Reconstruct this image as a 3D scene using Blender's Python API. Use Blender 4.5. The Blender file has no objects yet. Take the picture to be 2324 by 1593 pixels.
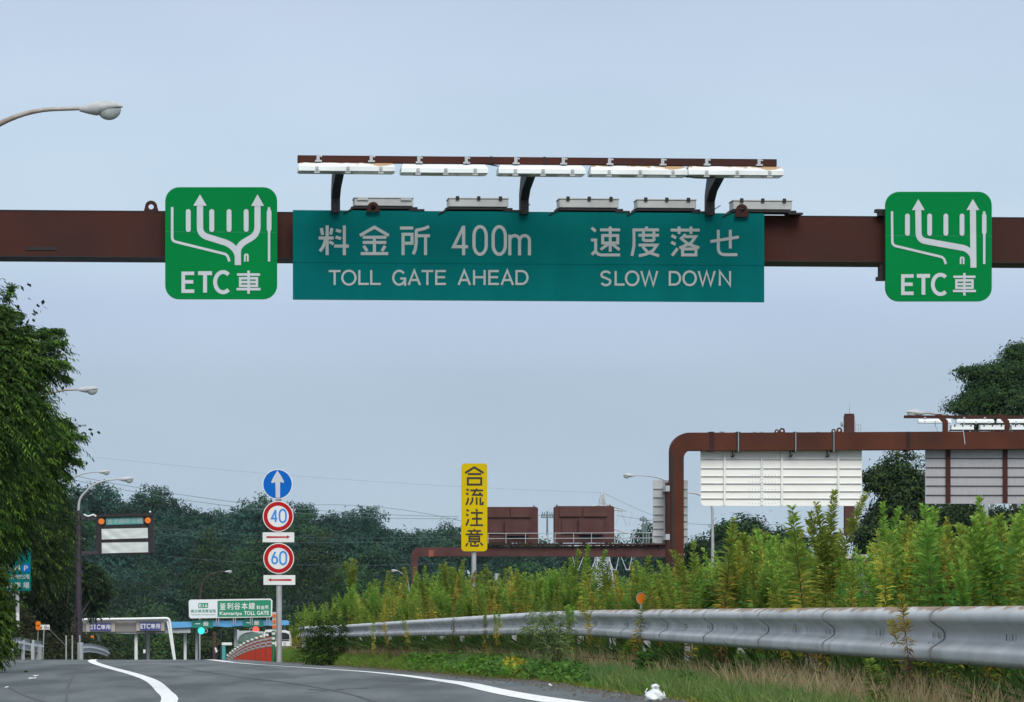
import bpy, math, random
import numpy as np
from mathutils import Matrix, Vector

random.seed(7)
R = np.random.default_rng(7)
SC = bpy.context.scene
COL = SC.collection

# ------------------------------------------------------------------ camera, sky, sun
W0, H0 = 2324.0, 1593.0
VX, VY, FL, EYE = 654.0, 1390.0, 7340.0, 1.1      # straight-ahead point, focal length in picture units, eye height
cd = bpy.data.cameras.new('camera')
cam = bpy.data.objects.new('camera', cd); COL.objects.link(cam)
cam.location = (0, 0, EYE); cam.rotation_euler = (math.radians(90), 0, 0)
cd.sensor_width = 36; cd.lens = FL / W0 * 36
cd.shift_x = (W0 / 2 - VX) / W0
cd.shift_y = (VY - H0 / 2) / W0
cd.clip_start = 0.5; cd.clip_end = 6000
SC.camera = cam

w = bpy.data.worlds.new('World'); SC.world = w; w.use_nodes = True
nt = w.node_tree; N = nt.nodes; L = nt.links; N.clear()
out = N.new('ShaderNodeOutputWorld')
sky = N.new('ShaderNodeTexSky'); sky.sky_type = 'NISHITA'; sky.sun_disc = False
SUN_EL, SUN_AZ = math.radians(42), math.radians(176)     # azimuth measured from +Y (view direction), clockwise
sky.sun_elevation = SUN_EL; sky.sun_rotation = SUN_AZ; sky.dust_density = 3.0
bg1 = N.new('ShaderNodeBackground'); bg1.inputs['Strength'].default_value = 0.08
L.new(sky.outputs[0], bg1.inputs['Color'])
tc = N.new('ShaderNodeTexCoord'); sp = N.new('ShaderNodeSeparateXYZ'); L.new(tc.outputs['Generated'], sp.inputs[0])
rp = N.new('ShaderNodeValToRGB'); L.new(sp.outputs['Z'], rp.inputs[0])
e = rp.color_ramp.elements
e[0].position = 0.0; e[0].color = (.51, .65, .76, 1)
e[1].position = 1.0; e[1].color = (1.12, 1.17, 1.25, 1)
for p, c in ((.04, (.50, .625, .775, 1)), (.07, (.465, .585, .735, 1)), (.094, (.495, .61, .82, 1)), (.115, (.58, .725, .88, 1)), (.15, (.575, .71, .885, 1)), (.19, (.545, .655, .845, 1)), (.4, (.76, .84, .97, 1))):
    x = e.new(p); x.color = c
nz = N.new('ShaderNodeTexNoise'); nz.inputs['Scale'].default_value = 5.0; nz.inputs['Detail'].default_value = 3
mp = N.new('ShaderNodeMapping'); mp.inputs['Scale'].default_value = (1, 1, 3)
L.new(tc.outputs['Generated'], mp.inputs[0]); L.new(mp.outputs[0], nz.inputs['Vector'])
r2 = N.new('ShaderNodeValToRGB'); L.new(nz.outputs[0], r2.inputs[0])
r2.color_ramp.elements[0].position = .35; r2.color_ramp.elements[0].color = (1.07, 1.055, 1.02, 1)
r2.color_ramp.elements[1].position = .7; r2.color_ramp.elements[1].color = (.94, .95, .94, 1)
mx = N.new('ShaderNodeMix'); mx.data_type = 'RGBA'; mx.blend_type = 'MULTIPLY'; mx.inputs['Factor'].default_value = 1
L.new(rp.outputs[0], mx.inputs[6]); L.new(r2.outputs[0], mx.inputs[7])
bg2 = N.new('ShaderNodeBackground'); bg2.inputs['Strength'].default_value = 1.025
L.new(mx.outputs[2], bg2.inputs['Color'])
ms = N.new('ShaderNodeMixShader'); ms.inputs[0].default_value = .88
L.new(bg1.outputs[0], ms.inputs[1]); L.new(bg2.outputs[0], ms.inputs[2]); L.new(ms.outputs[0], out.inputs[0])

sd = bpy.data.lights.new('sun', 'SUN'); so = bpy.data.objects.new('sun', sd); COL.objects.link(so)
sd.energy = 2.2; sd.angle = math.radians(32); sd.color = (1.0, .96, .9)
sdir = Vector((math.sin(SUN_AZ) * math.cos(SUN_EL), math.cos(SUN_AZ) * math.cos(SUN_EL), math.sin(SUN_EL)))
so.rotation_euler = sdir.to_track_quat('Z', 'Y').to_euler(); so.location = (0, -20, 60)

SC.view_settings.view_transform = 'Standard'; SC.view_settings.look = 'None'
SC.view_settings.exposure = 0.0; SC.view_settings.gamma = 1.0
SC.render.engine = 'CYCLES'
SC.cycles.max_bounces = 6; SC.cycles.diffuse_bounces = 3; SC.cycles.transmission_bounces = 4; SC.cycles.volume_bounces = 0
SC.cycles.transparent_max_bounces = 4
SC.cycles.use_denoising = True
try: SC.cycles.denoiser = 'OPENIMAGEDENOISE'
except Exception: pass

# ------------------------------------------------------------------ helpers
def tag(o, label=None, cat=None, group=None, kind=None):
    if label: o['label'] = label
    if cat: o['category'] = cat
    if group: o['group'] = group
    if kind: o['kind'] = kind
    return o

def thing(name, label, cat, loc=(0, 0, 0), rz=0.0, group=None):
    o = bpy.data.objects.new(name, None); COL.objects.link(o)
    o.location = loc; o.rotation_euler = (0, 0, rz); o.empty_display_size = .2
    return tag(o, label, cat, group)

def copy_thing(o, parent=None):
    c = o.copy(); COL.objects.link(c); c.parent = parent
    for ch in KIDS.get(o.name, []):
        copy_thing(ch, c)
    return c
KIDS = {}

def wmat(p):
    m = Matrix.Identity(4)
    while p is not None:
        m = (Matrix.Translation(p.location) @ Matrix.Rotation(p.rotation_euler[2], 4, 'Z')) @ m
        p = p.parent
    return m

def link_mesh(name, me, mat, parent=None):
    ob = bpy.data.objects.new(name, me); COL.objects.link(ob)
    if mat is not None:
        for m in (mat if isinstance(mat, (list, tuple)) else [mat]): me.materials.append(m)
    if parent is not None:
        ob.parent = parent; KIDS.setdefault(parent.name, []).append(ob)
    return ob

def np_mesh(name, V, F, mat, parent=None, colr=None, smooth=False):
    """V (n,3), F (m,k) all same k"""
    me = bpy.data.meshes.new(name)
    V = np.asarray(V, np.float32); F = np.asarray(F, np.int32)
    me.vertices.add(len(V)); me.vertices.foreach_set('co', V.ravel())
    me.loops.add(F.size); me.loops.foreach_set('vertex_index', F.ravel())
    me.polygons.add(len(F)); me.polygons.foreach_set('loop_start', np.arange(0, F.size, F.shape[1], dtype=np.int32))
    me.polygons.foreach_set('loop_total', np.full(len(F), F.shape[1], np.int32))
    if smooth: me.polygons.foreach_set('use_smooth', np.ones(len(F), bool))
    me.update(calc_edges=True)
    if colr is not None:
        a = me.color_attributes.new('col', 'FLOAT_COLOR', 'POINT')
        c = np.ones((len(V), 4), np.float32); c[:, :3] = colr
        a.data.foreach_set('color', c.ravel())
    return link_mesh(name, me, mat, parent)

class MB:
    def __init__(s): s.v = []; s.f = []; s.sm = []; s.mi = []; s.cur = 0
    def add(s, vs, fs, smooth=False):
        b = len(s.v); s.v += [tuple(v) for v in vs]; s.f += [tuple(i + b for i in f) for f in fs]
        s.sm += [smooth] * len(fs); s.mi += [s.cur] * len(fs); return s
    def box(s, x0, x1, y0, y1, z0, z1):
        vs = [(x, y, z) for x in (x0, x1) for y in (y0, y1) for z in (z0, z1)]
        return s.add(vs, [(0, 1, 3, 2), (4, 6, 7, 5), (0, 4, 5, 1), (2, 3, 7, 6), (0, 2, 6, 4), (1, 5, 7, 3)])
    def bevbox(s, x0, x1, y0, y1, z0, z1, b=.01):
        pts = []
        for (cx, cz) in ((x0, z0), (x1, z0), (x1, z1), (x0, z1)): pts.append((cx, cz))
        b = min(b, (x1 - x0) / 3, (z1 - z0) / 3, (y1 - y0) / 3)
        def ring(i, y):
            a = [(x0 + b, z0), (x1 - b, z0), (x1, z0 + b), (x1, z1 - b), (x1 - b, z1), (x0 + b, z1), (x0, z1 - b), (x0, z0 + b)]
            cx, cz = (x0 + x1) / 2, (z0 + z1) / 2
            return [(cx + (x - cx) * (1 - i * b / (x1 - x0) * 2), y, cz + (z - cz) * (1 - i * b / (z1 - z0) * 2)) for x, z in a]
        vs = ring(1, y0) + ring(0, y0 + b) + ring(0, y1 - b) + ring(1, y1)
        fs = [tuple(range(8)), tuple(range(31, 23, -1))]
        for k in range(3):
            for i in range(8):
                j = (i + 1) % 8; fs.append((k * 8 + i, k * 8 + j, k * 8 + 8 + j, k * 8 + 8 + i))
        return s.add(vs, fs)
    def prism(s, pts, y0, y1):
        n = len(pts)
        vs = [(x, y0, z) for x, z in pts] + [(x, y1, z) for x, z in pts]
        fs = [tuple(range(n)), tuple(range(2 * n - 1, n - 1, -1))]
        fs += [(i, (i + 1) % n, n + (i + 1) % n, n + i) for i in range(n)]
        return s.add(vs, fs)
    def prism_x(s, pts, x0, x1):
        n = len(pts)
        vs = [(x0, y, z) for y, z in pts] + [(x1, y, z) for y, z in pts]
        fs = [tuple(range(n)), tuple(range(2 * n - 1, n - 1, -1))]
        fs += [(i, (i + 1) % n, n + (i + 1) % n, n + i) for i in range(n)]
        return s.add(vs, fs)
    def tube(s, path, r, n=8, cap=True):
        P = [Vector(p) for p in path]; m = len(P)
        rr = r if isinstance(r, (list, tuple)) else [r] * m
        vs = []; up = None
        for i, p in enumerate(P):
            t = (P[min(i + 1, m - 1)] - P[max(i - 1, 0)])
            t = t.normalized() if t.length > 1e-9 else Vector((0, 0, 1))
            if up is None:
                up = Vector((0, 0, 1)) if abs(t.z) < .9 else Vector((1, 0, 0))
            a = t.cross(up); a = a.normalized() if a.length > 1e-6 else Vector((1, 0, 0)); b = a.cross(t).normalized(); up = b
            for k in range(n):
                q = 2 * math.pi * k / n
                vs.append(p + (a * math.cos(q) + b * math.sin(q)) * rr[i])
        fs = []
        for i in range(m - 1):
            for k in range(n):
                j = (k + 1) % n
                fs.append((i * n + k, i * n + j, (i + 1) * n + j, (i + 1) * n + k))
        s.add(vs, fs, n > 5)
        if cap:
            s.add(vs[:n], [tuple(range(n))]); s.add(vs[-n:], [tuple(range(n))])
        return s
    def disc(s, cx, cz, r, y0, y1, n=40, ri=None):
        o = [(cx + r * math.cos(2 * math.pi * k / n), cz + r * math.sin(2 * math.pi * k / n)) for k in range(n)]
        if ri is None: return s.prism(o, y0, y1)
        i_ = [(cx + ri * math.cos(2 * math.pi * k / n), cz + ri * math.sin(2 * math.pi * k / n)) for k in range(n)]
        vs = [(x, y0, z) for x, z in o] + [(x, y0, z) for x, z in i_] + [(x, y1, z) for x, z in o] + [(x, y1, z) for x, z in i_]
        fs = []
        for k in range(n):
            j = (k + 1) % n
            fs += [(k, j, n + j, n + k), (2 * n + k, 2 * n + j, 3 * n + j, 3 * n + k), (k, j, 2 * n + j, 2 * n + k), (n + k, n + j, 3 * n + j, 3 * n + k)]
        return s.add(vs, fs)
    def lathe(s, prof, c=(0, 0, 0), n=16, smooth=True):
        vs = []; m = len(prof)
        for r, z in prof:
            for k in range(n):
                q = 2 * math.pi * k / n; vs.append((c[0] + r * math.cos(q), c[1] + r * math.sin(q), c[2] + z))
        fs = [(i * n + k, i * n + (k + 1) % n, (i + 1) * n + (k + 1) % n, (i + 1) * n + k) for i in range(m - 1) for k in range(n)]
        return s.add(vs, fs, smooth)
    def ribbon(s, pts, wd, y):
        """flat mitred stroke in the (x,z) plane at depth y"""
        P = [np.array(p, float) for p in pts]
        closed = len(P) > 3 and np.allclose(P[0], P[-1])
        if closed: P = P[:-1]
        m = len(P); Lf = []; Rt = []
        for i in range(m):
            a = P[i - 1] if (i > 0 or closed) else None
            b = P[(i + 1) % m] if (i < m - 1 or closed) else None
            d1 = (P[i] - a) if a is not None else None
            d2 = (b - P[i]) if b is not None else None
            if d1 is None: d1 = d2
            if d2 is None: d2 = d1
            d1 = d1 / max(np.linalg.norm(d1), 1e-9); d2 = d2 / max(np.linalg.norm(d2), 1e-9)
            n1 = np.array([-d1[1], d1[0]]); n2 = np.array([-d2[1], d2[0]])
            nn = n1 + n2; q = np.linalg.norm(nn)
            if q < 1e-6: nn = n1; q = 1; k = 1
            else:
                nn = nn / q; k = min(1 / max(nn @ n1, .3), 2.2)
            Lf.append(P[i] + nn * k * wd / 2); Rt.append(P[i] - nn * k * wd / 2)
        vs = [(p[0], y, p[1]) for p in Lf] + [(p[0], y, p[1]) for p in Rt]
        fs = [(i, (i + 1) % m, m + (i + 1) % m, m + i) for i in range(m if closed else m - 1)]
        return s.add(vs, fs)
    def build(s, name, mat, parent=None, world=False):
        me = bpy.data.meshes.new(name)
        v = s.v
        if world and parent is not None:
            mi = wmat(parent).inverted(); v = [tuple(mi @ Vector(p)) for p in v]
        me.from_pydata(v, [], s.f)
        me.polygons.foreach_set('use_smooth', s.sm); me.polygons.foreach_set('material_index', s.mi)
        me.update()
        return link_mesh(name, me, mat, parent)

def px(d): return FL / d                      # picture units per metre at depth d
def at(x, y, d): return Vector(((x - VX) / FL * d, d, EYE - (y - VY) / FL * d))
def interp(x, xs, ys): return float(np.interp(x, xs, ys))

class Frame:
    """an upright plane in the world through the place seen at column x0 and depth d, turned by th"""
    def __init__(s, x0, d, th=0.0, zb=0.0):
        s.o = at(x0, VY, d); s.th = math.radians(th); s.zb = zb; s.d = d
        s.ex = (math.cos(s.th), math.sin(s.th)); s.n = (math.sin(s.th), -math.cos(s.th))
    def uz(s, x, y, off=0.0):
        rx = (x - VX) / FL
        ox, oy = s.o.x + s.n[0] * off, s.o.y + s.n[1] * off
        t = (ox * s.n[0] + oy * s.n[1]) / (rx * s.n[0] + s.n[1])
        X, Y = rx * t, t
        return ((X - ox) * s.ex[0] + (Y - oy) * s.ex[1], EYE - (y - VY) / FL * t - s.zb)
    def root(s, name, label, cat, group=None):
        return thing(name, label, cat, (s.o.x, s.o.y, s.zb), s.th, group)
    def box(s, mb, x0, y0, x1, y1, off, dep, bev=0):
        (a, t), (b, q) = s.uz(x0, y0, off), s.uz(x1, y0, off)
        _, lo = s.uz((x0 + x1) / 2, y1, off); t = s.uz((x0 + x1) / 2, y0, off)[1]
        (mb.bevbox(a, b, -off, -off + dep, lo, t, bev) if bev else mb.box(a, b, -off, -off + dep, lo, t))
    def pts(s, P, off=0.0): return [s.uz(x, y, off) for x, y in P]
    def sc(s, x, off=0.0): return abs(s.uz(x + 10, VY, off)[0] - s.uz(x, VY, off)[0]) / 10

def rrect(x0, y0, x1, y1, r, n=7):
    P = []
    for cx, cy, a0 in ((x1 - r, y0 + r, -90), (x1 - r, y1 - r, 0), (x0 + r, y1 - r, 90), (x0 + r, y0 + r, 180)):
        for k in range(n + 1):
            a = math.radians(a0 + 90 * k / n); P.append((cx + r * math.cos(a), cy + r * math.sin(a)))
    return P
def arc(cx, cy, rx, ry, a0, a1, n=14):
    return [(cx + rx * math.cos(math.radians(a0 + (a1 - a0) * k / n)), cy + ry * math.sin(math.radians(a0 + (a1 - a0) * k / n))) for k in range(n + 1)]
def rounded(P, r, n=5):
    """polyline with rounded corners"""
    o = [P[0]]
    for i in range(1, len(P) - 1):
        a, b, c = map(np.array, (P[i - 1], P[i], P[i + 1])); a = a.astype(float); b = b.astype(float); c = c.astype(float)
        d1 = (a - b); d2 = (c - b); l1 = np.linalg.norm(d1); l2 = np.linalg.norm(d2); k = min(r, l1 * .49, l2 * .49)
        p = b + d1 / l1 * k; q = b + d2 / l2 * k
        for t in np.linspace(0, 1, n + 1): o.append(tuple((1 - t) ** 2 * p + 2 * t * (1 - t) * b + t * t * q))
    o.append(P[-1]); return o
def dedupe(P):
    o = [P[0]]
    for p in P[1:]:
        if math.dist(p, o[-1]) > 1e-4: o.append(p)
    return o

# ------------------------------------------------------------------ materials
def mat(name, col, rough=.7, metal=0.0, noise=0.0, nscale=5.0, col2=None, bump=0.0, emis=None, spec=None, detail=4, lo=.35, hi=.7, stretch=None, coord='Object', bscale=None):
    m = bpy.data.materials.new(name); m.use_nodes = True; t = m.node_tree; n = t.nodes; l = t.links
    b = n['Principled BSDF']
    b.inputs['Roughness'].default_value = rough; b.inputs['Metallic'].default_value = metal
    b.inputs['Base Color'].default_value = (*col, 1)
    if spec is not None: b.inputs['Specular IOR Level'].default_value = spec
    if noise or col2 or bump:
        tcx = n.new('ShaderNodeTexCoord'); mpp = n.new('ShaderNodeMapping'); l.new(tcx.outputs[coord], mpp.inputs[0])
        if stretch: mpp.inputs['Scale'].default_value = stretch
        tx = n.new('ShaderNodeTexNoise'); tx.inputs['Scale'].default_value = nscale; tx.inputs['Detail'].default_value = detail
        l.new(mpp.outputs[0], tx.inputs['Vector'])
        r = n.new('ShaderNodeValToRGB'); l.new(tx.outputs[0], r.inputs[0])
        c2 = col2 if col2 else tuple(c * (1 - noise) for c in col)
        c1 = col if col2 else tuple(min(1, c * (1 + noise)) for c in col)
        r.color_ramp.elements[0].position = lo; r.color_ramp.elements[0].color = (*c1, 1)
        r.color_ramp.elements[1].position = hi; r.color_ramp.elements[1].color = (*c2, 1)
        l.new(r.outputs[0], b.inputs['Base Color'])
        if bump:
            bt = n.new('ShaderNodeTexNoise'); bt.inputs['Scale'].default_value = bscale or nscale * 8; bt.inputs['Detail'].default_value = 6
            l.new(tcx.outputs[coord], bt.inputs['Vector'])
            bp = n.new('ShaderNodeBump'); bp.inputs['Strength'].default_value = bump; bp.inputs['Distance'].default_value = .02
            l.new(bt.outputs[0], bp.inputs['Height']); l.new(bp.outputs[0], b.inputs['Normal'])
    if emis:
        b.inputs['Emission Color'].default_value = (*emis[0], 1); b.inputs['Emission Strength'].default_value = emis[1]
    return m

def leafmat(name, trans=.35, rough=.55, gain=1.0, hv=.015, vv=.25):
    m = bpy.data.materials.new(name); m.use_nodes = True; t = m.node_tree; n = t.nodes; l = t.links
    b = n['Principled BSDF']; b.inputs['Roughness'].default_value = rough; b.inputs['Specular IOR Level'].default_value = .1
    a = n.new('ShaderNodeAttribute'); a.attribute_name = 'col'
    oi = n.new('ShaderNodeObjectInfo'); hs = n.new('ShaderNodeHueSaturation')
    mr = n.new('ShaderNodeMapRange'); mr.inputs['To Min'].default_value = (1 - vv) * gain; mr.inputs['To Max'].default_value = (1 + vv) * gain
    mh = n.new('ShaderNodeMapRange'); mh.inputs['To Min'].default_value = .5 - hv; mh.inputs['To Max'].default_value = .5 + hv
    l.new(oi.outputs['Random'], mr.inputs['Value']); l.new(mr.outputs[0], hs.inputs['Value'])
    l.new(oi.outputs['Random'], mh.inputs['Value']); l.new(mh.outputs[0], hs.inputs['Hue'])
    l.new(a.outputs['Color'], hs.inputs['Color']); l.new(hs.outputs[0], b.inputs['Base Color'])
    tr = n.new('ShaderNodeBsdfTranslucent'); l.new(hs.outputs[0], tr.inputs['Color'])
    mxs = n.new('ShaderNodeMixShader'); mxs.inputs[0].default_value = trans
    l.new(b.outputs[0], mxs.inputs[1]); l.new(tr.outputs[0], mxs.inputs[2]); l.new(mxs.outputs[0], n['Material Output'].inputs[0])
    return m

M = {}
M['brown'] = mat('brown_painted_steel', (.048, .023, .020), .75, col2=(.075, .024, .018), nscale=.8, bump=.15, bscale=25, spec=.1, detail=6)
M['brown_far'] = mat('faded_maroon_steel', (.105, .052, .048), .8, col2=(.08, .036, .032), nscale=1.2, spec=.1)
M['rustbeam'] = mat('rusting_brown_steel', (.056, .024, .018), .75, col2=(.105, .034, .019), nscale=.7, lo=.3, hi=.7, bump=.2, bscale=30, spec=.1, detail=7)
M['darkmetal'] = mat('dark_steel', (.02, .018, .02), .6, spec=.3, noise=.3, nscale=6)
M['plum'] = mat('plum_black_steel', (.035, .022, .035), .5, noise=.3, nscale=5)
M['teal'] = mat('teal_sign_sheeting', (.0, .147, .142), .8, col2=(.0, .122, .121), nscale=.8, spec=.06, stretch=(3.5, 1, .7), detail=7)
M['etc'] = mat('bright_green_sign_sheeting', (.0, .205, .048), .75, col2=(.0, .185, .043), nscale=1.1, spec=.06)
M['letter'] = mat('grey_white_reflective_lettering', (.44, .47, .455), .6, col2=(.39, .43, .42), nscale=3, spec=.1)
M['letter2'] = mat('pale_reflective_lettering', (.54, .58, .62), .6, spec=.1, col2=(.50, .54, .58), nscale=3)
M['white'] = mat('white_paint', (.82, .84, .83), .5, col2=(.74, .77, .76), nscale=2.0)
M['signwhite'] = mat('white_sign_face', (.74, .75, .74), .5, col2=(.68, .7, .69), nscale=3)
M['whitepanel'] = mat('white_aluminium_panel', (.93, .93, .89), .5, col2=(.88, .87, .82), nscale=.8)
M['lampwhite'] = mat('white_lamp_housing', (.85, .90, .90), .45, col2=(.78, .84, .84), nscale=4, stretch=(1, 1, 3))
M['lampgrey'] = mat('grey_lamp_housing', (.47, .49, .49), .5, col2=(.38, .40, .40), nscale=5)
M['boardgrey'] = mat('dull_aluminium_board', (.50, .51, .52), .5, metal=.2, col2=(.34, .35, .37), nscale=1.3)
M['alu'] = mat('brushed_aluminium', (.42, .42, .44), .55, metal=.3, col2=(.36, .36, .38), nscale=2, stretch=(14, 1, 1))
M['galv'] = mat('galvanised_steel', (.44, .47, .49), .5, metal=.25, col2=(.36, .39, .41), nscale=3)
M['poleg'] = mat('grey_galvanised_pole', (.40, .41, .42), .5, metal=.2, noise=.12, nscale=4)
M['armrust'] = mat('weathered_lamp_arm', (.26, .21, .18), .6, metal=.2, col2=(.42, .40, .37), nscale=3, detail=6)
M['globe'] = mat('frosted_lamp_glass', (.42, .47, .46), .2, spec=.6, col2=(.33, .37, .36), nscale=5)
M['blue'] = mat('blue_sign_face', (.002, .115, .48), .6, spec=.08, col2=(.002, .13, .52), nscale=2)
M['bluetxt'] = mat('blue_sign_digits', (.03, .24, .66), .5)
M['red'] = mat('red_sign_ring', (.42, .012, .016), .6, spec=.08)
M['yellow'] = mat('yellow_sign_face', (.62, .45, .002), .6, spec=.08, col2=(.58, .42, .002), nscale=2)
M['black'] = mat('black_lettering', (.02, .017, .01), .6)
M['orange'] = mat('amber_reflector', (.8, .19, .005), .25, spec=.6)
M['beige'] = mat('warm_grey_fascia', (.235, .215, .205), .7, col2=(.21, .195, .185), nscale=.5)
M['beige2'] = mat('beige_sign_surround', (.40, .35, .32), .7)
M['indigo'] = mat('indigo_sign_face', (.045, .055, .26), .5)
M['skyblue'] = mat('sky_blue_canopy', (.10, .36, .66), .6)
M['greenboard'] = mat('dark_green_lane_board', (.002, .17, .13), .6)
M['tollgreen'] = mat('toll_sign_green', (.002, .23, .115), .5)
M['palewhite'] = mat('pale_sign_white', (.74, .78, .82), .5)
M['siggreen'] = mat('lit_green_lamp', (.0, .3, .25), .4, emis=((.05, .95, .72), 1.0))
M['sigred'] = mat('lit_red_lamp', (.3, .0, .0), .4, emis=((1, .13, .09), 1.1))
M['barrier'] = mat('orange_red_plastic_panel', (.72, .055, .022), .5, col2=(.62, .04, .015), nscale=3)
M['barrierdark'] = mat('dark_red_strip', (.30, .02, .02), .5)
M['postgreen'] = mat('green_delineator', (.02, .14, .05), .5)
M['cyan'] = mat('turquoise_column', (.05, .34, .34), .6)
M['tarp'] = mat('grey_green_tarpaulin', (.11, .17, .15), .8, noise=.2, nscale=2)
M['glassdark'] = mat('dark_vehicle_glass', (.015, .02, .022), .12, spec=.8)
M['cloth'] = mat('white_plastic_sheet', (.62, .66, .65), .35, col2=(.55, .59, .58), nscale=2, bump=.15, bscale=5)
M['bag'] = mat('white_plastic_bag', (.78, .82, .84), .3, bump=.5, bscale=30, col2=(.6, .66, .68), nscale=18)
M['vmsteal'] = mat('turquoise_panel', (.05, .28, .27), .5, col2=(.09, .36, .34), nscale=4)
M['trunk'] = mat('dark_bark', (.045, .035, .025), .9, noise=.4, nscale=6, bump=.4)
M['wire'] = mat('power_cable', (.13, .17, .18), .8)
M['pylon'] = mat('pale_lattice_steel', (.55, .58, .58), .5, metal=.1)
M['navy'] = mat('slate_blue_vehicle_panel', (.10, .12, .16), .4, noise=.1, nscale=1)
M['slope'] = mat('dark_leaf_litter_soil', (.030, .026, .016), .95, col2=(.018, .024, .010), nscale=2.0, bump=.8, bscale=6)
M['hill'] = mat('wooded_hillside_floor', (.020, .042, .02), .95, col2=(.012, .026, .013), nscale=.2)
M['ground'] = mat('scrubby_ground', (.045, .055, .02), .95, col2=(.06, .05, .03), nscale=.8, bump=.5, bscale=8)
M['verge'] = mat('grassy_verge_soil', (.06, .075, .022), .95, col2=(.055, .042, .022), nscale=2.5, bump=.6, bscale=12)
M['line'] = mat('worn_white_road_paint', (.80, .82, .82), .6, col2=(.48, .51, .51), nscale=7, lo=.50, hi=.74, detail=8, bump=.3, bscale=60)
M['crack'] = mat('tar_filled_crack', (.055, .062, .066), .85, col2=(.09, .10, .105), nscale=3)
M['leaf'] = leafmat('leaf_blades', trans=.42, hv=.03, vv=.22)
M['leafdark'] = leafmat('dark_tree_foliage', trans=.22)
M['leaffar'] = leafmat('hillside_foliage', trans=.2, hv=.02, vv=.38)
M['grass'] = leafmat('grass_blades', trans=.3)

def asphalt():
    m = bpy.data.materials.new('worn_asphalt'); m.use_nodes = True; t = m.node_tree; n = t.nodes; l = t.links
    b = n['Principled BSDF']; b.inputs['Roughness'].default_value = .85; b.inputs['Specular IOR Level'].default_value = .3
    tcx = n.new('ShaderNodeTexCoord')
    a = n.new('ShaderNodeTexNoise'); a.inputs['Scale'].default_value = .6; a.inputs['Detail'].default_value = 8
    mpp = n.new('ShaderNodeMapping'); mpp.inputs['Scale'].default_value = (1.6, .25, 1); l.new(tcx.outputs['Object'], mpp.inputs[0]); l.new(mpp.outputs[0], a.inputs['Vector'])
    f = n.new('ShaderNodeTexNoise'); f.inputs['Scale'].default_value = 38; f.inputs['Detail'].default_value = 5; f.inputs['Roughness'].default_value = .8
    l.new(tcx.outputs['Object'], f.inputs['Vector'])
    r = n.new('ShaderNodeValToRGB'); l.new(a.outputs[0], r.inputs[0])
    r.color_ramp.elements[0].position = .40; r.color_ramp.elements[0].color = (.070, .085, .090, 1)
    r.color_ramp.elements[1].position = .60; r.color_ramp.elements[1].color = (.122, .143, .150, 1)
    r3 = n.new('ShaderNodeValToRGB'); l.new(f.outputs[0], r3.inputs[0])
    r3.color_ramp.elements[0].position = .35; r3.color_ramp.elements[0].color = (.62, .62, .62, 1)
    r3.color_ramp.elements[1].position = .65; r3.color_ramp.elements[1].color = (1.38, 1.38, 1.38, 1)
    mm = n.new('ShaderNodeMix'); mm.data_type = 'RGBA'; mm.blend_type = 'MULTIPLY'; mm.inputs['Factor'].default_value = 1
    l.new(r.outputs[0], mm.inputs[6]); l.new(r3.outputs[0], mm.inputs[7]); l.new(mm.outputs[2], b.inputs['Base Color'])
    bp = n.new('ShaderNodeBump'); bp.inputs['Strength'].default_value = .5; bp.inputs['Distance'].default_value = .01
    l.new(f.outputs[0], bp.inputs['Height']); l.new(bp.outputs[0], b.inputs['Normal'])
    return m
M['asphalt'] = asphalt()

def stained(name, base, rust, axis='Z', top=.35, band=.05, amount=.5, scale=3.0, metal=.25, base2=None):
    """painted or galvanised metal with dirt and rust collected along its top edge (object coordinates)"""
    m = bpy.data.materials.new(name); m.use_nodes = True; t = m.node_tree; n = t.nodes; l = t.links
    b = n['Principled BSDF']; b.inputs['Roughness'].default_value = .5; b.inputs['Metallic'].default_value = metal
    tcx = n.new('ShaderNodeTexCoord'); s_ = n.new('ShaderNodeSeparateXYZ'); l.new(tcx.outputs['Object'], s_.inputs[0])
    mr = n.new('ShaderNodeMapRange'); mr.inputs['From Min'].default_value = top - band; mr.inputs['From Max'].default_value = top
    l.new(s_.outputs[axis], mr.inputs['Value'])
    tx = n.new('ShaderNodeTexNoise'); tx.inputs['Scale'].default_value = scale; tx.inputs['Detail'].default_value = 7; tx.inputs['Roughness'].default_value = .65
    l.new(tcx.outputs['Object'], tx.inputs['Vector'])
    ad = n.new('ShaderNodeMath'); ad.operation = 'MULTIPLY'; l.new(mr.outputs[0], ad.inputs[0]); ad.inputs[1].default_value = .35
    a2 = n.new('ShaderNodeMath'); a2.operation = 'ADD'; l.new(ad.outputs[0], a2.inputs[0]); l.new(tx.outputs[0], a2.inputs[1])
    r = n.new('ShaderNodeValToRGB'); l.new(a2.outputs[0], r.inputs[0])
    r.color_ramp.elements[0].position = 1 - amount * .55; r.color_ramp.elements[0].color = (0, 0, 0, 1)
    r.color_ramp.elements[1].position = 1 - amount * .55 + .06; r.color_ramp.elements[1].color = (1, 1, 1, 1)
    t2 = n.new('ShaderNodeTexNoise'); t2.inputs['Scale'].default_value = 2.2; t2.inputs['Detail'].default_value = 8; l.new(tcx.outputs['Object'], t2.inputs['Vector'])
    r2_ = n.new('ShaderNodeValToRGB'); l.new(t2.outputs[0], r2_.inputs[0])
    r2_.color_ramp.elements[0].position = .35; r2_.color_ramp.elements[0].color = (*base, 1)
    r2_.color_ramp.elements[1].position = .7; r2_.color_ramp.elements[1].color = (*(base2 or tuple(c * .82 for c in base)), 1)
    mm = n.new('ShaderNodeMix'); mm.data_type = 'RGBA'; l.new(r.outputs[0], mm.inputs[0]); l.new(r2_.outputs[0], mm.inputs[6]); mm.inputs[7].default_value = (*rust, 1)
    l.new(mm.outputs[2], b.inputs['Base Color'])
    return m
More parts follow.
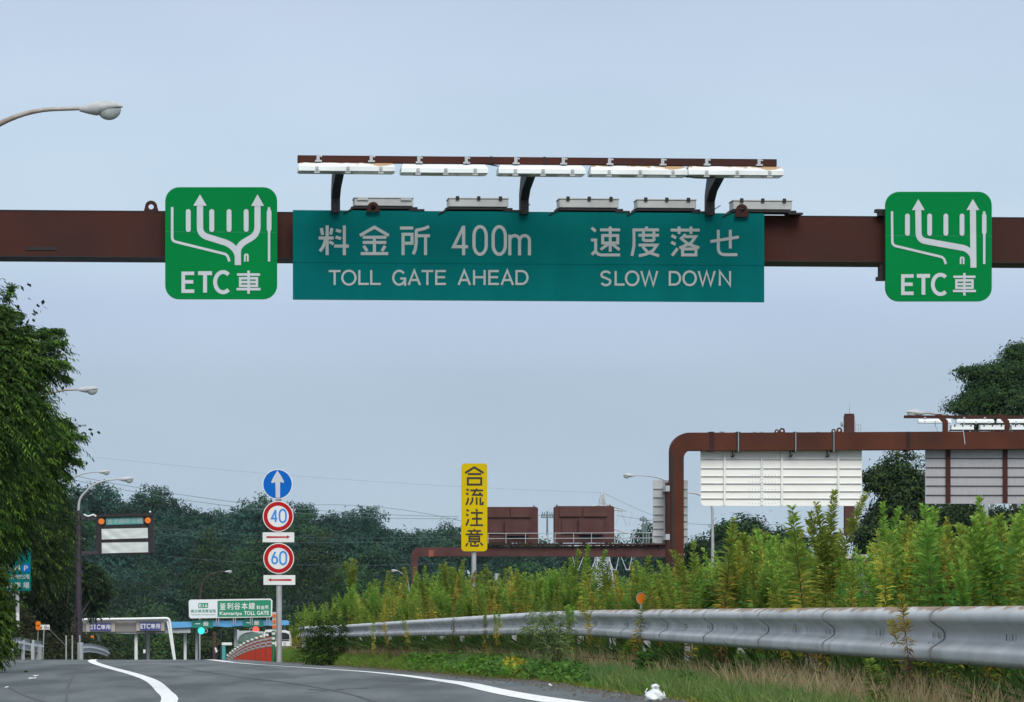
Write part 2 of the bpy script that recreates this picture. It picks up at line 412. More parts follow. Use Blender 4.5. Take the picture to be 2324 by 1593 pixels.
M['rail'] = stained('guardrail_zinc_with_dirty_top', (.54, .56, .57), (.25, .165, .10), amount=.66, top=.775, band=.07, scale=2.6, metal=.05, base2=(.37, .39, .40))
M['laprust'] = mat('rusty_lap_edge', (.16, .11, .075), .8, col2=(.34, .33, .31), nscale=9, lo=.4, hi=.6)
M['lamprust'] = stained('white_lamp_housing_with_rust', (.85, .9, .9), (.46, .31, .17), amount=.44, top=.12, band=.08, scale=3.2, metal=0)

# ------------------------------------------------------------------ stroke lettering
C_ = lambda P: P + [P[0]]
G = {
 '料': [[(28, 0), (28, 100)], [(8.8, 9), (13, 32)], [(44, 9), (39.5, 31)], [(0, 42.5), (49.5, 42.5)], [(22, 46), (19, 62), (13, 75), (4, 87)], [(35, 55), (49, 63)], [(57, 16), (74, 21)], [(56, 39), (74, 45)], [(51, 69.5), (100, 69.5)], [(85, 0), (85, 100)]],
 '金': [[(1.5, 34), (50, 6), (98.5, 34)], [(11, 40), (90, 40)], [(11, 57.5), (90, 57.5)], [(50, 40), (50, 95)], [(14, 69), (26, 87)], [(86, 69), (75, 87)], [(4, 95), (96.5, 95)]],
 '所': [[(0, 9), (44, 9)], [(10, 100), (10, 30), (40, 30), (40, 60), (12, 60)], [(52, 16), (62, 15), (80, 11), (97, 4)], [(54, 15), (54, 58), (51, 80), (44, 97)], [(54, 35), (100, 35)], [(85, 35), (85, 100)]],
 '速': [[(2, 4), (16, 16)], [(0, 45), (16, 45), (16, 80), (3, 94)], [(14, 82), (24, 92), (34, 95), (100, 95)], [(31, 11), (100, 11)], [(66, 0), (66, 84)], C_([(40, 30), (92, 30), (92, 55), (40, 55)]), [(60, 58), (33, 77)], [(72, 58), (98, 78)]],
 '度': [[(54, 0), (54, 12)], [(98, 11), (10, 11), (10, 65), (3, 98)], [(26, 29), (98, 29)], [(43, 16), (43, 48)], [(80, 16), (80, 48)], [(43, 47), (80, 47)], [(26, 62), (90, 62), (77, 80), (54, 92), (27, 98)], [(40, 67), (58, 86), (98, 98)]],
 '落': [[(0, 12), (100, 12)], [(29, 0), (29, 25)], [(70, 0), (70, 25)], [(3, 30), (19, 38)], [(2, 52), (17, 60)], [(24, 73), (5, 97)], [(52, 26), (33, 43)], [(49, 34), (86, 34), (70, 55), (30, 72)], [(40, 43), (62, 60), (99, 71)], C_([(41, 75), (87, 75), (87, 95), (41, 95)])],
 'せ': [[(0, 44), (100, 27)], rounded([(28, 0), (28, 93), (95, 93)], 24), [(70, 0), (70, 70)]],
 '車': [[(2, 17), (98, 17)], [(0, 80), (100, 80)], C_([(15, 33), (85, 33), (85, 66), (15, 66)]), [(15, 49.5), (85, 49.5)], [(50, 0), (50, 100)]],
 '合': [[(2, 35), (50, 6), (98, 35)], [(16, 41), (86, 41)], C_([(16, 62), (86, 62), (86, 95), (16, 95)])],
 '流': [[(5, 3), (18, 12)], [(3, 27), (16, 36)], [(16, 55), (12, 75), (3, 96)], [(27, 11), (99, 11)], [(62, 0), (62, 12)], [(56, 14), (42, 37), (90, 37)], [(78, 24), (97, 44)], [(40, 52), (38, 75), (25, 96)], [(63, 52), (63, 96)], [(84, 52), (84, 92), (97, 93), (99, 78)]],
 '注': [[(5, 3), (18, 12)], [(3, 30), (16, 38)], [(16, 58), (12, 76), (3, 96)], [(60, 0), (66, 14)], [(30, 22), (98, 22)], [(36, 56), (92, 56)], [(26, 94), (99, 94)], [(64, 22), (64, 94)]],
 '意': [[(50, 0), (50, 10)], [(12, 11), (88, 11)], [(31, 15), (35, 27)], [(69, 15), (65, 27)], [(2, 30), (98, 30)], C_([(22, 42), (78, 42), (78, 70), (22, 70)]), [(22, 56), (78, 56)], [(13, 79), (3, 97)], [(31, 78), (31, 94), (70, 95), (72, 85)], [(50, 75), (58, 85)], [(85, 77), (97, 93)]],
 # capitals (box 100 x 100, stretched to their own width)
 'T': [[(0, 7), (100, 7)], [(50, 7), (50, 100)]],
 'O': [C_(arc(50, 50, 43, 43, 0, 360, 28)[:-1])],
 'L': [[(8, 0), (8, 93), (100, 93)]],
 'G': [arc(50, 50, 42, 43, -38, -342, 24) + [(92, 55)], [(58, 55), (92, 55), (92, 100)]],
 'A': [[(5, 100), (50, 2), (95, 100)], [(20, 67), (80, 67)]],
 'E': [[(100, 7), (9, 7), (9, 93), (100, 93)], [(9, 48), (92, 48)]],
 'H': [[(8, 0), (8, 100)], [(92, 0), (92, 100)], [(8, 48), (92, 48)]],
 'D': [C_([(9, 7)] + arc(48, 50, 43, 43, -90, 90, 14) + [(9, 93)])],
 'S': [dedupe(arc(50, 29, 38, 22, -22, -180, 10) + [(18, 40), (50, 49), (82, 60)] + arc(50, 70, 38, 23, -20, 160, 12))],
 'W': [[(4, 0), (27, 97), (50, 4), (73, 97), (96, 0)]],
 'N': [[(8, 100), (8, 2), (92, 98), (92, 0)]],
 'C': [arc(56, 50, 50, 43, -48, -312, 20)],
 '4': [[(72, 2), (8, 71), (100, 71)], [(72, 0), (72, 100)]],
 '0': [C_(dedupe(arc(50, 36, 42, 30, 180, 360, 12) + arc(50, 64, 42, 30, 0, 180, 12)))],
 '6': [C_(arc(50, 68, 42, 27, 0, 360, 24)[:-1]), [(12, 60), (30, 30), (62, 0)]],
 'm': [[(5, 3), (5, 100)], dedupe([(5, 30)] + arc(27, 30, 22, 23, 180, 360, 10) + [(49, 100)]), dedupe([(50, 30)] + arc(72, 30, 22, 23, 180, 360, 10) + [(94, 100)])],
}
def strokes(mb, F, ch, x0, y0, x1, y1, wpx, off, lay=[0]):
    for st in G[ch]:
        P = [(x0 + a / 100 * (x1 - x0), y0 + b / 100 * (y1 - y0)) for a, b in st]
        lay[0] = (lay[0] + 1) % 9
        mb.ribbon(F.pts(P, off), wpx * F.sc(x0, off), -off - lay[0] * .0005)
def line_px(mb, F, P, wpx, off):
    strokes.__defaults__[0][0] = (strokes.__defaults__[0][0] + 1) % 9
    mb.ribbon(F.pts(P, off), wpx * F.sc(P[0][0], off), -off - strokes.__defaults__[0][0] * .0005)
def poly_px(mb, F, P, off):
    q = F.pts(P, off); mb.add([(a, -off - .0052, b) for a, b in q], [tuple(range(len(q)))])

_tc = {}
def glyph_mesh(s):
    if s not in _tc:
        cu = bpy.data.curves.new('text', 'FONT'); cu.body = s; cu.size = 1; cu.resolution_u = 3
        ob = bpy.data.objects.new('text', cu); COL.objects.link(ob)
        bpy.context.view_layer.update()
        me = ob.to_mesh()
        _tc[s] = ([(v.co.x, v.co.y) for v in me.vertices], [tuple(p.vertices) for p in me.polygons])
        ob.to_mesh_clear(); bpy.data.objects.remove(ob); bpy.data.curves.remove(cu)
    return _tc[s]
def text_px(mb, F, s, x0, y0, x1, y1, off, bold=0.0):
    V, Fc = glyph_mesh(s); a = np.array(V); lo = a.min(0); hi = a.max(0)
    sh = [(0, 0)] if not bold else [(0, 0), (bold, 0), (-bold, 0), (0, bold), (0, -bold)]
    for k, (dx, dy) in enumerate(sh):
        P = [(x0 + (v[0] - lo[0]) / (hi[0] - lo[0]) * (x1 - x0) + dx, y1 - (v[1] - lo[1]) / (hi[1] - lo[1]) * (y1 - y0) + dy) for v in V]
        q = F.pts(P, off)
        mb.add([(u, -off - .0008 * k, z) for u, z in q], Fc)

# ------------------------------------------------------------------ the lie of the land
def base(d):                                   # carriageway level along the view
    if d < 50: return 0.0
    if d < 155: return -.000143 * (d - 50) ** 2
    return -.000143 * 105 ** 2 - .03 * (d - 155)
ED = [15, 25, 30, 40, 50, 60, 75, 90, 105, 120, 150, 200, 420]
EX = [3.08, 3.09, 3.08, 3.13, 3.10, 2.83, 2.10, 1.05, -.2, -1.2, -2.6, -4.0, -4.0]
EZ = [.44, .41, .353, .25, .075, -.05, -.225, -.383, -.52, -.70, base(150), base(200), base(420)]
def edge_x(d): return interp(d, ED, EX)
def zroad(x, d):
    k = interp(d, ED, EZ) - base(d)
    return base(d) + k * min(max((x + 1.5) / (edge_x(d) + 1.5 if edge_x(d) > -1 else 1.0), 0), 1.15)
RD = [8, 45, 52, 60, 70, 80, 90, 102, 115]; RX = [4.18, 4.17, 3.85, 3.40, 2.90, 2.30, 1.60, .5, -.6]
RZ = [.385, .38, .34, .27, .19, .10, .0, -.10, -.2]
def rail_x(d): return interp(d, RD, RX)
def rail_z(d): return interp(d, RD, RZ)
def zmed(x, d):                                # verge bank and median
    ex, rx = edge_x(d), rail_x(d)
    ze = zroad(ex, d)
    zr = rail_z(d) if d < 115 else base(d) + .5
    if x <= ex: return ze
    if x < rx: return ze + (zr - ze) * ((x - ex) / max(rx - ex, .05)) ** .7
    far = base(d) * .55 if d > 60 else 0
    return zr + (min(x - rx, 6) * .02)

def grid(name, xs, ds, fz, m, label=None):
    V = []; Fc = []
    for d in ds:
        xx = xs(d)
        for x in xx: V.append((x, d, fz(x, d)))
    n = len(xs(ds[0]))
    for i in range(len(ds) - 1):
        for j in range(n - 1): Fc.append((i * n + j, i * n + j + 1, (i + 1) * n + j + 1, (i + 1) * n + j))
    return np_mesh(name, V, Fc, m, smooth=True)
DS = list(np.concatenate([np.arange(-12, 130, 2.0), np.arange(130, 440, 8)]))
road = grid('road', lambda d: [-16 + i * (edge_x(d) + 16) / 24 for i in range(25)], DS, lambda x, d: zroad(x, d), M['asphalt']); tag(road, kind='structure')
verge = grid('verge', lambda d: [edge_x(d) - .02 + t * (12 - edge_x(d)) for t in (0, .01, .025, .04, .06, .08, .1, .13, .18, .3, .5, 1)],
             [d for d in DS if d < 200], lambda x, d: zmed(x, d) + (.012 if x > edge_x(d) else .004), M['verge']); tag(verge, kind='structure')
# the wider ground reaches the horizon
def zground(x, d):
    return base(min(max(d, 0), 420)) - .25 - (.4 if x > 3 else 0)
ground = grid('ground', lambda d: [-2500, -600, -200, -60, -20, 0, 6, 12, 30, 80, 250, 800, 2500], [-200, -50, 0, 40, 60, 80, 100, 120, 155, 200, 300, 420, 700, 1500, 4500], zground, M['ground']); tag(ground, kind='structure')

# painted edge lines, 4 mm above the asphalt
def line_strip(name, pts, wd):
    """pts: (picture x, picture y) of the centre; put down on the road surface"""
    P = []
    for x, y in pts:
        lo, hi = 18.0, 101.0
        if y < 1600:
            for _ in range(50):
                d = (lo + hi) / 2; X = (x - VX) / FL * d
                yy = VY + (EYE - zroad(X, d)) * FL / d
                if yy > y: lo = d
                else: hi = d
        P.append(((x - VX) / FL * d, d))
    return P
def lay(name, P, wd, dz=.005, m='line'):
    Q = []
    for i in range(len(P) - 1):
        for k in range(6):
            t = k / 6; p0 = P[max(i - 1, 0)]; p1 = P[i]; p2 = P[i + 1]; p3 = P[min(i + 2, len(P) - 1)]
            Q.append(tuple(.5 * (2 * p1[c] + (p2[c] - p0[c]) * t + (2 * p0[c] - 5 * p1[c] + 4 * p2[c] - p3[c]) * t * t + (-p0[c] + 3 * p1[c] - 3 * p2[c] + p3[c]) * t ** 3) for c in (0, 1)))
    Q.append(P[-1])
    V = []; Fc = []
    for i, q in enumerate(Q):
        a = np.array(Q[max(i - 1, 0)]); b = np.array(Q[min(i + 1, len(Q) - 1)]); t = (b - a) / np.linalg.norm(b - a); n = np.array([-t[1], t[0]])
        ww = wd(q[1]) if callable(wd) else wd
        for s in (-.5, .5):
            p = np.array(q) + n * ww * s; V.append((p[0], p[1], zroad(p[0], p[1]) + dz))
        if i: Fc.append((2 * i - 2, 2 * i - 1, 2 * i + 1, 2 * i))
    return tag(np_mesh(name, V, Fc, M[m]), kind='structure')
rl = line_strip('', [(1238, 1588), (1117, 1566), (975, 1541), (846, 1526), (706, 1516), (562, 1506.5), (500, 1500)], .2)
rl = [(rl[0][0] + .25, 14), (rl[0][0] + .15, 24)] + rl
lay('road_marking', rl + [(-3.4, 118), (-6, 160)], .24)
ll = line_strip('', [(384, 1593), (370, 1568), (345, 1546), (306, 1531), (242, 1513.5), (212, 1503)], .2)
lay('road_marking', [(-1.25, 14), (-1.3, 28)] + ll + [(-5.6, 93), (-6.2, 108), (-6.0, 130)], .215)
lay('road_crack', line_strip('', [(850, 1592), (800, 1577), (735, 1563), (640, 1548), (540, 1536), (450, 1522), (400, 1512)], .1), .05, .004, 'crack')
lay('road_crack', line_strip('', [(470, 1509), (520, 1508), (590, 1510), (650, 1513)], .1), .04, .004, 'crack')
lay('road_crack', line_strip('', [(700, 1564), (745, 1567), (790, 1563), (838, 1563)], .1), .06, .004, 'crack')
lay('road_crack', line_strip('', [(185, 1510), (168, 1530), (156, 1555), (150, 1592)], .1), .035, .004, 'crack')
lay('road_crack', line_strip('', [(20, 1560), (60, 1580), (100, 1593)], .1), .05, .004, 'crack')

# ------------------------------------------------------------------ main sign gantry across the carriageway
GF = Frame(0, 42.0, 3.4)
gant = GF.root('sign_gantry', 'rust brown box girder gantry spanning the road under the toll gate sign', 'gantry')
b = MB(); (u0, zt) = GF.uz(-420, 476.5, 0); (u1, _) = GF.uz(2900, 490, 0); zb_ = GF.uz(0, 580, 0)[1]
zt = GF.uz(0, 478, 0)[1]
b.box(u0, u1, 0, .60, zb_, zt); b.build('beam', M['brown'], gant)
b = MB(); b.box(u0, u1, -.008, .61, zb_ - .012, zb_ - .001); b.box(u0, u1, -.006, .608, zt + .001, zt + .012); b.build('flange_plate', M['darkmetal'], gant)
for uc, nm in ((u0, 'left'), (u1, 'right')):
    b = MB(); s_ = 1 if nm == 'left' else -1
    b.box(min(uc, uc + s_ * .6), max(uc, uc + s_ * .6), 0.0, .60, -1.2, zb_ - .013); b.build('column', M['brown'], gant)
def lug(F, parent, cx, top, bot, off, m='brown', r=14, hole=6, h=7):
    b = MB(); n = 16
    cu, cz = F.uz(cx, top + r, off); k = F.sc(cx, off); rr = r * k; hr = hole * k; zb = F.uz(cx, bot, off)[1]
    outer = [(cu - rr * 1.15, zb)] + [(cu - rr * math.cos(math.pi * i / n), cz + rr * math.sin(math.pi * i / n)) for i in range(n + 1)] + [(cu + rr * 1.15, zb)]
    inner = [(cu + hr * math.cos(2 * math.pi * i / 19), cz + hr * math.sin(2 * math.pi * i / 19)) for i in range(19)]
    # two halves so that the eye stays open
    for sgn in (-1, 1):
        o = [(cu, cz + rr)] + [(cu + sgn * rr * math.sin(math.pi / 2 * i / 8), cz + rr * math.cos(math.pi / 2 * i / 8)) for i in range(1, 9)] + [(cu + sgn * rr * 1.25, zb), (cu, zb)]
        i_ = [(cu + sgn * hr * math.sin(math.pi * i / 10), cz - hr * math.cos(math.pi * i / 10)) for i in range(0, 11)]
        b.prism(o + i_, -off, -off + .03)
    b.build('lifting_lug', M[m], parent)
lug(GF, gant, 343, 455, 481, -.1); lug(GF, gant, 847, 458, 480, .3, r=13); lug(GF, gant, 1684, 463, 492, .3, r=13)
# bolts on the beam face, inspection plates
b = MB()
(a, z) = GF.uz(60, 560, 0); (c, q) = GF.uz(128, 568, 0); b.box(a, c, -.012, -.001, q, z)
b.build('slot_cover', M['darkmetal'], gant)
# lamp rail and its three cranked arms
b = MB(); (a, z1) = GF.uz(676, 352, 1.3); (c, _) = GF.uz(1763, 361, 1.3); z0 = GF.uz(676, 367.5, 1.3)[1]
b.box(a, c, -1.3, -1.2, z0, z1); b.build('lamp_rail', M['brown'], gant)
for x in (1115, 1236):
    b = MB(); q = GF.uz(x, 360, 1.3)[0]; b.box(q - .012, q + .012, -1.306, -1.19, z0 - .004, z1 + .006); b.build('rail_clamp', M['darkmetal'], gant)
for x, wd in ((762, 11), (1190, 12), (1612, 13)):
    b = MB(); u = GF.uz(x, 478, .3)[0]; hw = .055
    path = [(-.30, zt - .05), (-.30, zt + .22), (-.42, zt + .36), (-1.22, z0 + .02)]
    prof = []
    b2 = [(-.18, zt - .03), (-.19, zt + .24), (-.33, zt + .44), (-1.20, z0 + .10), (-1.30, z0 + .0), (-1.24, z0 - .05), (-.50, zt + .26), (-.33, zt + .15), (-.33, zt - .03)]
    b.prism_x(b2, u - hw, u + hw)
    b.box(u - hw - .012, u - hw, -1.30, -.20, zt - .03, zt - .025)
    b.build('cranked_arm', M['darkmetal'], gant)

# luminaires hanging under the rail, and the row standing on the beam
LR = 'white floodlights hung under the lamp rail'
def upper_lamp(F, x0, x1, ytop, yslant, ybot, off, label, m, cat='sign lamp', par=None, group=LR, s=1.0, name='sign_floodlight'):
    xm = (x0 + x1) / 2; u0_, z_t = F.uz(x0, ytop, off); u1_ = F.uz(x1, ytop, off)[0]
    o = copy_root(F, name, label, cat, (u0_ + u1_) / 2, off, F.uz(xm, ybot, off)[1], group)
    hw = (u1_ - u0_) / 2; zb = 0; zs = F.uz(xm, yslant, off)[1] - F.uz(xm, ybot, off)[1]; z2 = F.uz(xm, ytop, off)[1] - F.uz(xm, ybot, off)[1]
    dp = .28 * s
    b = MB()
    prof = [(0, .0), (0, zs), (dp * .5, z2), (dp * .85, z2), (dp, zs), (dp, 0)]
    vs = []; n = len(prof)
    for sx, ins in ((-hw, 1), (hw, -1)):
        for i, (y, z) in enumerate(prof):
            k = ins * .03 * s if z > zs + .001 else 0
            vs.append((sx + k, y - dp / 2, z))
    fs = [tuple(range(n)), tuple(range(2 * n - 1, n - 1, -1))] + [(i, (i + 1) % n, n + (i + 1) % n, n + i) for i in range(n)]
    b.add(vs, fs); b.build('housing', m, o)
    b = MB(); b.box(-hw + .02, hw - .02, -dp / 2 + .02, dp / 2 - .02, -.008, -.001); b.build('glass', M['globe'], o)
    for k in (-.62, .02, .7):
        b = MB(); b.box(k * hw - .02 * s, k * hw + .02 * s, -dp / 2 - .012, -dp / 2 - .001, zs * .3, zs * .95)
        b.box(k * hw - .035 * s, k * hw + .035 * s, -dp / 2 + .0, -dp / 2 + .03, -.03, -.009); b.build('latch', M['poleg'], o)
    for k in (-.6, .5):
        b = MB(); b.box(k * hw - .01, k * hw + .03, -.03, .0, z2 + .001, z2 + .09 * s); b.box(k * hw - .03, k * hw + .055, -.05, .03, z2 + .001, z2 + .022)
        b.tube([(k * hw + .03, -.02, z2 + .075 * s), (k * hw + .06, -.02, z2 + .07 * s)], .012, 6)
        b.build('hanger', M['galv'], o)
    return o
def copy_root(F, name, label, cat, u, off, z, group):
    X = F.o.x + F.ex[0] * u + F.n[0] * off; Y = F.o.y + F.ex[1] * u + F.n[1] * off
    return thing(name, label, cat, (X, Y, z + F.zb), F.th, group)
up = [(676, 895, 368.5, 381, 391, 'lamprust', 'leftmost white floodlight under the lamp rail, brown rust on its sloping hood'),
      (909, 1105, 372, 385, 395, 'lampwhite', 'clean white floodlight under the lamp rail, second from its left end'),
      (1129, 1325, 374, 387, 397, 'lampwhite', 'clean white floodlight under the middle of the lamp rail, above the centre arm'),
      (1337, 1556, 376, 389, 399, 'lamprust', 'white floodlight with faint rust spots, fourth along the lamp rail'),
      (1558, 1774, 377, 390, 400, 'lamprust', 'rightmost white floodlight under the lamp rail, rusted at its outer end')]
for a in up: upper_lamp(GF, a[0], a[1], a[2], a[3], a[4], 1.28, a[6], M[a[5]])
LB = 'grey box lamps standing along the top of the gantry beam'
def low_lamp(F, x0, x1, yt, yb, off, label, gr=LB, s=1.0, hinge=False, name='box_lamp', ybeam=None, m='lampgrey'):
    xm = (x0 + x1) / 2; u0_, _ = F.uz(x0, yt, off); u1_ = F.uz(x1, yt, off)[0]; zbt = F.uz(xm, yb, off)[1]
    o = copy_root(F, name, label, 'sign lamp', (u0_ + u1_) / 2, off, zbt, gr)
    hw = (u1_ - u0_) / 2; h = F.uz(xm, yt, off)[1] - zbt; dp = .26 * s
    b = MB(); b.bevbox(-hw + .008, hw - .008, -dp / 2, dp / 2, 0, h * .82, .006); b.build('housing', M[m], o)
    b = MB(); b.bevbox(-hw, hw, -dp / 2 - .01, dp / 2 + .01, h * .83, h, .006); b.build('lid', M[m], o)
    for k in ((-.7, .74) if hinge else (-.7, 0, .72)):
        b = MB(); ww = .07 if hinge else .022
        b.box(k * hw - ww * s, k * hw + ww * s, -dp / 2 - .02, -dp / 2 - .011, h * (.62 if hinge else .7), h * (.9 if hinge else 1.12)); b.build('latch', M['galv' if hinge else 'darkmetal'], o)
    b = MB(); b.box(-hw - .03, hw + .05, -dp / 2, -dp / 2 + .04, -.035, -.012); b.box(-hw - .03, hw + .05, dp / 2 - .04, dp / 2, -.035, -.012)
    b.box(-hw - .03, -hw + .01, -dp / 2, dp / 2, -.036, -.011); b.box(hw * .86, hw + .14, -dp / 2, dp / 2, -.06, -.037)
    b.build('cradle', M['darkmetal'], o)
    for p_, q_ in (((-hw, -dp / 2, -.03), (-hw - .13, -dp / 2, -.10)), ((hw * .8, 0, -.03), (hw * .92, 0, -.10)), ((hw * 1.02, 0, -.03), (hw * .9, 0, -.10))):
        b = MB(); b.tube([p_, q_], .01, 5); b.build('brace', M['darkmetal'], o)
    return o
for i, (x0, x1, yt, yb, lb) in enumerate(((801, 937, 450, 470, 'grey box lamp with two bright hinges behind the left lifting lug of the beam'), (1015, 1152, 451, 472, 'grey box lamp on the beam between the hinged one and the centre arm'),
                          (1265, 1402, 452, 474, 'grey box lamp on the beam just right of the centre arm'), (1441, 1577, 454, 475, 'grey box lamp on the beam just left of the right arm'),
                          (1658, 1794, 456, 478, 'grey box lamp with rust flecks at the right end, behind the right lifting lug'))):
    low_lamp(GF, x0, x1, yt, yb, .12, lb, hinge=(i == 0))
# loose cable looping below lamp rail
b = MB(); P_ = [GF.uz(x, y, 1.25) for x, y in ((1556, 400), (1575, 403.5), (1600, 404.5), (1622, 402))]
b.tube([(u, -1.25, z) for u, z in P_], .008, 6); b.tube([(GF.uz(x, 0, 1.2)[0], -1.2, GF.uz(x, y, 1.2)[1]) for x, y in ((1084, 371), (1108, 373), (1130, 377))], .008, 6)
b.build('loose_cable', M['darkmetal'], gant)

# ------------------------------------------------------------------ the big teal sign
OS = .24
sg = GF.root('overhead_sign', 'wide teal sign reading TOLL GATE AHEAD and SLOW DOWN, bolted to the gantry', 'road sign')
def panel(F, parent, x0, y0, x1, y1, off, dep, m, name='panel', r=0):
    b = MB()
    if r: b.prism(F.pts(rrect(x0, y0, x1, y1, r), off), -off, -off + dep)
    else: F.box(b, x0, y0, x1, y1, off, dep)
    return b.build(name, m, parent)
zt_, zb2 = GF.uz(665, 476.5, OS)[1], GF.uz(665, 679.5, OS)[1]
b = MB(); b.box(GF.uz(665, 0, OS)[0], GF.uz(1734.5, 0, OS)[0], -OS, -OS + .04, zb2, zt_); b.build('panel', M['teal'], sg)
b = MB(); xl, xr = GF.uz(665, 0, OS)[0], GF.uz(1734.5, 0, OS)[0]
for k in range(9):
    u = xl + (xr - xl) * (k + .5) / 9; b.box(u - .03, u + .03, -OS + .041, -.009, zb2 + .05, zt_ - .05)
b.build('back_rib', M['galv'], sg)
z2 = lambda x, y: ((980 + x * 840 / 2324) * W0 / 3489, (680 + y * 840 / 2324) * W0 / 3489)      # picture close-ups -> picture units
z3 = lambda x, y: ((1800 + x * 920 / 2324) * W0 / 3489, (680 + y * 920 / 2324) * W0 / 3489)
b = MB()
def put(mb, F, zf, ch, x0, y0, x1, y1, wz, off):
    a = zf(x0, y0); c = zf(x1, y1); k = (a[0] - zf(x0 - 1, y0)[0])
    strokes(mb, F, ch, a[0], a[1], c[0], c[1], wz * k, off)
OL = OS + .004
for ch, x0, x1 in (('料', 293, 577), ('金', 677, 958), ('所', 1060, 1342)): put(b, GF, z2, ch, x0, 243, x1, 523, 29, OL)
put(b, GF, z2, '4', 1553, 247, 1700, 524, 30, OL); put(b, GF, z2, '0', 1745, 237, 1883, 533, 30, OL); put(b, GF, z2, '0', 1926, 237, 2064, 533, 30, OL); put(b, GF, z2, 'm', 2084, 325, 2292, 525, 29, OL)
for ch, x0, x1 in (('T', 388, 498), ('O', 505, 650), ('L', 668, 765), ('L', 780, 878), ('G', 985, 1118), ('A', 1135, 1253), ('T', 1262, 1372), ('E', 1392, 1492), ('A', 1605, 1725), ('H', 1748, 1866), ('E', 1893, 1990), ('A', 2010, 2130), ('D', 2146, 2272)):
    put(b, GF, z2, ch, x0, 664 if ch not in 'OG' else 660, x1, 805 if ch not in 'OG' else 812, 20, OL)
for ch, x0, x1 in (('速', 540, 790), ('度', 885, 1130), ('落', 1225, 1475)): put(b, GF, z3, ch, x0, 232, x1, 489, 25, OL)
put(b, GF, z3, 'せ', 1567, 260, 1812, 490, 25, OL)
for ch, x0, x1 in (('S', 617, 718), ('L', 745, 828), ('O', 832, 956), ('W', 966, 1116), ('D', 1208, 1316), ('O', 1326, 1450), ('W', 1460, 1610), ('N', 1640, 1745)):
    put(b, GF, z3, ch, x0, 615 if ch not in 'OS' else 609, x1, 740 if ch not in 'OS' else 746, 18.5, OL)
b.build('lettering', M['letter'], sg)
b = MB(); a_, s1 = GF.uz(665, 595, OL); b.box(xl, xr, -OL - .001, -OS, s1 - .002, s1 + .002); b.build('panel_seam', M['teal'], sg)

# ------------------------------------------------------------------ the two lane signs
z1_ = lambda x, y: ((500 + x * 600 / 2078) * W0 / 3489, (600 + y * 600 / 2078) * W0 / 3489)
z4_ = lambda x, y: ((2900 + x * 589 / 2132) * W0 / 3489, (620 + y * 589 / 2132) * W0 / 3489)
def lane_sign(zf, bx, thick, heads, pills, thin, hook, bar, etc, label, seam, off=.24):
    o = GF.root('lane_sign', label, 'road sign', 'rounded green lane signs on the gantry')
    x0, y0 = zf(bx[0], bx[1]); x1, y1 = zf(bx[2], bx[3]); k = zf(1, 0)[0] - zf(0, 0)[0]
    panel(GF, o, x0, y0, x1, y1, off, .035, M['etc'], r=165 * k)
    ol = off + .004; b = MB()
    for P, wd in thick: line_px(b, GF, [zf(*p) for p in rounded(P, 90, 7)], wd * k, ol)
    for P in heads: poly_px(b, GF, [zf(*p) for p in P], ol)
    b.build('arrow', M['letter2'], o)
    b = MB()
    for x, ya, yb, wd in pills:
        r = wd / 2; P = arc(x, ya + r, r, r, 180, 360, 8) + arc(x, yb - r, r, r, 0, 180, 8); poly_px(b, GF, [zf(*p) for p in P], ol)
    for P, wd, rr in thin + hook: line_px(b, GF, [zf(*p) for p in rounded(P, rr, 6)], wd * k, ol)
    x, ya, yb = bar
    poly_px(b, GF, [zf(*p) for p in ((x - 14, ya), (x + 14, ya), (x + 15, ya + 25), (x + 28, ya + 48), (x + 28, ya + 262), (x + 15, ya + 290), (x + 14, yb), (x - 14, yb), (x - 14, ya + 290), (x - 27, ya + 262), (x - 27, ya + 48), (x - 15, ya + 25))], ol)
    b.build('lane_marks', M['letter2'], o)
    b = MB()
    for ch, a0, b0, a1, b1, wd in etc: put(b, GF, zf, ch, a0, b0, a1, b1, wd, ol)
    b.build('lettering', M['letter2'], o)
    b = MB(); (ua, zs) = GF.uz(x0, zf(0, seam)[1], off); ub = GF.uz(x1, 0, off)[0]
    b.box(ua, ub, -off - .0015, -off - .0005, zs - .003, zs + .003); b.build('panel_seam', M['tollgreen'], o)
    b = MB()
    for q in (.22, .78):
        uu = ua + (ub - ua) * q; zz0 = GF.uz(x0, y1, off)[1] + .15; zz1 = GF.uz(x0, y0, off)[1] - .15
        b.box(uu - .03, uu + .03, -off + .036, -.009, zz0, zz1)
    b.build('back_rib', M['galv'], o)
    return o
lane_sign(z1_, (218, 130, 1540, 1452),
          [([(628, 345), (628, 690), (980, 800), (1075, 900), (1075, 1049)], 74), ([(1307, 345), (1307, 685), (1120, 795), (1075, 860), (1075, 1000)], 72)],
          [[(628, 216), (548, 350), (708, 350)], [(1307, 216), (1231, 352), (1384, 352)]],
          [(490, 390, 660, 57), (767, 390, 660, 57), (971, 390, 660, 57), (1173, 390, 658, 57)],
          [([(300, 365), (300, 765), (950, 925), (975, 1007)], 30, 45)], [([(1158, 1008), (1158, 925), (1192, 925), (1192, 1008)], 21, 17)], (1443, 368, 1008),
          [('E', 418, 1130, 560, 1375, 42), ('T', 606, 1128, 770, 1375, 46), ('C', 795, 1112, 985, 1390, 46), ('車', 1060, 1115, 1342, 1388, 29)],
          'green ETC lane sign with forked arrows, left of the teal toll gate sign', 655)
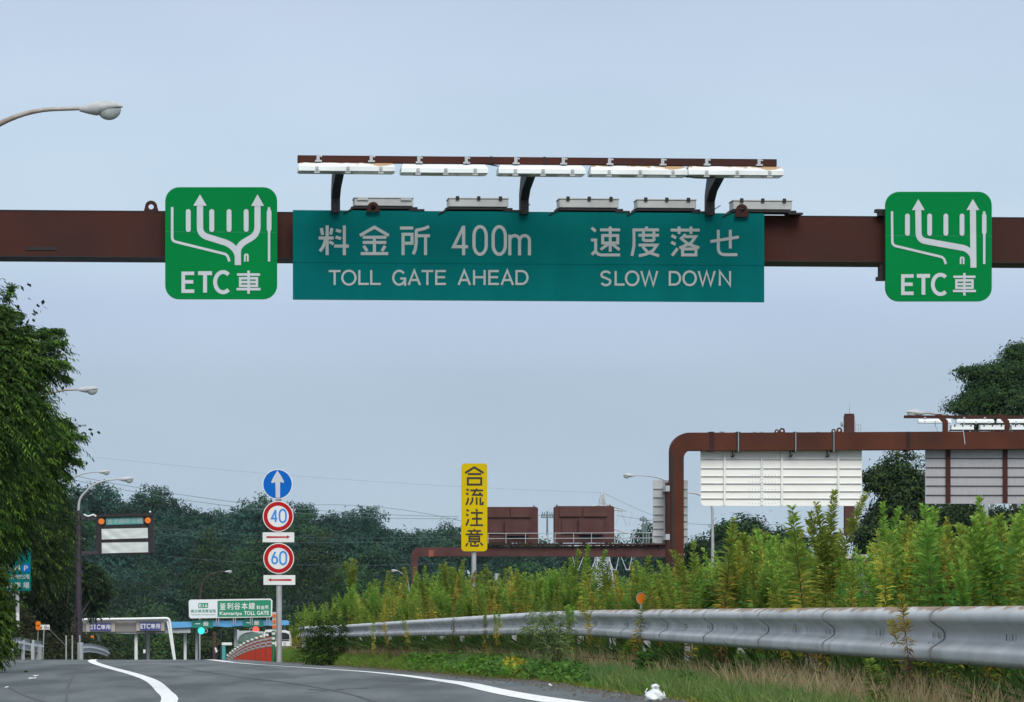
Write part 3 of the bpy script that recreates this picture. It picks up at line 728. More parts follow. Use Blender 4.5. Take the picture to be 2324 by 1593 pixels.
lane_sign(z4_, (425, 120, 1735, 1472),
          [([(827, 340), (832, 715), (1420, 820), (1505, 900), (1508, 1056)], 74), ([(1501, 340), (1508, 1057)], 74)],
          [[(827, 211), (749, 348), (907, 348)], [(1500, 210), (1421, 347), (1580, 347)]],
          [(693, 390, 664, 58), (967, 390, 664, 58), (1167, 390, 664, 58), (1366, 390, 664, 58)],
          [([(503, 362), (507, 780), (1140, 930), (1168, 1012)], 29, 50)], [([(1351, 1013), (1351, 930), (1387, 930), (1387, 1013)], 21, 17)], (1640, 362, 1012),
          [('E', 625, 1142, 770, 1390, 42), ('T', 810, 1140, 972, 1390, 46), ('C', 995, 1124, 1185, 1403, 46), ('車', 1255, 1122, 1538, 1400, 29)],
          'green ETC lane sign whose arrow branches left from a straight one, at the right end', 660)
# bracket showing beside the right-hand lane sign
b = MB()
for (a, c, e_, f_) in ((305, 333, 430, 373), (340, 373, 430, 415), (350, 1022, 430, 1168), (322, 1168, 430, 1213)):
    p, q = z4_(a, c), z4_(e_, f_); GF.box(b, p[0], p[1], q[0], q[1], .12, .10)
b.build('sign_bracket', M['darkmetal'], gant)

# ------------------------------------------------------------------ street lamps
def head_mesh():
    """cobra head lamp: along +x from the arm joint, 1 m long"""
    b = MB(); n = 14; st = [(0, .05, .05, .05, -.02), (.05, .07, .075, .07, -.02), (.2, .11, .115, .12, -.03), (.38, .15, .145, .165, -.04), (.6, .18, .165, .12, -.045), (.78, .165, .14, .07, -.05), (.92, .10, .08, .03, -.06), (1.0, .02, .02, .01, -.07)]
    vs = []
    for x, wy, ht, hb, zc in st:
        for k in range(n):
            q = 2 * math.pi * k / n; s_ = math.sin(q)
            vs.append((x, wy * math.cos(q), zc + (ht if s_ > 0 else hb) * s_))
    fs = [(i * n + k, i * n + (k + 1) % n, (i + 1) * n + (k + 1) % n, (i + 1) * n + k) for i in range(len(st) - 1) for k in range(n)]
    b.add(vs, fs, True); b.add(vs[:n], [tuple(range(n))])
    return b
def globe_mesh():
    b = MB(); n = 14; vs = []
    for i in range(7):
        a = math.pi / 2 * i / 6
        for k in range(n):
            q = 2 * math.pi * k / n; vs.append((.68 + .27 * math.cos(a) * math.cos(q), .15 * math.cos(a) * math.sin(q), -.10 - .24 * math.sin(a)))
    b.add(vs, [(i * n + k, i * n + (k + 1) % n, (i + 1) * n + (k + 1) % n, (i + 1) * n + k) for i in range(6) for k in range(n)], True)
    return b
LG = 'street lamps with curved arms along the expressway'
def street_lamp(label, hx, hy, d, size, arm, base_z, left=True, m_arm='poleg', zhead=None, tilt=6):
    """hx,hy: where the arm meets the lamp head in the picture; arm: list of (dx,dz) in metres from there to the pole foot top"""
    p = at(hx, hy, d); sgn = 1 if left else -1
    ax = p.x + sgn * arm[-1][0]
    o = thing('street_lamp', label, 'street lamp', (ax, d, base_z), 0, LG)
    b = MB(); path = [(p.x, d, p.z)] + [(p.x + sgn * a, d, p.z + z) for a, z in arm]
    # smooth the arm
    pts = [(q[0], q[2]) for q in path]; sm = rounded(pts, 1.2, 6)
    last = sm[-1]; full = [(q[0], d, q[1]) for q in sm]
    b.tube(full, [.045 * size + .04 * i / len(full) for i in range(len(full))], 8); b.build('arm', M[m_arm], o, True)
    b = MB(); b.tube([(ax, d, last[1]), (ax, d, base_z)], [.085, .13], 10); b.build('pole', M['poleg'], o, True)
    for nm, mm, mt in (('lamp_head', head_mesh(), 'lampgrey'), ('lamp_glass', globe_mesh(), 'globe')):
        c = math.cos(math.radians(tilt)); s_ = math.sin(math.radians(tilt))
        mm.v = [(p.x - sgn * (-1) * 0 + (1 if left else -1) * (x * c - z * s_) * size, d + y * size, p.z + (x * s_ + z * c) * size) for x, y, z in mm.v]
        mm.build(nm, M[mt], o, True)
    return o
# the four on the left reach over the road towards the right; those on the right reach back to the left
street_lamp('large street lamp at upper left above the gantry, on a weathered curved arm', 180, 246, 74, 1.0, [(-1.0, -.03), (-1.85, -.33), (-3.0, -1.2), (-3.6, -3.4)], base(74), True, 'armrust')
street_lamp('second lamp down, half hidden by the feathery roadside tree at left', 178, 884, 150, .93, [(-.9, -.04), (-1.7, -.33), (-2.7, -1.1), (-3.1, -3)], base(150), True, 'armrust')
street_lamp('small lamp poking out of the tree just above the message board lamp', 223, 1071, 250, .92, [(-.9, -.05), (-1.8, -.35), (-2.7, -1.1), (-3.1, -3)], base(250), True)
street_lamp('small lamp reaching left between the pylon and the brown portal column', 1440, 1079, 245, .88, [(-1.2, -.02), (-2.2, -.28), (-3.2, -.9), (-3.7, -3)], base(245) - .5, False)
street_lamp('lamp at right just above the lamp rail of the grey panelled gantry', 2100, 937, 165, .98, [(-1.1, -.12), (-2.0, -.45), (-2.9, -1.2), (-3.4, -3)], base(165) - .4, False, 'armrust')
street_lamp('slim grey lamp right of the brown portal column, its head hidden by the column', 1551, 1117, 190, .9, [(-.6, -.03), (-1.2, -.22), (-1.7, -.75), (-1.72, -2.4)], base(190), False)
street_lamp('little lamp on a brown arm above the toll plaza sign', 510, 1297, 395, .9, [(-1.4, -.1), (-2.6, -.8), (-3.0, -2.6), (-3.05, -5)], base(395), True, 'brown_far')
street_lamp('tiny pale lamp head above the weeds, left of the brown column', 903, 1295, 380, .8, [(-.6, -.4), (-1.2, -1.2), (-1.4, -3)], base(380), False)
street_lamp('lamp arm behind the tall weed below the white panelled board', 1958, 1152, 210, .9, [(-.9, -.1), (-1.9, -.5), (-2.6, -1.2), (-2.9, -3)], base(210), False)

# ------------------------------------------------------------------ speed sign post
SF = Frame(632, 98, 0, zmed(-.3, 98))
sp_ = SF.root('speed_sign_post', 'grey post carrying a blue arrow disc over the 40 and 60 speed discs', 'road sign')
b = MB(); u, zt3 = SF.uz(632, 1066, 0); b.tube([(u, 0, zt3), (SF.uz(634, 1470, 0)[0], 0, -.3)], .085, 12); b.build('post', M['poleg'], sp_)
def zz(x, y): return ((840 + x * 220 / 762) * W0 / 3489, (1560 + y * 220 / 762) * W0 / 3489)
def disc_sign(cx, cy, r, layers, name, off=.13):
    c = zz(cx, cy); k = zz(1, 0)[0] - zz(0, 0)[0]; u, z = SF.uz(c[0], c[1], off); s = SF.sc(c[0], off) * k
    b = MB(); b.disc(u, z, r * s, -off, -off + .03, 48); pl = b.build('disc', M['signwhite'], sp_)
    for j, (ro, ri, m, nm) in enumerate(layers):
        b = MB(); b.disc(u, z, ro * s, -off - .004 - .002 * j, -off - .001, 48, None if ri is None else ri * s); b.build(nm, M[m], sp_)
    b = MB(); b.box(u - .05, u + .05, -off + .031, -.02, z - .03, z + .03); b.build('clamp', M['galv'], sp_)
    return c
disc_sign(366, 310, 178, [(168, None, 'blue', 'blue_face')], 'arrow')
b = MB(); o_ = .13 + .006
poly_px(b, SF, [zz(*p) for p in ((364, 148), (410, 215), (443, 280), (438, 296), (425, 292), (396, 284), (396, 470), (344, 470), (340, 288), (300, 298), (290, 290), (294, 275), (325, 215))], o_); b.build('up_arrow', M['letter2'], sp_)
for cy, d1 in ((690, '4'), (1186, '6')):
    disc_sign(373 if cy < 1000 else 379, cy, 182, [(172, 126, 'red', 'red_ring')], 'limit')
    b = MB(); dx = 0 if cy < 1000 else 5; top, bot = cy - 78, cy + 67
    put(b, SF, zz, d1, 290 + dx, top, 364 + dx, bot, 21, .136); put(b, SF, zz, '0', 382 + dx, top - 12, 472 + dx, bot + 12, 21, .136)
    b.build('digits', M['bluetxt'], sp_)
for y0, y1, x0, x1, rev in ((878, 995, 190, 563, 0), (1383, 1498, 200, 575, 1)):
    a, c = zz(x0, y0), zz(x1, y1); b = MB(); SF.box(b, a[0], a[1], c[0], c[1], .12, .025); b.build('arrow_plate', M['signwhite'], sp_)
    b = MB(); cy = (y0 + y1) / 2 - 2
    P = [(236, cy - 11), (475, cy - 8), (475, cy - 21), (515, cy - 3), (475, cy + 19), (475, cy + 8), (236, cy + 11)]
    if rev: P = [(528 + 236 - x + 2, y + 2) for x, y in P]
    poly_px(b, SF, [zz(*p) for p in P], .12); b.build('red_arrow', M['red'], sp_)
b = MB(); SF.box(b, 618, 1389, 627, 1430, .10, .05, .01); b.build('reflector_backboard', M['lampgrey'], sp_)
for y in (1397, 1410, 1422):
    b = MB(); u, z = SF.uz(622.5, y, .11); b.disc(u, z, .058, -.13, -.101, 20); b.build('amber_reflector', M['orange'], sp_)
    b = MB(); b.disc(u, z, .018, -.14, -.1305, 10); b.build('reflector_centre', M['barrierdark'], sp_)
b = MB(); u, z = SF.uz(625, 1430, .08); b.tube([(u, -.08, z), (u + .09, -.05, .1)], .012, 6); b.build('reflector_stay', M['armrust'], sp_)

# ------------------------------------------------------------------ yellow merge sign
YF = Frame(1076, 75, -1.5, zmed(4.2, 75))
ys = YF.root('merge_warning_sign', 'tall yellow board with black characters on a pale post among the weeds', 'road sign')
b = MB(); b.prism(YF.pts(rrect(1047, 1051.5, 1106, 1251, 8), .1), -.1, -.07); b.build('board', M['yellow'], ys)
b = MB(); a, z = YF.uz(1075.5, 1060, 0); b.tube([(a, 0, z), (a, 0, -.4)], .055, 12); b.build('post', M['galv'], ys)
zy = lambda x, y: ((1360 + x * 940 / 2324) * W0 / 3489, (1540 + y * 940 / 2324) * W0 / 3489)
b = MB()
for ch, x0, y0, x1, y1, wd in (('合', 553, 118, 714, 282, 17), ('流', 560, 307, 708, 450, 15), ('注', 560, 480, 708, 625, 15.5), ('意', 558, 648, 708, 798, 14.5)): put(b, YF, zy, ch, x0, y0, x1, y1, wd, .104)
b.build('lettering', M['black'], ys)
b = MB()
for y in (1085, 1150, 1215): q = YF.uz(1076, y, 0)[1]; b.box(a - .22, a + .22, -.069, -.05, q - .025, q + .025)
b.build('back_bar', M['galv'], ys)

# ------------------------------------------------------------------ brown portal gantry seen from behind, and its boards
PF = Frame(1515, 115, 1.0, base(115) - .3)
z8 = lambda x, y: (1398.8 + x * .27597, 865.9 + y * .27597)
zr = lambda x, y: (1798.5 + x * .30103, 892.6 + y * .30103)
pg = PF.root('portal_gantry', 'rusty brown portal gantry with a rounded corner, carrying sign boards seen from behind', 'gantry')
b = MB()
o_pts = []
xo, xi = 1523, 1552; yt8, yb8 = 981.5, 1022
outer = [(xo, 1340)] + arc(1565, yt8 + 42, 42, 42, 180, 270, 10) + [(2620, 977)]
inner = [(2620, 1018)] + arc(1568, 1040, 16, 17, 270, 180, 8) + [(xi + 1, 1340)]
O = PF.pts(outer, 0); I = PF.pts(inner[::-1], 0)
# build the bent box section as a strip of quads so that the inside stays open
def strip2(mb, A, B, y0, y1):
    n = 40
    def rs(P):
        P = [np.array(p) for p in P]; s = [0]
        for i in range(1, len(P)): s.append(s[-1] + np.linalg.norm(P[i] - P[i - 1]))
        return P, s
    vs = []; m = len(A)
    for a, c in zip(A, B): vs += [(a[0], y0, a[1]), (c[0], y0, c[1]), (c[0], y1, c[1]), (a[0], y1, a[1])]
    fs = []
    for i in range(m - 1):
        for k in range(4):
            j = (k + 1) % 4; fs.append((4 * i + k, 4 * i + j, 4 * i + 4 + j, 4 * i + 4 + k))
    fs += [(0, 1, 2, 3), (4 * m - 4, 4 * m - 3, 4 * m - 2, 4 * m - 1)]
    mb.add(vs, fs)
Oa = PF.pts([(xo, 1340)] + arc(1565, yt8 + 42, 42, 42, 180, 270, 10) + [(1700, yt8), (2620, 977)])
Ia = PF.pts([(xi, 1340)] + arc(1569, 1040, 17, 18, 180, 270, 10) + [(1700, yb8), (2620, 1017)])
strip2(b, Oa, Ia, 0, .62)
b.build('frame', M['rustbeam'], pg)
b = MB(); (a, t) = PF.uz(2590, 1018, 0); (c, q) = PF.uz(2619, 1360, 0); b.box(a, c, .001, .619, q, t - .002); b.build('far_column', M['rustbeam'], pg)
for x0, x1 in ((1610, 1621), (2057, 2066)):
    b = MB(); (a, t) = PF.uz(x0, 979.5, .01); (c, q) = PF.uz(x1, 1024, .01); b.box(a, c, -.012, .632, q, t); b.build('splice_plate', M['brown'], pg)
    b = MB()
    for xx in (x0 + 2, x1 - 2):
        for k in range(9): u, z = PF.uz(xx, 984 + k * 4.3, .02); b.lathe([(0, .02), (.016, .018), (.02, 0)], (0, 0, 0), 6) if False else b.box(u - .016, u + .016, -.03, -.0125, z - .016, z + .016)
    tag(b.build('bolt_heads', M['darkmetal'], pg), kind='stuff')
for x0, x1 in ((1672, 1680), (1803, 1809), (1889, 1896)):
    b = MB(); (a, t) = PF.uz(x0, 979.5, .01); (c, q) = PF.uz(x1, 1025, .01); b.box(a, c, -.02, .64, q, t); b.build('clamp_band', M['darkmetal'], pg)
    b = MB(); b.box((a + c) / 2 - .01, (a + c) / 2 + .01, -.03, -.021, q, t); b.build('steel_strap', M['galv'], pg)
for x, y, r in ((1763, 974, 5), (1775, 971, 6.5), (1892, 973, 5), (1905, 970, 6.5), (2193, 968, 6)): lug(PF, pg, x, y, 985, -.3, 'rustbeam', r=r, hole=r * .42)
b = MB(); r_ = random.Random(3)
for x in (1636, 1640, 1712, 1728, 1856):
    u, z = PF.uz(x, 982, -.2); b.add([(u, .2, z), (u + .12, .2, z + .07), (u + .05, .2, z + .02), (u - .04, .2, z + .05)], [(0, 1, 2), (0, 2, 3)])
b.build('wire_ends', M['darkmetal'], pg)
def back_board(F, x0, y0, x1, y1, off, hrib, vrib, label, m, mv, wv=4, r=10, name='sign_board', dep=.05, gr='sign boards seen from behind', mh='galv', hh=1.2):
    o = F.root(name, label, 'sign board', gr)
    b = MB(); P = F.pts([(x0, y0), (x1, y0)] + arc(x1 - r, y1 - r, r, r, 0, 90, 6) + arc(x0 + r, y1 - r, r, r, 90, 180, 6), off)
    b.prism(P, -off, -off + dep); b.build('panel', M[m], o)
    for y in hrib:
        b = MB(); (a, t) = F.uz(x0 + 1, y - hh, off); (c, q) = F.uz(x1 - 1, y + hh, off); b.box(a, c, -off - .05, -off - .001, q, t); b.build('stiffener', M[mh], o)
    for x in vrib:
        b = MB(); (a, t) = F.uz(x - wv / 2, y0, off); (c, q) = F.uz(x + wv / 2, y1 - 1, off); b.box(a, c, -off - .08, -off - .051, q, t)
        b.build('upright', M[mv], o)
    return o
wb = back_board(PF, 1590, 1018, 1956, 1148, -.45, [1042.5, 1063, 1081, 1097.5, 1115, 1131.5], [1644, 1774, 1902], 'white panelled sign board hung under the brown portal, its back facing the camera', 'whitepanel', 'white', 4.5, mh='galv', hh=.55)
b = MB(); (a, t) = PF.uz(1726, 1035, -.45); (c, q) = PF.uz(1732, 1147, -.45); b.box(a, c, .40, .449, q, t); b.build('joint_strip', M['white'], wb)
b = MB()
for y in (1039, 1078, 1094, 1111, 1128, 1143):
    for k in range(9):
        u, z = PF.uz(1700 + k * 7.4, y, -.45); b.lathe([(.011, -.008), (.011, .008)], (u, .445, z), 6)
for k in range(14):
    u, z = PF.uz(1729, 1046 + k * 7, -.45); b.lathe([(.011, -.008), (.011, .008)], (u, .395, z), 6)
tag(b.build('rivets', M['darkmetal'], wb), kind='stuff')
for x in (1662, 1793, 1877):
    b = MB(); u, z = PF.uz(x, 1035, -.3); b.tube([(u, .3, z + .35), (u, .3, z)], .02, 6); b.tube([(u - .05, .3, z - .02), (u + .05, .3, z - .02), (u + .07, .3, z + .06)], .025, 6); b.build('hanging_clamp', M['darkmetal'], wb)
gb = back_board(PF, 2100, 1012, 2480, 1143, -.45, [1040, 1061, 1082, 1102.5, 1123.5], [2151, 2280.5, 2410], 'grey metal sign board with brown uprights under the portal at the right edge', 'alu', 'brown', 10.5, r=2, mh='darkmetal', hh=.7)
# vertical ribbed board clamped to the portal column
vb = back_board(PF, 1482, 1090, 1561, 1233, -.9, [1109, 1128, 1148, 1167, 1182, 1199, 1216], [1508, 1537], 'upright ribbed metal board with rounded corners behind the portal column', 'boardgrey', 'galv', 5, r=6, mh='galv', hh=1.0)
b = MB(); (a, t) = PF.uz(1514.5, 1000, 0); (c, q) = PF.uz(1522.2, 1340, 0); b.box(a, c, .0, .55, q, PF.uz(1515, 1095, 0)[1]); b.build('column_rib', M['brown'], pg)
for y in (1102, 1212):
    b = MB(); (a, t) = PF.uz(1511, y, .02); (c, q) = PF.uz(1520, y + 13, .02); b.box(a, c, -.03, .9, q, t); b.build('board_clamp', M['galv'], pg)
b = MB(); b.box(PF.uz(1523.2, 0, 0)[0], PF.uz(1528, 0, 0)[0], -.012, -.001, PF.uz(1525, 1340, 0)[1], PF.uz(1525, 1030, 0)[1]); b.build('edge_plate', M['darkmetal'], pg)
# lamp rail on the portal, its arms and lamps
b = MB(); (a, t) = PF.uz(2082, 942, 1.2); (c, q) = PF.uz(2600, 949, 1.2); b.box(a, c, -1.2 + 2.2, -1.1 + 2.2, PF.uz(2082, 949, -1)[1], PF.uz(2082, 942.5, -1)[1]); b.build('lamp_rail', M['brown'], pg)
for x in (2146, 2285, 2424):
    b = MB(); u1 = PF.uz(x, 975, -.3)[0]; zlo = PF.uz(x, 982, -.3)[1]; zmid = PF.uz(x, 958, -.3)[1]; zhi = PF.uz(x, 946, -1)[1]; u2 = PF.uz(x - 28, 946, -1)[0]
    strip2(b, [(u1 - .09, zlo), (u1 - .09, zmid), (u2 - .08, zhi + .05)], [(u1 + .09, zlo), (u1 + .09, zmid + .05), (u2 + .12, zhi + .06)], .3, .42)
    b.build('cranked_arm', M['rustbeam'], pg)
PG = 'floodlights above the grey board on the portal'
for i, (x0, x1) in enumerate(((2083, 2158), (2170, 2255), (2262, 2345), (2352, 2430))):
    upper_lamp(PF, x0, x1, 951, 955, 960, -1.0, ['leftmost pale floodlight under the lamp rail of the portal gantry', 'pale floodlight between the two cranked arms of the portal gantry', 'pale floodlight right of the second cranked arm of the portal gantry', 'pale floodlight at the far end of the portal lamp rail'][i], M['lampwhite'], group=PG, s=.8)
for i, (x0, x1) in enumerate(((2157, 2209), (2223, 2278), (2294, 2350))):
    low_lamp(PF, x0, x1, 965, 975.5, -.25, ['white box lamp behind the lug on the portal beam', 'white box lamp left of the second arm on the portal beam', 'white box lamp at the right picture edge on the portal beam'][i], gr='box lamps on the portal beam', m='lampwhite')
b = MB(); P_ = [PF.uz(x, y, .02) for x, y in ((2186, 975), (2188, 990), (2190, 1008))]; b.tube([(u, -.02, z) for u, z in P_], .014, 6)
P_ = [PF.uz(x, y, -1) for x, y in ((2120, 955), (2124, 970), (2129, 981))]; b.tube([(u, 1, z) for u, z in P_], .012, 6)
b.build('loose_cable', M['letter2'], pg)

# steel mast behind the portal
TF = Frame(1929, 165, 0, base(165) - .5)
tw = TF.root('steel_mast', 'maroon steel mast with a lightning rod rising behind the portal beam', 'mast')
b = MB()
P = [(1917, 940), (1938, 940)]
(a, t) = TF.uz(1918, 943, 0); (c, _) = TF.uz(1939.5, 943, 0); zb9 = TF.uz(1930, 1215, 0)[1]
b.box(a, c, 0, .45, zb9, t); b.build('shaft', M['brown_far'], tw)
b = MB()
for k in range(5): q = a + (c - a) * (k + .5) / 5; b.box(q - .012, q + .012, -.012, -.001, t - .8, t - .02)
b.box(a + .02, c - .02, .02, .42, t + .001, t + .10); b.build('head_ribs', M['brown'], tw)
b = MB(); m_ = (a + c) / 2; b.tube([(m_ + .02, .2, t + .1), (m_ + .02, .2, t + .38)], [.03, .022], 6); b.tube([(m_ + .02, .2, t + .38), (m_ + .02, .2, TF.uz(1927, 910, 0)[1])], [.012, .004], 6); b.build('lightning_rod', M['poleg'], tw)
b = MB(); u, z = TF.uz(1911, 962, .1); b.lathe([(0, 0), (.1, .02), (.15, .1), (.155, .12), (.11, .13), (0, .1)], (0, 0, 0), 14)
b.v = [(u - (zz_ - .06) * .9, -.1 + y, z + x) for x, y, zz_ in b.v]; b.build('floodlight', M['globe'], tw)
b = MB(); b.tube([(u, -.1, z), (a, .1, z + .02)], .02, 6); b.tube([(u + .05, -.1, z - .1), (a, .1, z - .28)], .015, 6)
b.build('floodlight_bracket', M['poleg'], tw)
b = MB()
for x in (1941.5, 1948, 1953.5): q, zt9 = TF.uz(x, 962 if x > 1945 else 955, -.1); b.tube([(q, .1, zt9), (q, .1, TF.uz(x, 985, -.1)[1])], .014, 5)
for y in (964, 974): b.tube([(TF.uz(1940, y, -.1)[0], .1, TF.uz(1940, y, -.1)[1]), (TF.uz(1954, y, -.1)[0], .1, TF.uz(1954, y, -.1)[1])], .012, 5)
b.build('ladder_cage', M['poleg'], tw)
b = MB(); pa = [TF.uz(x, y, -.2) for x, y in ((1938, 1185), (1970, 1187), (2010, 1185), (2040, 1183))]; b.tube([(u, .2, z) for u, z in pa], .012, 5)
pa = [TF.uz(x, y, -.2) for x, y in ((1938, 1199), (2005, 1200))]; b.tube([(u, .2, z) for u, z in pa], .03, 5); b.build('cross_arm', M['galv'], tw)

# ------------------------------------------------------------------ far brown gantry with two equipment cabinets
z7 = lambda x, y: (905.9 + x * .26942, 1025.8 + y * .26942)
FF = Frame(934, 185, .6, base(185) - .4)
fg = FF.root('message_gantry', 'low dark red gantry in the distance with a railed walkway', 'gantry')
A_ = FF.pts([(934, 1330)] + arc(955, 1262, 21, 20, 180, 270, 8) + [(1100, 1241.5), (1513, 1237)])
B_ = FF.pts([(948, 1330)] + arc(957, 1272, 9, 9, 180, 270, 8) + [(1100, 1262), (1513, 1264)])
b = MB(); strip2(b, A_, B_, 0, .55); b.build('frame', M['brown_far'], fg)
b = MB(); FF.box(b, *z7(249, 824), *z7(292, 880), .03, .02); b.build('hatch_plate', mat('orange_rust_plate', (.32, .09, .04), .8, col2=(.2, .06, .04), nscale=3), fg)
b = MB(); FF.box(b, *z7(700, 770), *z7(2260, 782), .3, .9); b.build('walkway', M['brown'], fg)
for k in range(13):
    x = 1101 + k * 33; b = MB(); FF.box(b, x, 1236.5, x + 3, 1241.5, .25, .7); b.build('walkway_bracket', M['darkmetal'], fg)
for x in (749, 900, 1064, 1175, 1250, 1313, 1470, 1620, 1815, 1860, 1975, 2105, 2135):
    b = MB(); p, q = z7(x, 682 if x != 1860 else 690), z7(x, 772); u, zt9 = FF.uz(p[0], p[1], .28); zb9 = FF.uz(q[0], q[1], .28)[1]; b.tube([(u, -.28, zb9), (u, -.28, zt9)], .022, 5); b.build('rail_post', M['galv'], fg)
for y in (683, 727):
    b = MB(); P_ = [FF.uz(*z7(x, yy), .28) for x, yy in ((745, y + 3), (1500, y), (2140, y - 3))]; b.tube([(u, -.28, z) for u, z in P_], .02, 5); b.build('handrail', M['galv'], fg)
def cabinet(x0, x1, y0, y1, label, sp1, box, shadow):
    o = FF.root('equipment_cabinet', label, 'cabinet', 'maroon cabinets on the far gantry')
    b = MB(); b.prism(FF.pts(rrect(*z7(x0, y0), *z7(x1, y1), 5), -.1), .1, .9); b.build('body', M['brown_far'], o)
    xm = sp1
    for xa, xb in ((x0 + 40, xm - 5), (xm + 5, x1 - 60)):
        b = MB(); FF.box(b, *z7(xa, y0 + 12), *z7(xb, y0 + 88), .02, .11); b.build('upper_panel', M['brown_far'], o)
    b = MB(); FF.box(b, *z7(x0 + 60, y0 + 120), *z7(box[0] - 18, y1 - 75), .0, .09); b.build('lower_panel', M['brown_far'], o)
    b = MB(); FF.box(b, *z7(*box[:2]), *z7(*box[2:]), .22, .31); b.build('equipment_box', M['brown_far'], o)
    b = MB(); FF.box(b, *z7(box[0] + 10, box[3] + 1), *z7(box[2] - 10, box[3] + 28), -.06, .03); b.build('vent_slot', M['darkmetal'], o)
    for xx in (x0 + 20, x1 - 35):
        b = MB(); u, z = FF.uz(*z7(xx, y0), -.3); b.disc(u, z + .03, .06, .3, .33, 10, .025); b.build('lifting_eye', M['darkmetal'], o)
    b = MB()
    for xx in (x0 + 60, (x0 + x1) / 2, x1 - 60): q = FF.uz(*z7(xx, y1), -.1); b.box(q[0] - .06, q[0] + .06, .15, .8, q[1] - .16, q[1] - .001)
    b.build('feet', M['darkmetal'], o)
cabinet(690, 1170, 462, 762, 'maroon cabinet half behind the yellow sign, on the far gantry', 935, (893, 582, 1090, 705), 0)
cabinet(1310, 1812, 455, 762, 'maroon cabinet with boxy vent, right-hand one on the far gantry', 1545, (1513, 572, 1722, 697), 0)

# ------------------------------------------------------------------ pylon, poles and wires
QF = Frame(1367, 520, 8, -2)
py = QF.root('lattice_pylon', 'pale lattice pylon with insulators behind the far gantry', 'pylon')
def lat(mb, levels, x_, r=.09):
    """levels: (y, half-width) pairs in picture units: four legs with zigzag bracing"""
    k = QF.sc(1367)
    pts = [[(sx * hw * k, sy * hw * k, QF.uz(1367, y)[1]) for sx, sy in ((-1, -1), (1, -1), (1, 1), (-1, 1))] for y, hw in levels]
    for i in range(len(pts) - 1):
        for c in range(4):
            mb.tube([pts[i][c], pts[i + 1][c]], r, 4, False)
            j = (c + 1) % 4
            mb.tube([pts[i][c], pts[i + 1][j]], r * .6, 4, False); mb.tube([pts[i][j], pts[i + 1][c]], r * .6, 4, False); mb.tube([pts[i][c], pts[i][j]], r * .6, 4, False)
lv = [(1118, 2), (1128, 4), (1138, 5.5), (1148, 7), (1160, 7.5), (1175, 8), (1190, 8.5), (1207, 9), (1222, 9.5), (1238, 10.5), (1255, 12), (1272, 14), (1292, 17), (1314, 20), (1340, 23), (1372, 27), (1420, 33)]
b = MB(); lat(b, lv, 0); tag(b.build('tower', M['pylon'], py))
for y, xr_ in ((1159, 1423), (1210, 1425), (1262, 1423)):
    for sg_ in (1, -1):
        b = MB(); k = QF.sc(1367); z = QF.uz(1367, y)[1]; hx = sg_ * (xr_ - 1367) * k; ww = 8 * k
        for dy in (-ww, ww): b.tube([(sg_ * ww, dy, z + .15), (hx, 0, z)], .08, 4); b.tube([(sg_ * ww, dy, z + 1.0), (hx, 0, z)], .07, 4)
        for q in (.3, .55, .8): b.tube([(sg_ * ww + (hx - sg_ * ww) * q, 0, z + .0), (sg_ * ww + (hx - sg_ * ww) * q, 0, z + (1 - q) * .9)], .05, 4)
        b.build('cross_arm', M['pylon'], py)
        for x_off in (hx * .98, hx * .45):
            b = MB(); t_ = (x_off + hx * .05, 0, z - 2.2)
            for dx in (-.9, .9): b.tube([(x_off + dx, 0, z - .05), (t_[0] + dx * .25, 0, t_[2])], [.05, .08], 6)
            b.tube([(t_[0] - .35, 0, t_[2]), (t_[0] + .35, 0, t_[2])], .07, 6); b.build('insulator', M['letter2'], py)
def pole_px(x, y0, y1, d, label, r, arms):
    F = Frame(x, d, 0, EYE - (y1 - VY) / FL * d)
    o = F.root('utility_pole', label, 'utility pole', 'distant utility poles')
    b = MB(); b.tube([(0, 0, 0), (0, 0, (y1 - y0) / FL * d)], [r, r * .7], 8); b.build('pole', M['wire'], o)
    for y, hw in arms:
        b = MB(); z = (y1 - y) / FL * d; k = d / FL; b.box(-hw * k, hw * k, -.1, .1, z - .08, z + .08)
        for q in (-.9, -.5, .5, .9): b.tube([(q * hw * k, 0, z + .08), (q * hw * k, 0, z + .4)], .06, 5)
        b.build('cross_arm', M['wire'], o)
pole_px(1242, 1160, 1215, 420, 'utility pole with cross arms between the two maroon cabinets', .14, [(1169, 12), (1174, 14)])
pole_px(1460, 1171, 1240, 420, 'left one of two close utility poles right of the pylon', .13, [(1181, 7), (1196, 4), (1205, 4)])
pole_px(1467, 1179, 1240, 430, 'plain utility pole standing right beside the cross-armed one', .14, [])
pole_px(855, 1148, 1190, 640, 'thin utility pole on the wooded ridge', .13, [(1151, 7)])
WG = 'power lines across the sky and hill'
def wire(P, d, label, r=.05):
    o = thing('power_line', label, 'power line', at(P[0][0], P[0][1], d), 0, WG)
    sm = []
    n = 20
    (xa, ya), (xm, ym), (xb, yb) = P
    for i in range(n + 1):
        t = i / n; x = xa + (xb - xa) * t
        l0 = (x - xm) * (x - xb) / ((xa - xm) * (xa - xb)); l1 = (x - xa) * (x - xb) / ((xm - xa) * (xm - xb)); l2 = (x - xa) * (x - xm) / ((xb - xa) * (xb - xm))
        sm.append(at(x, ya * l0 + ym * l1 + yb * l2, d))
    b = MB(); b.tube(sm, r, 4, False); b.build('cable', M['wire'], o, True)
wire([(60, 1020), (700, 1082), (1365, 1118)], 515, 'topmost thin cable running down to the pylon peak', .013)
wire([(100, 1065), (500, 1135), (1040, 1172)], 400, 'upper cable of the pair above the wooded ridge', .028)
wire([(100, 1074), (480, 1143), (1040, 1177)], 402, 'lower cable of the pair above the wooded ridge', .028)
wire([(560, 1158), (850, 1150), (1050, 1183)], 404, 'cable dipping to the thin pole on the ridge', .025)
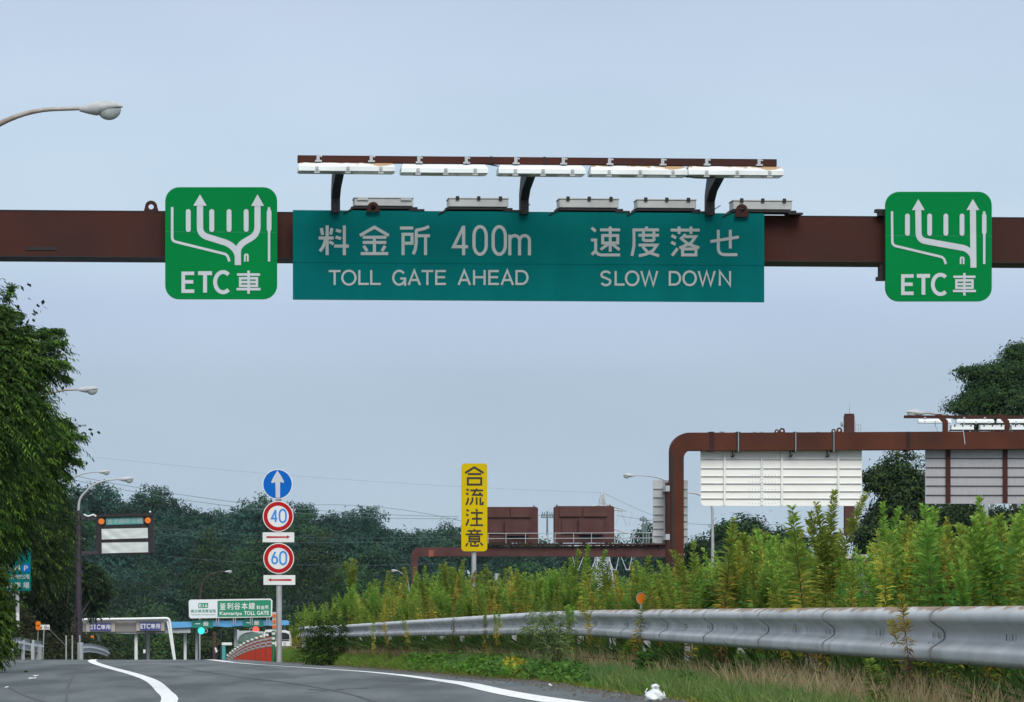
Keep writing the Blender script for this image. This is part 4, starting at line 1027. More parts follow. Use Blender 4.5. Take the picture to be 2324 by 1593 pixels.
wire([(250, 1186), (600, 1216), (1045, 1216)], 405, 'pale cable crossing in front of the wooded hill', .012)
wire([(250, 1196), (600, 1228), (1045, 1222)], 406, 'second pale cable crossing in front of the wooded hill', .012)
wire([(340, 1258), (700, 1282), (1040, 1276)], 407, 'lowest cable across the wooded hill', .012)
wire([(1372, 1120), (1440, 1152), (1520, 1184)], 516, 'cable sloping down from the pylon peak behind the portal column', .025)
wire([(1400, 1170), (1500, 1183), (1800, 1188)], 418, 'cable passing the two close utility poles', .025)
wire([(1180, 1171), (1240, 1169), (1320, 1170)], 419, 'short cable on the pole between the maroon cabinets', .03)

# ------------------------------------------------------------------ toll plaza beyond the crest
zt_ = lambda x, y: ((200 + x * 860 / 2324) * W0 / 3489, (1980 + y * 860 / 2324) * W0 / 3489)
z6 = lambda x, y: ((600 + x * .175747) * W0 / 3489, (2000 + y * .175747) * W0 / 3489)
ze = lambda x, y: ((250 + x * 450 / 2324) * W0 / 3489, (2080 + y * 450 / 2324) * W0 / 3489)
D_T = 380
TG = Frame(190, D_T, 0, base(D_T))
etc = TG.root('toll_canopy', 'warm grey canopy with two indigo ETC boards and a white tubular edge', 'toll canopy')
b = MB(); TG.box(b, *ze(165, 180), *ze(1620, 375), -.3, 8); b.build('fascia', M['beige'], etc)
for x0, x1, nm in ((225, 733, 0), (1105, 1602, 1)):
    y0, y1 = (188, 372) if nm == 0 else (176, 358)
    b = MB(); TG.box(b, *ze(x0, y0), *ze(x1, y1), .0, .3); b.build('sign_surround', M['beige2'], etc)
    xa, xb = (290, 663) if nm == 0 else (1170, 1538); ya, yb = (224, 356) if nm == 0 else (208, 343)
    pn = MB(); TG.box(pn, *ze(xa, ya), *ze(xb, yb), .12, .1); pnl = pn.build('lane_board', M['indigo'], etc)
    b = MB(); w_ = xb - xa
    text_px(b, TG, 'ETC', *ze(xa + w_ * .04, ya + 26), *ze(xa + w_ * .49, yb - 26), .14, .28)
    text_px(b, TG, '専', *ze(xa + w_ * .52, ya + 26), *ze(xa + w_ * .73, yb - 26), .14, .2); text_px(b, TG, '用', *ze(xa + w_ * .76, ya + 28), *ze(xa + w_ * .96, yb - 26), .14, .2)
    b.build('lettering', M['signwhite'], etc)
for off_, dy in ((.5, 0), (.2, 22)):
    P = rounded([ze(160, 158 + dy), ze(1000, 148 + dy), ze(1690, 135 + dy), ze(1790 + dy * 0, 900)], 9, 8)
    b = MB(); q = [TG.uz(x - (0 if dy == 0 else .2), y, off_) for x, y in P]; b.tube([(u, -off_, z) for u, z in q], .14 if dy == 0 else .10, 8); b.build('edge_tube', M['white'], etc)
b = MB(); q = [TG.uz(x, y, .5) for x, y in [ze(1655, 190), ze(1775, 900)]]; b.tube([(u, -.5, z) for u, z in q], .10, 8); b.build('edge_tube', M['white'], etc)
b = MB(); P = [ze(170, 376), ze(1640, 366), ze(1660, 400), ze(900, 410), ze(760, 400), ze(400, 378)]; b.prism(TG.pts(P, -.5), .5, 7.5); b.build('underside', M['lampgrey'], etc)
for xa, xb, m, dd in ((185, 245, 'signwhite', 1.0), (425, 482, 'poleg', 4.5), (1070, 1132, 'signwhite', 1.0), (1285, 1340, 'poleg', 4.5)):
    b = MB(); (a, t) = TG.uz(*ze(xa, 380), -dd); (c, _) = TG.uz(*ze(xb, 380), -dd); b.tube([((a + c) / 2, dd + .4, 0), ((a + c) / 2, dd + .4, t)], (c - a) / 2, 12); b.build('column', M[m], etc)
for xa in (415, 1290):
    b = MB(); TG.box(b, *ze(xa, 378), *ze(xa + 150, 396), .1, .5); b.build('lane_signal', M['darkmetal'], etc)

bc = TG.root('blue_canopy', 'sky blue toll canopy roof running right from the grey one', 'toll canopy')
P = [z6(-180, 680), z6(290, 675), z6(800, 662), z6(1290, 655), z6(2150, 648), z6(2195, 665), z6(2190, 735), z6(1850, 755), z6(1700, 745), z6(1500, 755), z6(1250, 750), z6(1010, 778), z6(720, 760), z6(300, 780), z6(-180, 800)]
b = MB(); b.prism(TG.pts(P, -.6), .6, 9); b.build('roof', M['skyblue'], bc)
b = MB(); TG.box(b, *z6(-220, 800), *z6(278, 888), -1.0, 6); b.build('soffit_beam', M['lampgrey'], bc)
for xa, xb, y, m in ((145, 207, 895, 'signwhite'), (370, 425, 800, 'poleg'), (1120, 1180, 790, 'lampgrey'), (2080, 2120, 760, 'poleg')):
    b = MB(); (a, t) = TG.uz(*z6(xa, y), -3); (c, _) = TG.uz(*z6(xb, y), -3); b.tube([((a + c) / 2, 3, 0), ((a + c) / 2, 3, t)], (c - a) / 2, 12); b.build('column', M[m], bc)
for xa, xb, y0, y1, (t1, t2) in ((305, 712, 640, 792, ((372, 465), (528, 628))), (1290, 1692, 622, 770, ((1360, 1450), (1515, 1608)))):
    o = TG.root('lane_board', 'dark green lane board with two white characters at the %s of the blue canopy' % ('left' if xa < 1000 else 'right'), 'sign board', 'dark green lane boards on the blue canopy')
    b = MB(); TG.box(b, *z6(xa, y0), *z6(xb, y1), -.45, .14); b.build('board', M['greenboard'], o)
    b = MB(); ym = (y0 + y1) / 2 - 5; TG.box(b, *z6(t1[0], ym - 8), *z6(t1[1], ym + 8), -.44, .005)
    text_px(b, TG, '般', *z6(t2[0], ym - 42), *z6(t2[1], ym + 42), -.43, .22); b.build('lettering', M['signwhite'], o)
for x, y, m, lb, dx in ((487, 848, 'siggreen', 'green lit lane signal under the left green board', 85), (1547, 828, 'sigred', 'red lit lane signal under the right green board', -85)):
    o = TG.root('lane_signal', lb, 'traffic signal')
    b = MB(); TG.box(b, *z6(x - 48 + min(dx, 0), y - 46), *z6(x + 48 + max(dx, 0), y + 46), -.3, .25, .06); b.build('housing', M['darkmetal'], o)
    u, z = TG.uz(*z6(x, y), -.25); b = MB(); b.disc(u, z, .40, .22, .29, 20); b.build('lit_lens', M[m], o)
    u, z = TG.uz(*z6(x + dx, y), -.25); b = MB(); b.disc(u, z, .26, .24, .29, 16, .2); b.build('dark_lens', M['poleg'], o)

ts = TG.root('toll_gate_sign', 'long white and green toll gate name sign standing on the blue canopy', 'sign board')
def chamfer(x0, y0, x1, y1, c): return [(x0 + c, y0), (x1 - c, y0), (x1, y0 + c), (x1, y1 - c), (x1 - c, y1), (x0 + c, y1), (x0, y1 - c), (x0, y0 + c)]
P = [z6(*p) for p in ((275, 245), (1830, 222), (1868, 260), (1862, 560), (1835, 585), (285, 610), (250, 580), (243, 275))]
b = MB(); b.prism(TG.pts(P, .0), 0, .3); b.build('frame', M['signwhite'], ts)
P = [z6(*p) for p in ((275, 272), (798, 268), (798, 598), (285, 602), (262, 580), (258, 290))]; b = MB(); b.prism(TG.pts(P, .02), -.02, -.001); b.build('pale_face', M['palewhite'], ts)
P = [z6(*p) for p in ((803, 266), (1822, 250), (1840, 268), (1836, 560), (1820, 570), (803, 580))]; b = MB(); b.prism(TG.pts(P, .02), -.02, -.001); b.build('green_face', M['tollgreen'], ts)
b = MB(); b.prism(TG.pts([z6(*p) for p in ((432, 312), (622, 308), (620, 405), (430, 410))], .03), -.03, -.021); b.build('route_badge', M['tollgreen'], ts)
b = MB()
text_px(b, TG, 'E16', *z6(448, 330), *z6(606, 392), .034, .25)
for i, ch in enumerate('釜利谷本線'): text_px(b, TG, ch, *z6(846 + i * 141, 308 - i * 2), *z6(962 + i * 141, 440 - i * 2), .026, .3)
for i, ch in enumerate('料金所'): text_px(b, TG, ch, *z6(1562 + i * 80, 358 - i * 2), *z6(1632 + i * 80, 432 - i * 2), .026, .2)
text_px(b, TG, 'Kamariya', *z6(846, 478), *z6(1276, 562), .026, .3); text_px(b, TG, 'TOLL', *z6(1318, 468), *z6(1532, 542), .026, .32); text_px(b, TG, 'GATE', *z6(1568, 464), *z6(1798, 538), .026, .32)
b.build('lettering', M['signwhite'], ts)
b = MB()
for i, ch in enumerate('横浜横須賀道路'): text_px(b, TG, ch, *z6(282 + i * 71, 438 - i), *z6(346 + i * 71, 500 - i), .026, .12)
text_px(b, TG, 'YOKOHAMA-YOKOSUKA EXPWY', *z6(284, 524), *z6(775, 548), .026, .05)
b.build('green_lettering', M['tollgreen'], ts)
for x in (780, 825, 1110, 1150, 1440, 1475, 1760, 1805):
    b = MB(); u, z = TG.uz(*z6(x, 588), -.1); b.tube([(u, .15, z), (u, .15, z - .9)], .06, 5); b.build('stand', M['galv'], ts)

# small island things under the canopies
def post_px(name, label, cat, x, y0, y1, d, r, m, extra=None):
    F = Frame(x, d, 0, EYE - (y1 - VY) / FL * d); o = F.root(name, label, cat)
    b = MB(); b.tube([(0, 0, 0), (0, 0, (y1 - y0) / FL * d)], r, 8); b.build('post', M[m], o); return F, o
F_, o = post_px('bollard', 'small white topped bollard under the left ETC board', 'bollard', 327, 1475, 1500, 370, .16, 'darkmetal'); b = MB(); F_.box(b, 325, 1474, 330, 1482, .2, .3); b.build('cap', M['signwhite'], o)
F_, o = post_px('bollard', 'white flag like marker leaning under the right ETC board', 'bollard', 490, 1475, 1500, 370, .12, 'darkmetal'); b = MB(); q = F_.pts([(487, 1470), (490, 1469), (494, 1478), (490, 1482)], .2); b.prism(q, -.2, -.1); b.build('flag', M['signwhite'], o)
post_px('thin_post', 'thin dark post rising under the left ETC board', 'post', 330, 1426 + 4, 1500, 372, .09, 'darkmetal')
post_px('thin_post', 'thin speckled post near the slanting white tube', 'post', 502, 1428, 1500, 372, .08, 'darkmetal')
post_px('brown_pole', 'thin brown pole below the green lit signal', 'post', 618 - 131, 1434, 1500, 374, .18, 'brown_far')
b_ = Frame(510, 210, 0, base(210)); o = b_.root('turquoise_column', 'turquoise column with a white cap left of the red barrier', 'column')
b = MB(); b_.box(b, *z6(888, 1135), *z6(958, 1140), 0, .5); (a, t) = b_.uz(*z6(890, 1135), 0); (c, _) = b_.uz(*z6(955, 1135), 0); b = MB(); b.box(a, c, 0, .5, 0, t); b.build('shaft', M['cyan'], o)
b = MB(); b_.box(b, *z6(884, 1078), *z6(1080, 1134), .05, .7, .03); b.build('cap', M['signwhite'], o)

# ------------------------------------------------------------------ bus and truck beyond the barrier
VF = Frame(600, 260, 0, base(260))
bus = VF.root('bus', 'white bus with a dark wraparound window behind the grey sign post', 'bus')
b = MB(); b.prism(VF.pts([z6(*p) for p in ((1700, 1420), (1698, 900), (1712, 865), (1745, 842), (1800, 835), (2130, 850), (2220, 880), (2240, 1000), (2240, 1420))], 0), 0, 7.5)
b.build('body', M['signwhite'], bus)
b = MB(); b.prism(VF.pts([z6(*p) for p in ((1722, 1010), (1728, 940), (1750, 895), (1810, 872), (2120, 885), (2190, 915), (2200, 1012), (1900, 1016))], .04), -.04, -.001); b.build('rear_window', M['glassdark'], bus)
b = MB(); VF.box(b, *z6(1740, 1025), *z6(2190, 1045), .03, .03); b.build('trim_stripe', M['darkmetal'], bus)
b = MB(); VF.box(b, *z6(1728, 826), *z6(1752, 850), .02, .2); b.build('marker_lamp', M['signwhite'], bus)
for x in (1990, 2080):
    b = MB(); VF.box(b, *z6(x, 1060), *z6(x + 55, 1150), .05, .05, .02); b.build('tail_panel', M['lampgrey'], bus)
VF2 = Frame(600, 285, 0, base(285))
tr = VF2.root('covered_truck', 'truck with a rounded grey green tarpaulin left of the bus', 'truck')
b = MB(); b.prism(VF2.pts([z6(*p) for p in ([(1190, 1060)] + [(1445 + 260 * math.cos(math.radians(a)), 1040 - 175 * math.sin(math.radians(a))) for a in range(180, -1, -12)] + [(1700, 1060)])], 0), 0, 5); b.build('tarpaulin', M['tarp'], tr)
b = MB(); b.prism(VF2.pts([z6(*p) for p in ((1180, 1300), (1180, 830), (1205, 835), (1210, 860), (1330, 852), (1690, 870), (1690, 1300))], -.3), .3, 5.2); b.build('body', M['lampgrey'], tr)
b = MB(); q = [VF2.uz(*z6(1445 + 250 * math.cos(math.radians(a)), 1035 - 165 * math.sin(math.radians(a))), .05) for a in range(175, 90, -10)]; b.tube([(u, -.05, z) for u, z in q], .05, 5); b.build('hoop', M['lampgrey'], tr)

# ------------------------------------------------------------------ red barrier panels with green delineator posts
BD = [(620.5, 108), (606, 112), (592.5, 116.5), (582, 121), (572, 126), (562.5, 131), (553.5, 136.5), (546, 142), (539.5, 147), (533.5, 152), (528, 157), (522.5, 163), (516.5, 170)]
BP = [((x - VX) / FL * d, d) for x, d in BD]
BG = 'red striped barrier panels along the exit'; PGp = 'green and white delineator posts between the red panels'
proto_b = None
for i in range(len(BP) - 1):
    (xa, da), (xb, db) = BP[i], BP[i + 1]
    ln = math.hypot(xb - xa, db - da); ang = math.atan2(db - da, xb - xa)
    lb = ['nearest red and white striped barrier panel, beside the grey sign post', 'second red striped panel from the grey sign post', 'third red striped panel from the grey sign post', 'fourth red striped panel from the grey sign post',
          'fifth red striped panel from the grey sign post'][i] if i < 5 else ('farthest sliver of red barrier beside the turquoise column' if i == len(BP) - 2 else '%s red striped panel from the grey sign post, in the receding half' % ['sixth', 'seventh', 'eighth', 'ninth', 'tenth', 'eleventh', 'twelfth'][i - 5])
    g_ = BG if i < 5 or i == len(BP) - 2 else 'receding red barrier panels'
    o = thing('barrier_panel', lb, 'barrier', (xa, da, base(da)), ang, g_); sl = (base(db) - base(da)) / ln
    def slab(z0, z1, y0, y1, m, nm):
        b = MB(); vs = []
        for x in (.10, ln - .10):
            for y in (y0, y1):
                for z in (z0, z1): vs.append((x, y, z + sl * x))
        b.add(vs, [(0, 1, 3, 2), (4, 6, 7, 5), (0, 4, 5, 1), (2, 3, 7, 6), (0, 2, 6, 4), (1, 5, 7, 3)]); return b.build(nm, M[m], o)
    slab(-.2, .44, -.03, .03, 'barrier', 'lower_panel')
    slab(.44, .80, -.025, .025, 'barrier', 'upper_panel')
    for z in (.46, .58, .70):
        for q in range(1):
            slab(z, z + .055, -.034, .034, 'signwhite', 'white_stripe')
    nr = max(3, int(ln / .35))
    b = MB()
    for q in range(1, nr):
        x = .1 + (ln - .2) * q / nr; b.box(x - .02, x + .02, -.045, .045, -.2 + sl * x, .43 + sl * x)
    tag(b.build('ribs', M['barrier'], o), kind='stuff')
for i, (xa, da) in enumerate(BP):
    lb = 'green and white delineator post touching the grey sign post' if i == 0 else '%s green and white delineator post, counted from the grey sign post' % ['', 'second', 'third', 'fourth', 'fifth', 'sixth', 'seventh', 'eighth', 'ninth', 'tenth', 'eleventh', 'twelfth', 'last'][i]
    o = thing('delineator_post', lb, 'bollard', (xa, da, base(da)), 0, None if i == 0 else PGp)
    b = MB(); b.lathe([(.0, .98), (.05, .97), (.055, .93), (.055, -.2)], (0, 0, 0), 10); b.build('post', M['postgreen'], o)
    for z in (.84, .68, .52):
        b = MB(); b.lathe([(.058, z), (.058, z + .075)], (0, 0, 0), 10); b.build('white_band', M['signwhite'], o)
# ------------------------------------------------------------------ message board pole on the left
LF = Frame(180, 200, 0, base(200))
vp = LF.root('message_board', 'dark framed board with two white covered panels and amber lamps on a plum pole', 'road sign')
z5_ = lambda x, y: ((200 + x * 480 / 1912) * W0 / 3489, (1560 + y * 480 / 1912) * W0 / 3489)
(a, t) = LF.uz(172.5, 1158, 0); (c, _) = LF.uz(184.5, 1158, 0)
b = MB(); b.tube([((a + c) / 2, 0, 0), ((a + c) / 2, 0, t)], [(c - a) / 2 * 1.15, (c - a) / 2], 14); b.build('pole', M['plum'], vp)
for y in (1175, 1254):
    b = MB(); (a1, t1) = LF.uz(185, y - 3.5, 0); (c1, q1) = LF.uz(222, y + 3.5, 0); b.box(a1, c1, -.15, .15, q1, t1); b.build('bracket_arm', M['plum'], vp)
b = MB(); P_ = [LF.uz(x, y, .2) for x, y in ((190, 1168), (200, 1172), (212, 1168), (218, 1172))]; b.tube([(u, -.2, z) for u, z in P_], .07, 6); b.build('white_conduit', M['cloth'], vp)
b = MB(); b.prism(LF.pts([z5_(*p) for p in ((508, 768), (1285, 745), (1300, 1290), (1290, 1310), (500, 1320))], 0), .0, .7); b.build('case', M['darkmetal'], vp)
def bar(P, off, dep, nm, m):
    b = MB(); b.prism(LF.pts([z5_(*p) for p in P], off), -off, -off + dep); return b.build(nm, M[m], vp)
bar([(505, 768), (1288, 745), (1288, 790), (505, 805)], .18, .179, 'hood', 'darkmetal')
bar([(505, 806), (575, 803), (585, 1316), (505, 1322)], .1, .099, 'side_frame', 'darkmetal'); bar([(1222, 792), (1288, 790), (1300, 1292), (1225, 1300)], .1, .099, 'side_frame', 'darkmetal')
bar([(640, 812), (1146, 800), (1148, 895), (645, 910)], .03, .029, 'name_strip', 'vmsteal')
b = MB()
for i, ch in enumerate('金沢自然公園'): text_px(b, LF, ch, *z5_(664 + i * 80, 830 - i * 3), *z5_(730 + i * 80, 893 - i * 3), .034, .12)
b.build('lettering', M['letter'], vp)
def clothp(P, nm):
    """stretched sheet with soft diagonal folds"""
    q = LF.pts([z5_(*p) for p in P], .03); b = MB(); nx, nz_ = 22, 6; vs = []
    for j in range(nz_ + 1):
        for i in range(nx + 1):
            s_, t_ = i / nx, j / nz_
            u = (q[0][0] * (1 - s_) + q[1][0] * s_) * (1 - t_) + (q[3][0] * (1 - s_) + q[2][0] * s_) * t_
            z = (q[0][1] * (1 - s_) + q[1][1] * s_) * (1 - t_) + (q[3][1] * (1 - s_) + q[2][1] * s_) * t_
            f = max(0, 1 - s_ * 1.3) * .028 * math.sin((s_ * 20 - t_ * 5)) + .008 * math.sin(9 * s_ + 7 * t_)
            vs.append((u, -.06 + f * (1 if 0 < j < nz_ and 0 < i < nx else .2), z))
    b.add(vs, [(j * (nx + 1) + i, j * (nx + 1) + i + 1, (j + 1) * (nx + 1) + i + 1, (j + 1) * (nx + 1) + i) for j in range(nz_) for i in range(nx)], True)
    b.build(nm, M['cloth'], vp)
clothp([(582, 965), (1208, 950), (1212, 1088), (584, 1108)], 'cover_sheet'); clothp([(584, 1152), (1214, 1142), (1216, 1280), (584, 1296)], 'cover_sheet')
for x, y in ((580, 862), (1211, 848)):
    u, z = LF.uz(*z5_(x, y), .1); b = MB(); b.disc(u, z, .185, -.16, -.101, 24); b.build('amber_lamp', M['orange'], vp)
    b = MB(); b.disc(u, z, .22, -.13, -.1005, 24, .187); b.build('lamp_ring', M['darkmetal'], vp)
b = MB(); u, z = LF.uz(*z5_(1240, 735), -.1); b.lathe([(0, .08), (.06, .05), (.06, -.02)], (u, .1, z), 8); b.build('sensor', M['signwhite'], vp)
# lamp standing on top of that pole
lo = street_lamp('grey lamp arching up from the top of the plum message board pole', 270, 1087.5, 200, .92, [(-.9, -.06), (-1.7, -.38), (-2.45, -1.2), (-2.5, -1.9)], LF.uz(180, 1158, 0)[1] + LF.zb, True)

# ------------------------------------------------------------------ green parking sign at the far left
KF = Frame(40, 128, 0, base(128) + .3)
kp = KF.root('parking_sign', 'green parking sign with a blue P square half covered by leaves at far left', 'road sign')
zk = lambda x, y: ((0 + x * 420 / 1130) * W0 / 3489, (1800 + y * 420 / 1130) * W0 / 3489)
b = MB(); KF.box(b, *zk(38, 130), *zk(282, 572), .15, .04); b.build('panel', M['teal'], kp)
b = MB(); KF.box(b, *zk(204, 330), *zk(270, 398), .16, .009); b.build('blue_square', M['blue'], kp)
b = MB(); text_px(b, KF, 'P', *zk(220, 342), *zk(255, 388), .165, .3)
for s_, x0, y0, x1, y1 in (('無', 62, 335, 112, 388), ('料', 133, 335, 188, 388)): text_px(b, KF, s_, *zk(x0, y0), *zk(x1, y1), .156, .2)
for i, ch in enumerate('金沢自然公園'): text_px(b, KF, ch, *zk(62 + i * 35, 424), *zk(94 + i * 35, 464), .156, .1)
for i, ch in enumerate('駐車場'): text_px(b, KF, ch, *zk(60 + i * 76, 494), *zk(112 + i * 78, 550), .156, .25)
b.build('lettering', M['letter'], kp)
(a, t) = KF.uz(*zk(142, 560), 0); (c, _) = KF.uz(*zk(178, 560), 0); b = MB(); b.tube([((a + c) / 2, 0, -.6), ((a + c) / 2, 0, t + 1.5)], (c - a) / 2, 12); b.build('post', M['poleg'], kp)
b = MB(); KF.box(b, *zk(150, 772), *zk(176, 850), (c - a) / 2 + .01, .008); b.build('sticker', M['signwhite'], kp)

# ------------------------------------------------------------------ steel beam guard rails
PROF = [(0, .354), (.028, .347), (.056, .333), (.076, .317), (.086, .300), (.088, .278), (.084, .264), (.070, .250), (.022, .218), (.006, .204), (0, .186), (.0, .164), (.006, .148), (.024, .134), (.072, .104), (.085, .092), (.088, .078), (.088, .042), (.082, .028), (.060, .012), (.03, .002), (0, 0)]
def beam_panel(name, p, q, zp, zq, parent, side=-1, lap=.12, m='rail', slots=True):
    """one corrugated rail panel from p to q (plan), its waves bulging towards side"""
    p = np.array(p); q = np.array(q); t = (q - p); ln = np.linalg.norm(t); t /= ln; n = np.array([-t[1], t[0]]) * (-side)
    o = bpy.data.objects.new(name, None)
    V = []; Fc = []; m_ = len(PROF); seg = [-lap, 0.0, ln * .5, ln]
    for i, s_ in enumerate(seg):
        k = s_ / ln; z = zp + (zq - zp) * k; push = .004 if i < 2 else 0
        for (y, zz9) in PROF:
            w_ = p + t * s_ + n * (y + .0 + (.006 if i < 2 else 0))
            V.append((w_[0], w_[1], z + zz9 - .35))
    for i in range(len(seg) - 1):
        for j in range(m_ - 1): Fc.append((i * m_ + j, i * m_ + j + 1, (i + 1) * m_ + j + 1, (i + 1) * m_ + j))
    # lip at the near edge so the overlap shows thickness
    for j in range(m_): V.append((V[j][0] - n[0] * .012, V[j][1] - n[1] * .012, V[j][2] - .003))
    base_ = len(seg) * m_
    for j in range(m_ - 1): Fc.append((j, j + 1, base_ + j + 1, base_ + j))
    mi = wmat(parent).inverted(); V2 = [tuple(mi @ Vector(v)) for v in V]
    # keep panel origin at its own foot so that the stain follows its height
    ob = np_mesh(name, V2, Fc, M[m], parent, smooth=True)
    if slots:
        b = MB()
        for s_, zoff, hh in ((-.02, .175, .019), (.14, .175, .019), (ln * .5 - .08, .175, .019), (ln * .5 + .08, .175, .019), (-.02, .232, .012), (.12, .232, .012), (-.02, .120, .012), (.12, .120, .012)):
            yy = .0105 if abs(zoff - .175) < .01 else .05
            w_ = p + t * s_ + n * (yy + .008); z = zp + (zq - zp) * s_ / ln + zoff - .35
            w2 = w_ + t * .026
            tilt = 0 if abs(zoff - .175) < .01 else (.045 if zoff > .175 else -.045)
            vs = [(w_[0] - n[0] * abs(tilt) * .8, w_[1] - n[1] * abs(tilt) * .8, z - hh * (1 if tilt <= 0 else 1)), (w2[0] - n[0] * abs(tilt) * .8, w2[1] - n[1] * abs(tilt) * .8, z - hh), (w2[0], w2[1], z + hh), (w_[0], w_[1], z + hh)]
            b.add([tuple(mi @ Vector(v)) for v in vs], [(0, 1, 2, 3)])
        sl_ = b.build('bolt_slots', M['darkmetal'], ob); sl_['kind'] = 'stuff'
        sl_.parent = ob
        b = MB(); pr = PROF[1:-2]; vs = []
        for s_ in (-lap - .004, -lap + .022):
            for (y, z9) in pr: w_ = p + t * s_ + n * (y + .0075); vs.append(tuple(mi @ Vector((w_[0], w_[1], zp + z9 - .35))))
        b.add(vs, [(j, j + 1, len(pr) + j + 1, len(pr) + j) for j in range(len(pr) - 1)], True); b.build('rusty_lap_edge', M['laprust'], ob)
    return ob
gr = thing('guard_rail', 'long galvanised guard rail with rust stained top, running along the weedy median', 'guard rail', (4.18, 40, .38))
joints = [14.2, 18.3, 22.3, 26.3, 30.3, 34.2, 38.2, 42.1, 46, 50, 54, 58, 62, 66, 70, 74, 78, 82, 86, 90, 94, 98, 102]
joints = [12.2, 16.2, 20.25, 24.3, 27.6, 31.2, 34.9, 38.9, 42.9, 47, 51, 55, 59, 63, 67, 71, 75, 79, 83, 87, 91, 95, 99, 102]
for i in range(len(joints) - 1):
    d0, d1 = joints[i], joints[i + 1]
    if i == 18: continue_gap = True
    beam_panel('rail_panel', (rail_x(d0) - .09, d0), (rail_x(d1) - .09, d1), rail_z(d0) + .75, rail_z(d1) + .75, gr, side=-1, lap=.14, slots=d0 < 60)
for d in np.arange(14.2, 103, 4.0):
    b = MB(); x = rail_x(d); z = rail_z(d)
    b.box(x + .02, x + .03, d - .05, d + .05, z - .1, z + .72); b.box(x + .03, x + .09, d - .003, d + .003, z - .1, z + .72); b.box(x + .09, x + .10, d - .05, d + .05, z - .1, z + .72)
    b.build('rail_post', M['galv'], gr, True)
b = MB(); b.box(.44, .50, 101.9, 102.3, -.2, .72); b.build('end_post', M['galv'], gr, True)
for xx, yy, d, lb in ((1455, 1358, 38.4, 'amber round reflector on the guard rail, cracked, the larger one'), (1089, 1379, 63, 'small amber round reflector on the guard rail farther away')):
    p = at(xx, yy, d); o = thing('rail_reflector', lb, 'reflector', (p.x, d, rail_z(d) + .75))
    b = MB(); b.tube([(0, 0, -.02), (0, 0, p.z - rail_z(d) - .75 - .03)], .012, 6); b.build('stem', M['poleg'], o)
    zc = p.z - rail_z(d) - .75; r = .052 if d < 50 else .07
    b = MB(); b.disc(0, zc, r, -.012, .012, 22); b.v = [(x, y, zc + (z - zc) * 1.25) for x, y, z in b.v]; b.build('lens', M['orange'], o)
    b = MB(); b.disc(0, zc, r * 1.12, -.016, .016, 22, r * .99); b.v = [(x, y, zc + (z - zc) * 1.25) for x, y, z in b.v]; b.build('rim', M['armrust'], o)

# left hand rail end and corrugated plate
lg = thing('rail_end', 'short curved guard rail end with corrugated plate at the left verge', 'guard rail', (-7.2, 95, base(95)))
Pl = [(-8.2, 92), (-7.95, 95), (-7.65, 98.5), (-7.3, 102)]
pq = [(20, 1447, 96), (45, 1446, 97), (72, 1452, 98.5), (100, 1456, 100)]
for i in range(3):
    a0, a1 = at(*pq[i]), at(*pq[i + 1])
    beam_panel('rail_panel', (a0.x, a0.y), (a1.x, a1.y), a0.z, a1.z, lg, side=-1, lap=.04, m='galv', slots=False)
b = MB(); a0, a1 = at(80, 1468, 99.3), at(101, 1468, 100.5); n_ = 12; zlo = base(99) - .1
for i in range(n_):
    x = a0.x + (a1.x - a0.x) * i / n_; x2 = a0.x + (a1.x - a0.x) * (i + 1) / n_; b.prism([(x, a0.z + .0), (x, zlo), (x2, zlo), (x2, a0.z)], a0.y - (.03 if i % 2 else 0), a0.y + .02)
b.build('corrugated_plate', M['galv'], lg, True)
for x in (26, 52, 74): b = MB(); p = at(x, 1475, 97.5); b.box(p.x - .05, p.x + .05, 97.5, 97.6, base(97) - .1, p.z + .3); b.build('rail_post', M['galv'], lg, True)
lg2 = thing('rail_end', 'curved guard rail end at the foot of the plum message board pole', 'guard rail', (-8.3, 150, base(150)))
pq = [(190, 1461, 128), (205, 1460, 130), (222, 1463, 133), (238, 1468, 137), (250, 1474, 140)]
for i in range(4):
    a0, a1 = at(*pq[i]), at(*pq[i + 1]); beam_panel('rail_panel', (a0.x, a0.y), (a1.x, a1.y), a0.z, a1.z, lg2, side=-1, lap=.04, m='galv', slots=False)
b = MB(); p = at(182, 1458, 126); b.tube([(p.x, 126, base(126) - .1), (p.x, 126, p.z)], .12, 12); b.build('end_drum', M['galv'], lg2, True)
# kilometre plate and amber marker
mk = thing('distance_plate', 'small white plate with black figures beside an amber marker at the left verge', 'road sign', tuple(at(100, 1500, 118)))
F9 = Frame(100, 118, 0, at(100, 1500, 118).z)
mk.location = (F9.o.x, F9.o.y, F9.zb)
b = MB(); F9.box(b, *zk(368, 884), *zk(455, 928), .03, .02); b.build('plate', M['signwhite'], mk)
b = MB(); text_px(b, F9, '0', *zk(407, 893), *zk(430, 921), .034, .25); text_px(b, F9, '8', *zk(372, 900), *zk(384, 921), .034, .2); text_px(b, F9, '0', *zk(436, 905), *zk(448, 921), .034, .15); b.build('figures', M['black'], mk)
b = MB(); (a, t) = F9.uz(*zk(405, 884), 0); (c, q) = F9.uz(*zk(392, 1200), 0); b.tube([(a, 0, t), (c, 0, q)], .022, 6); b.build('post', M['galv'], mk)
am = thing('amber_marker', 'twin amber reflectors on a thin post left of the white distance plate', 'reflector', (F9.o.x, F9.o.y - .01, F9.zb))
b = MB(); F9.box(b, *zk(332, 855), *zk(369, 932), .06, .04, .01); b.build('backboard', M['armrust'], am)
for y in (874, 910): b = MB(); u, z = F9.uz(*zk(350, y), .07); b.disc(u, z, .095, -.08, -.061, 18); b.build('amber_reflector', M['orange'], am)
b = MB(); (a, t) = F9.uz(*zk(350, 932), 0); (c, q) = F9.uz(*zk(340, 1010), 0); b.tube([(a, 0, t), (c, 0, q - .6)], .02, 6); b.build('post', M['armrust'], am)
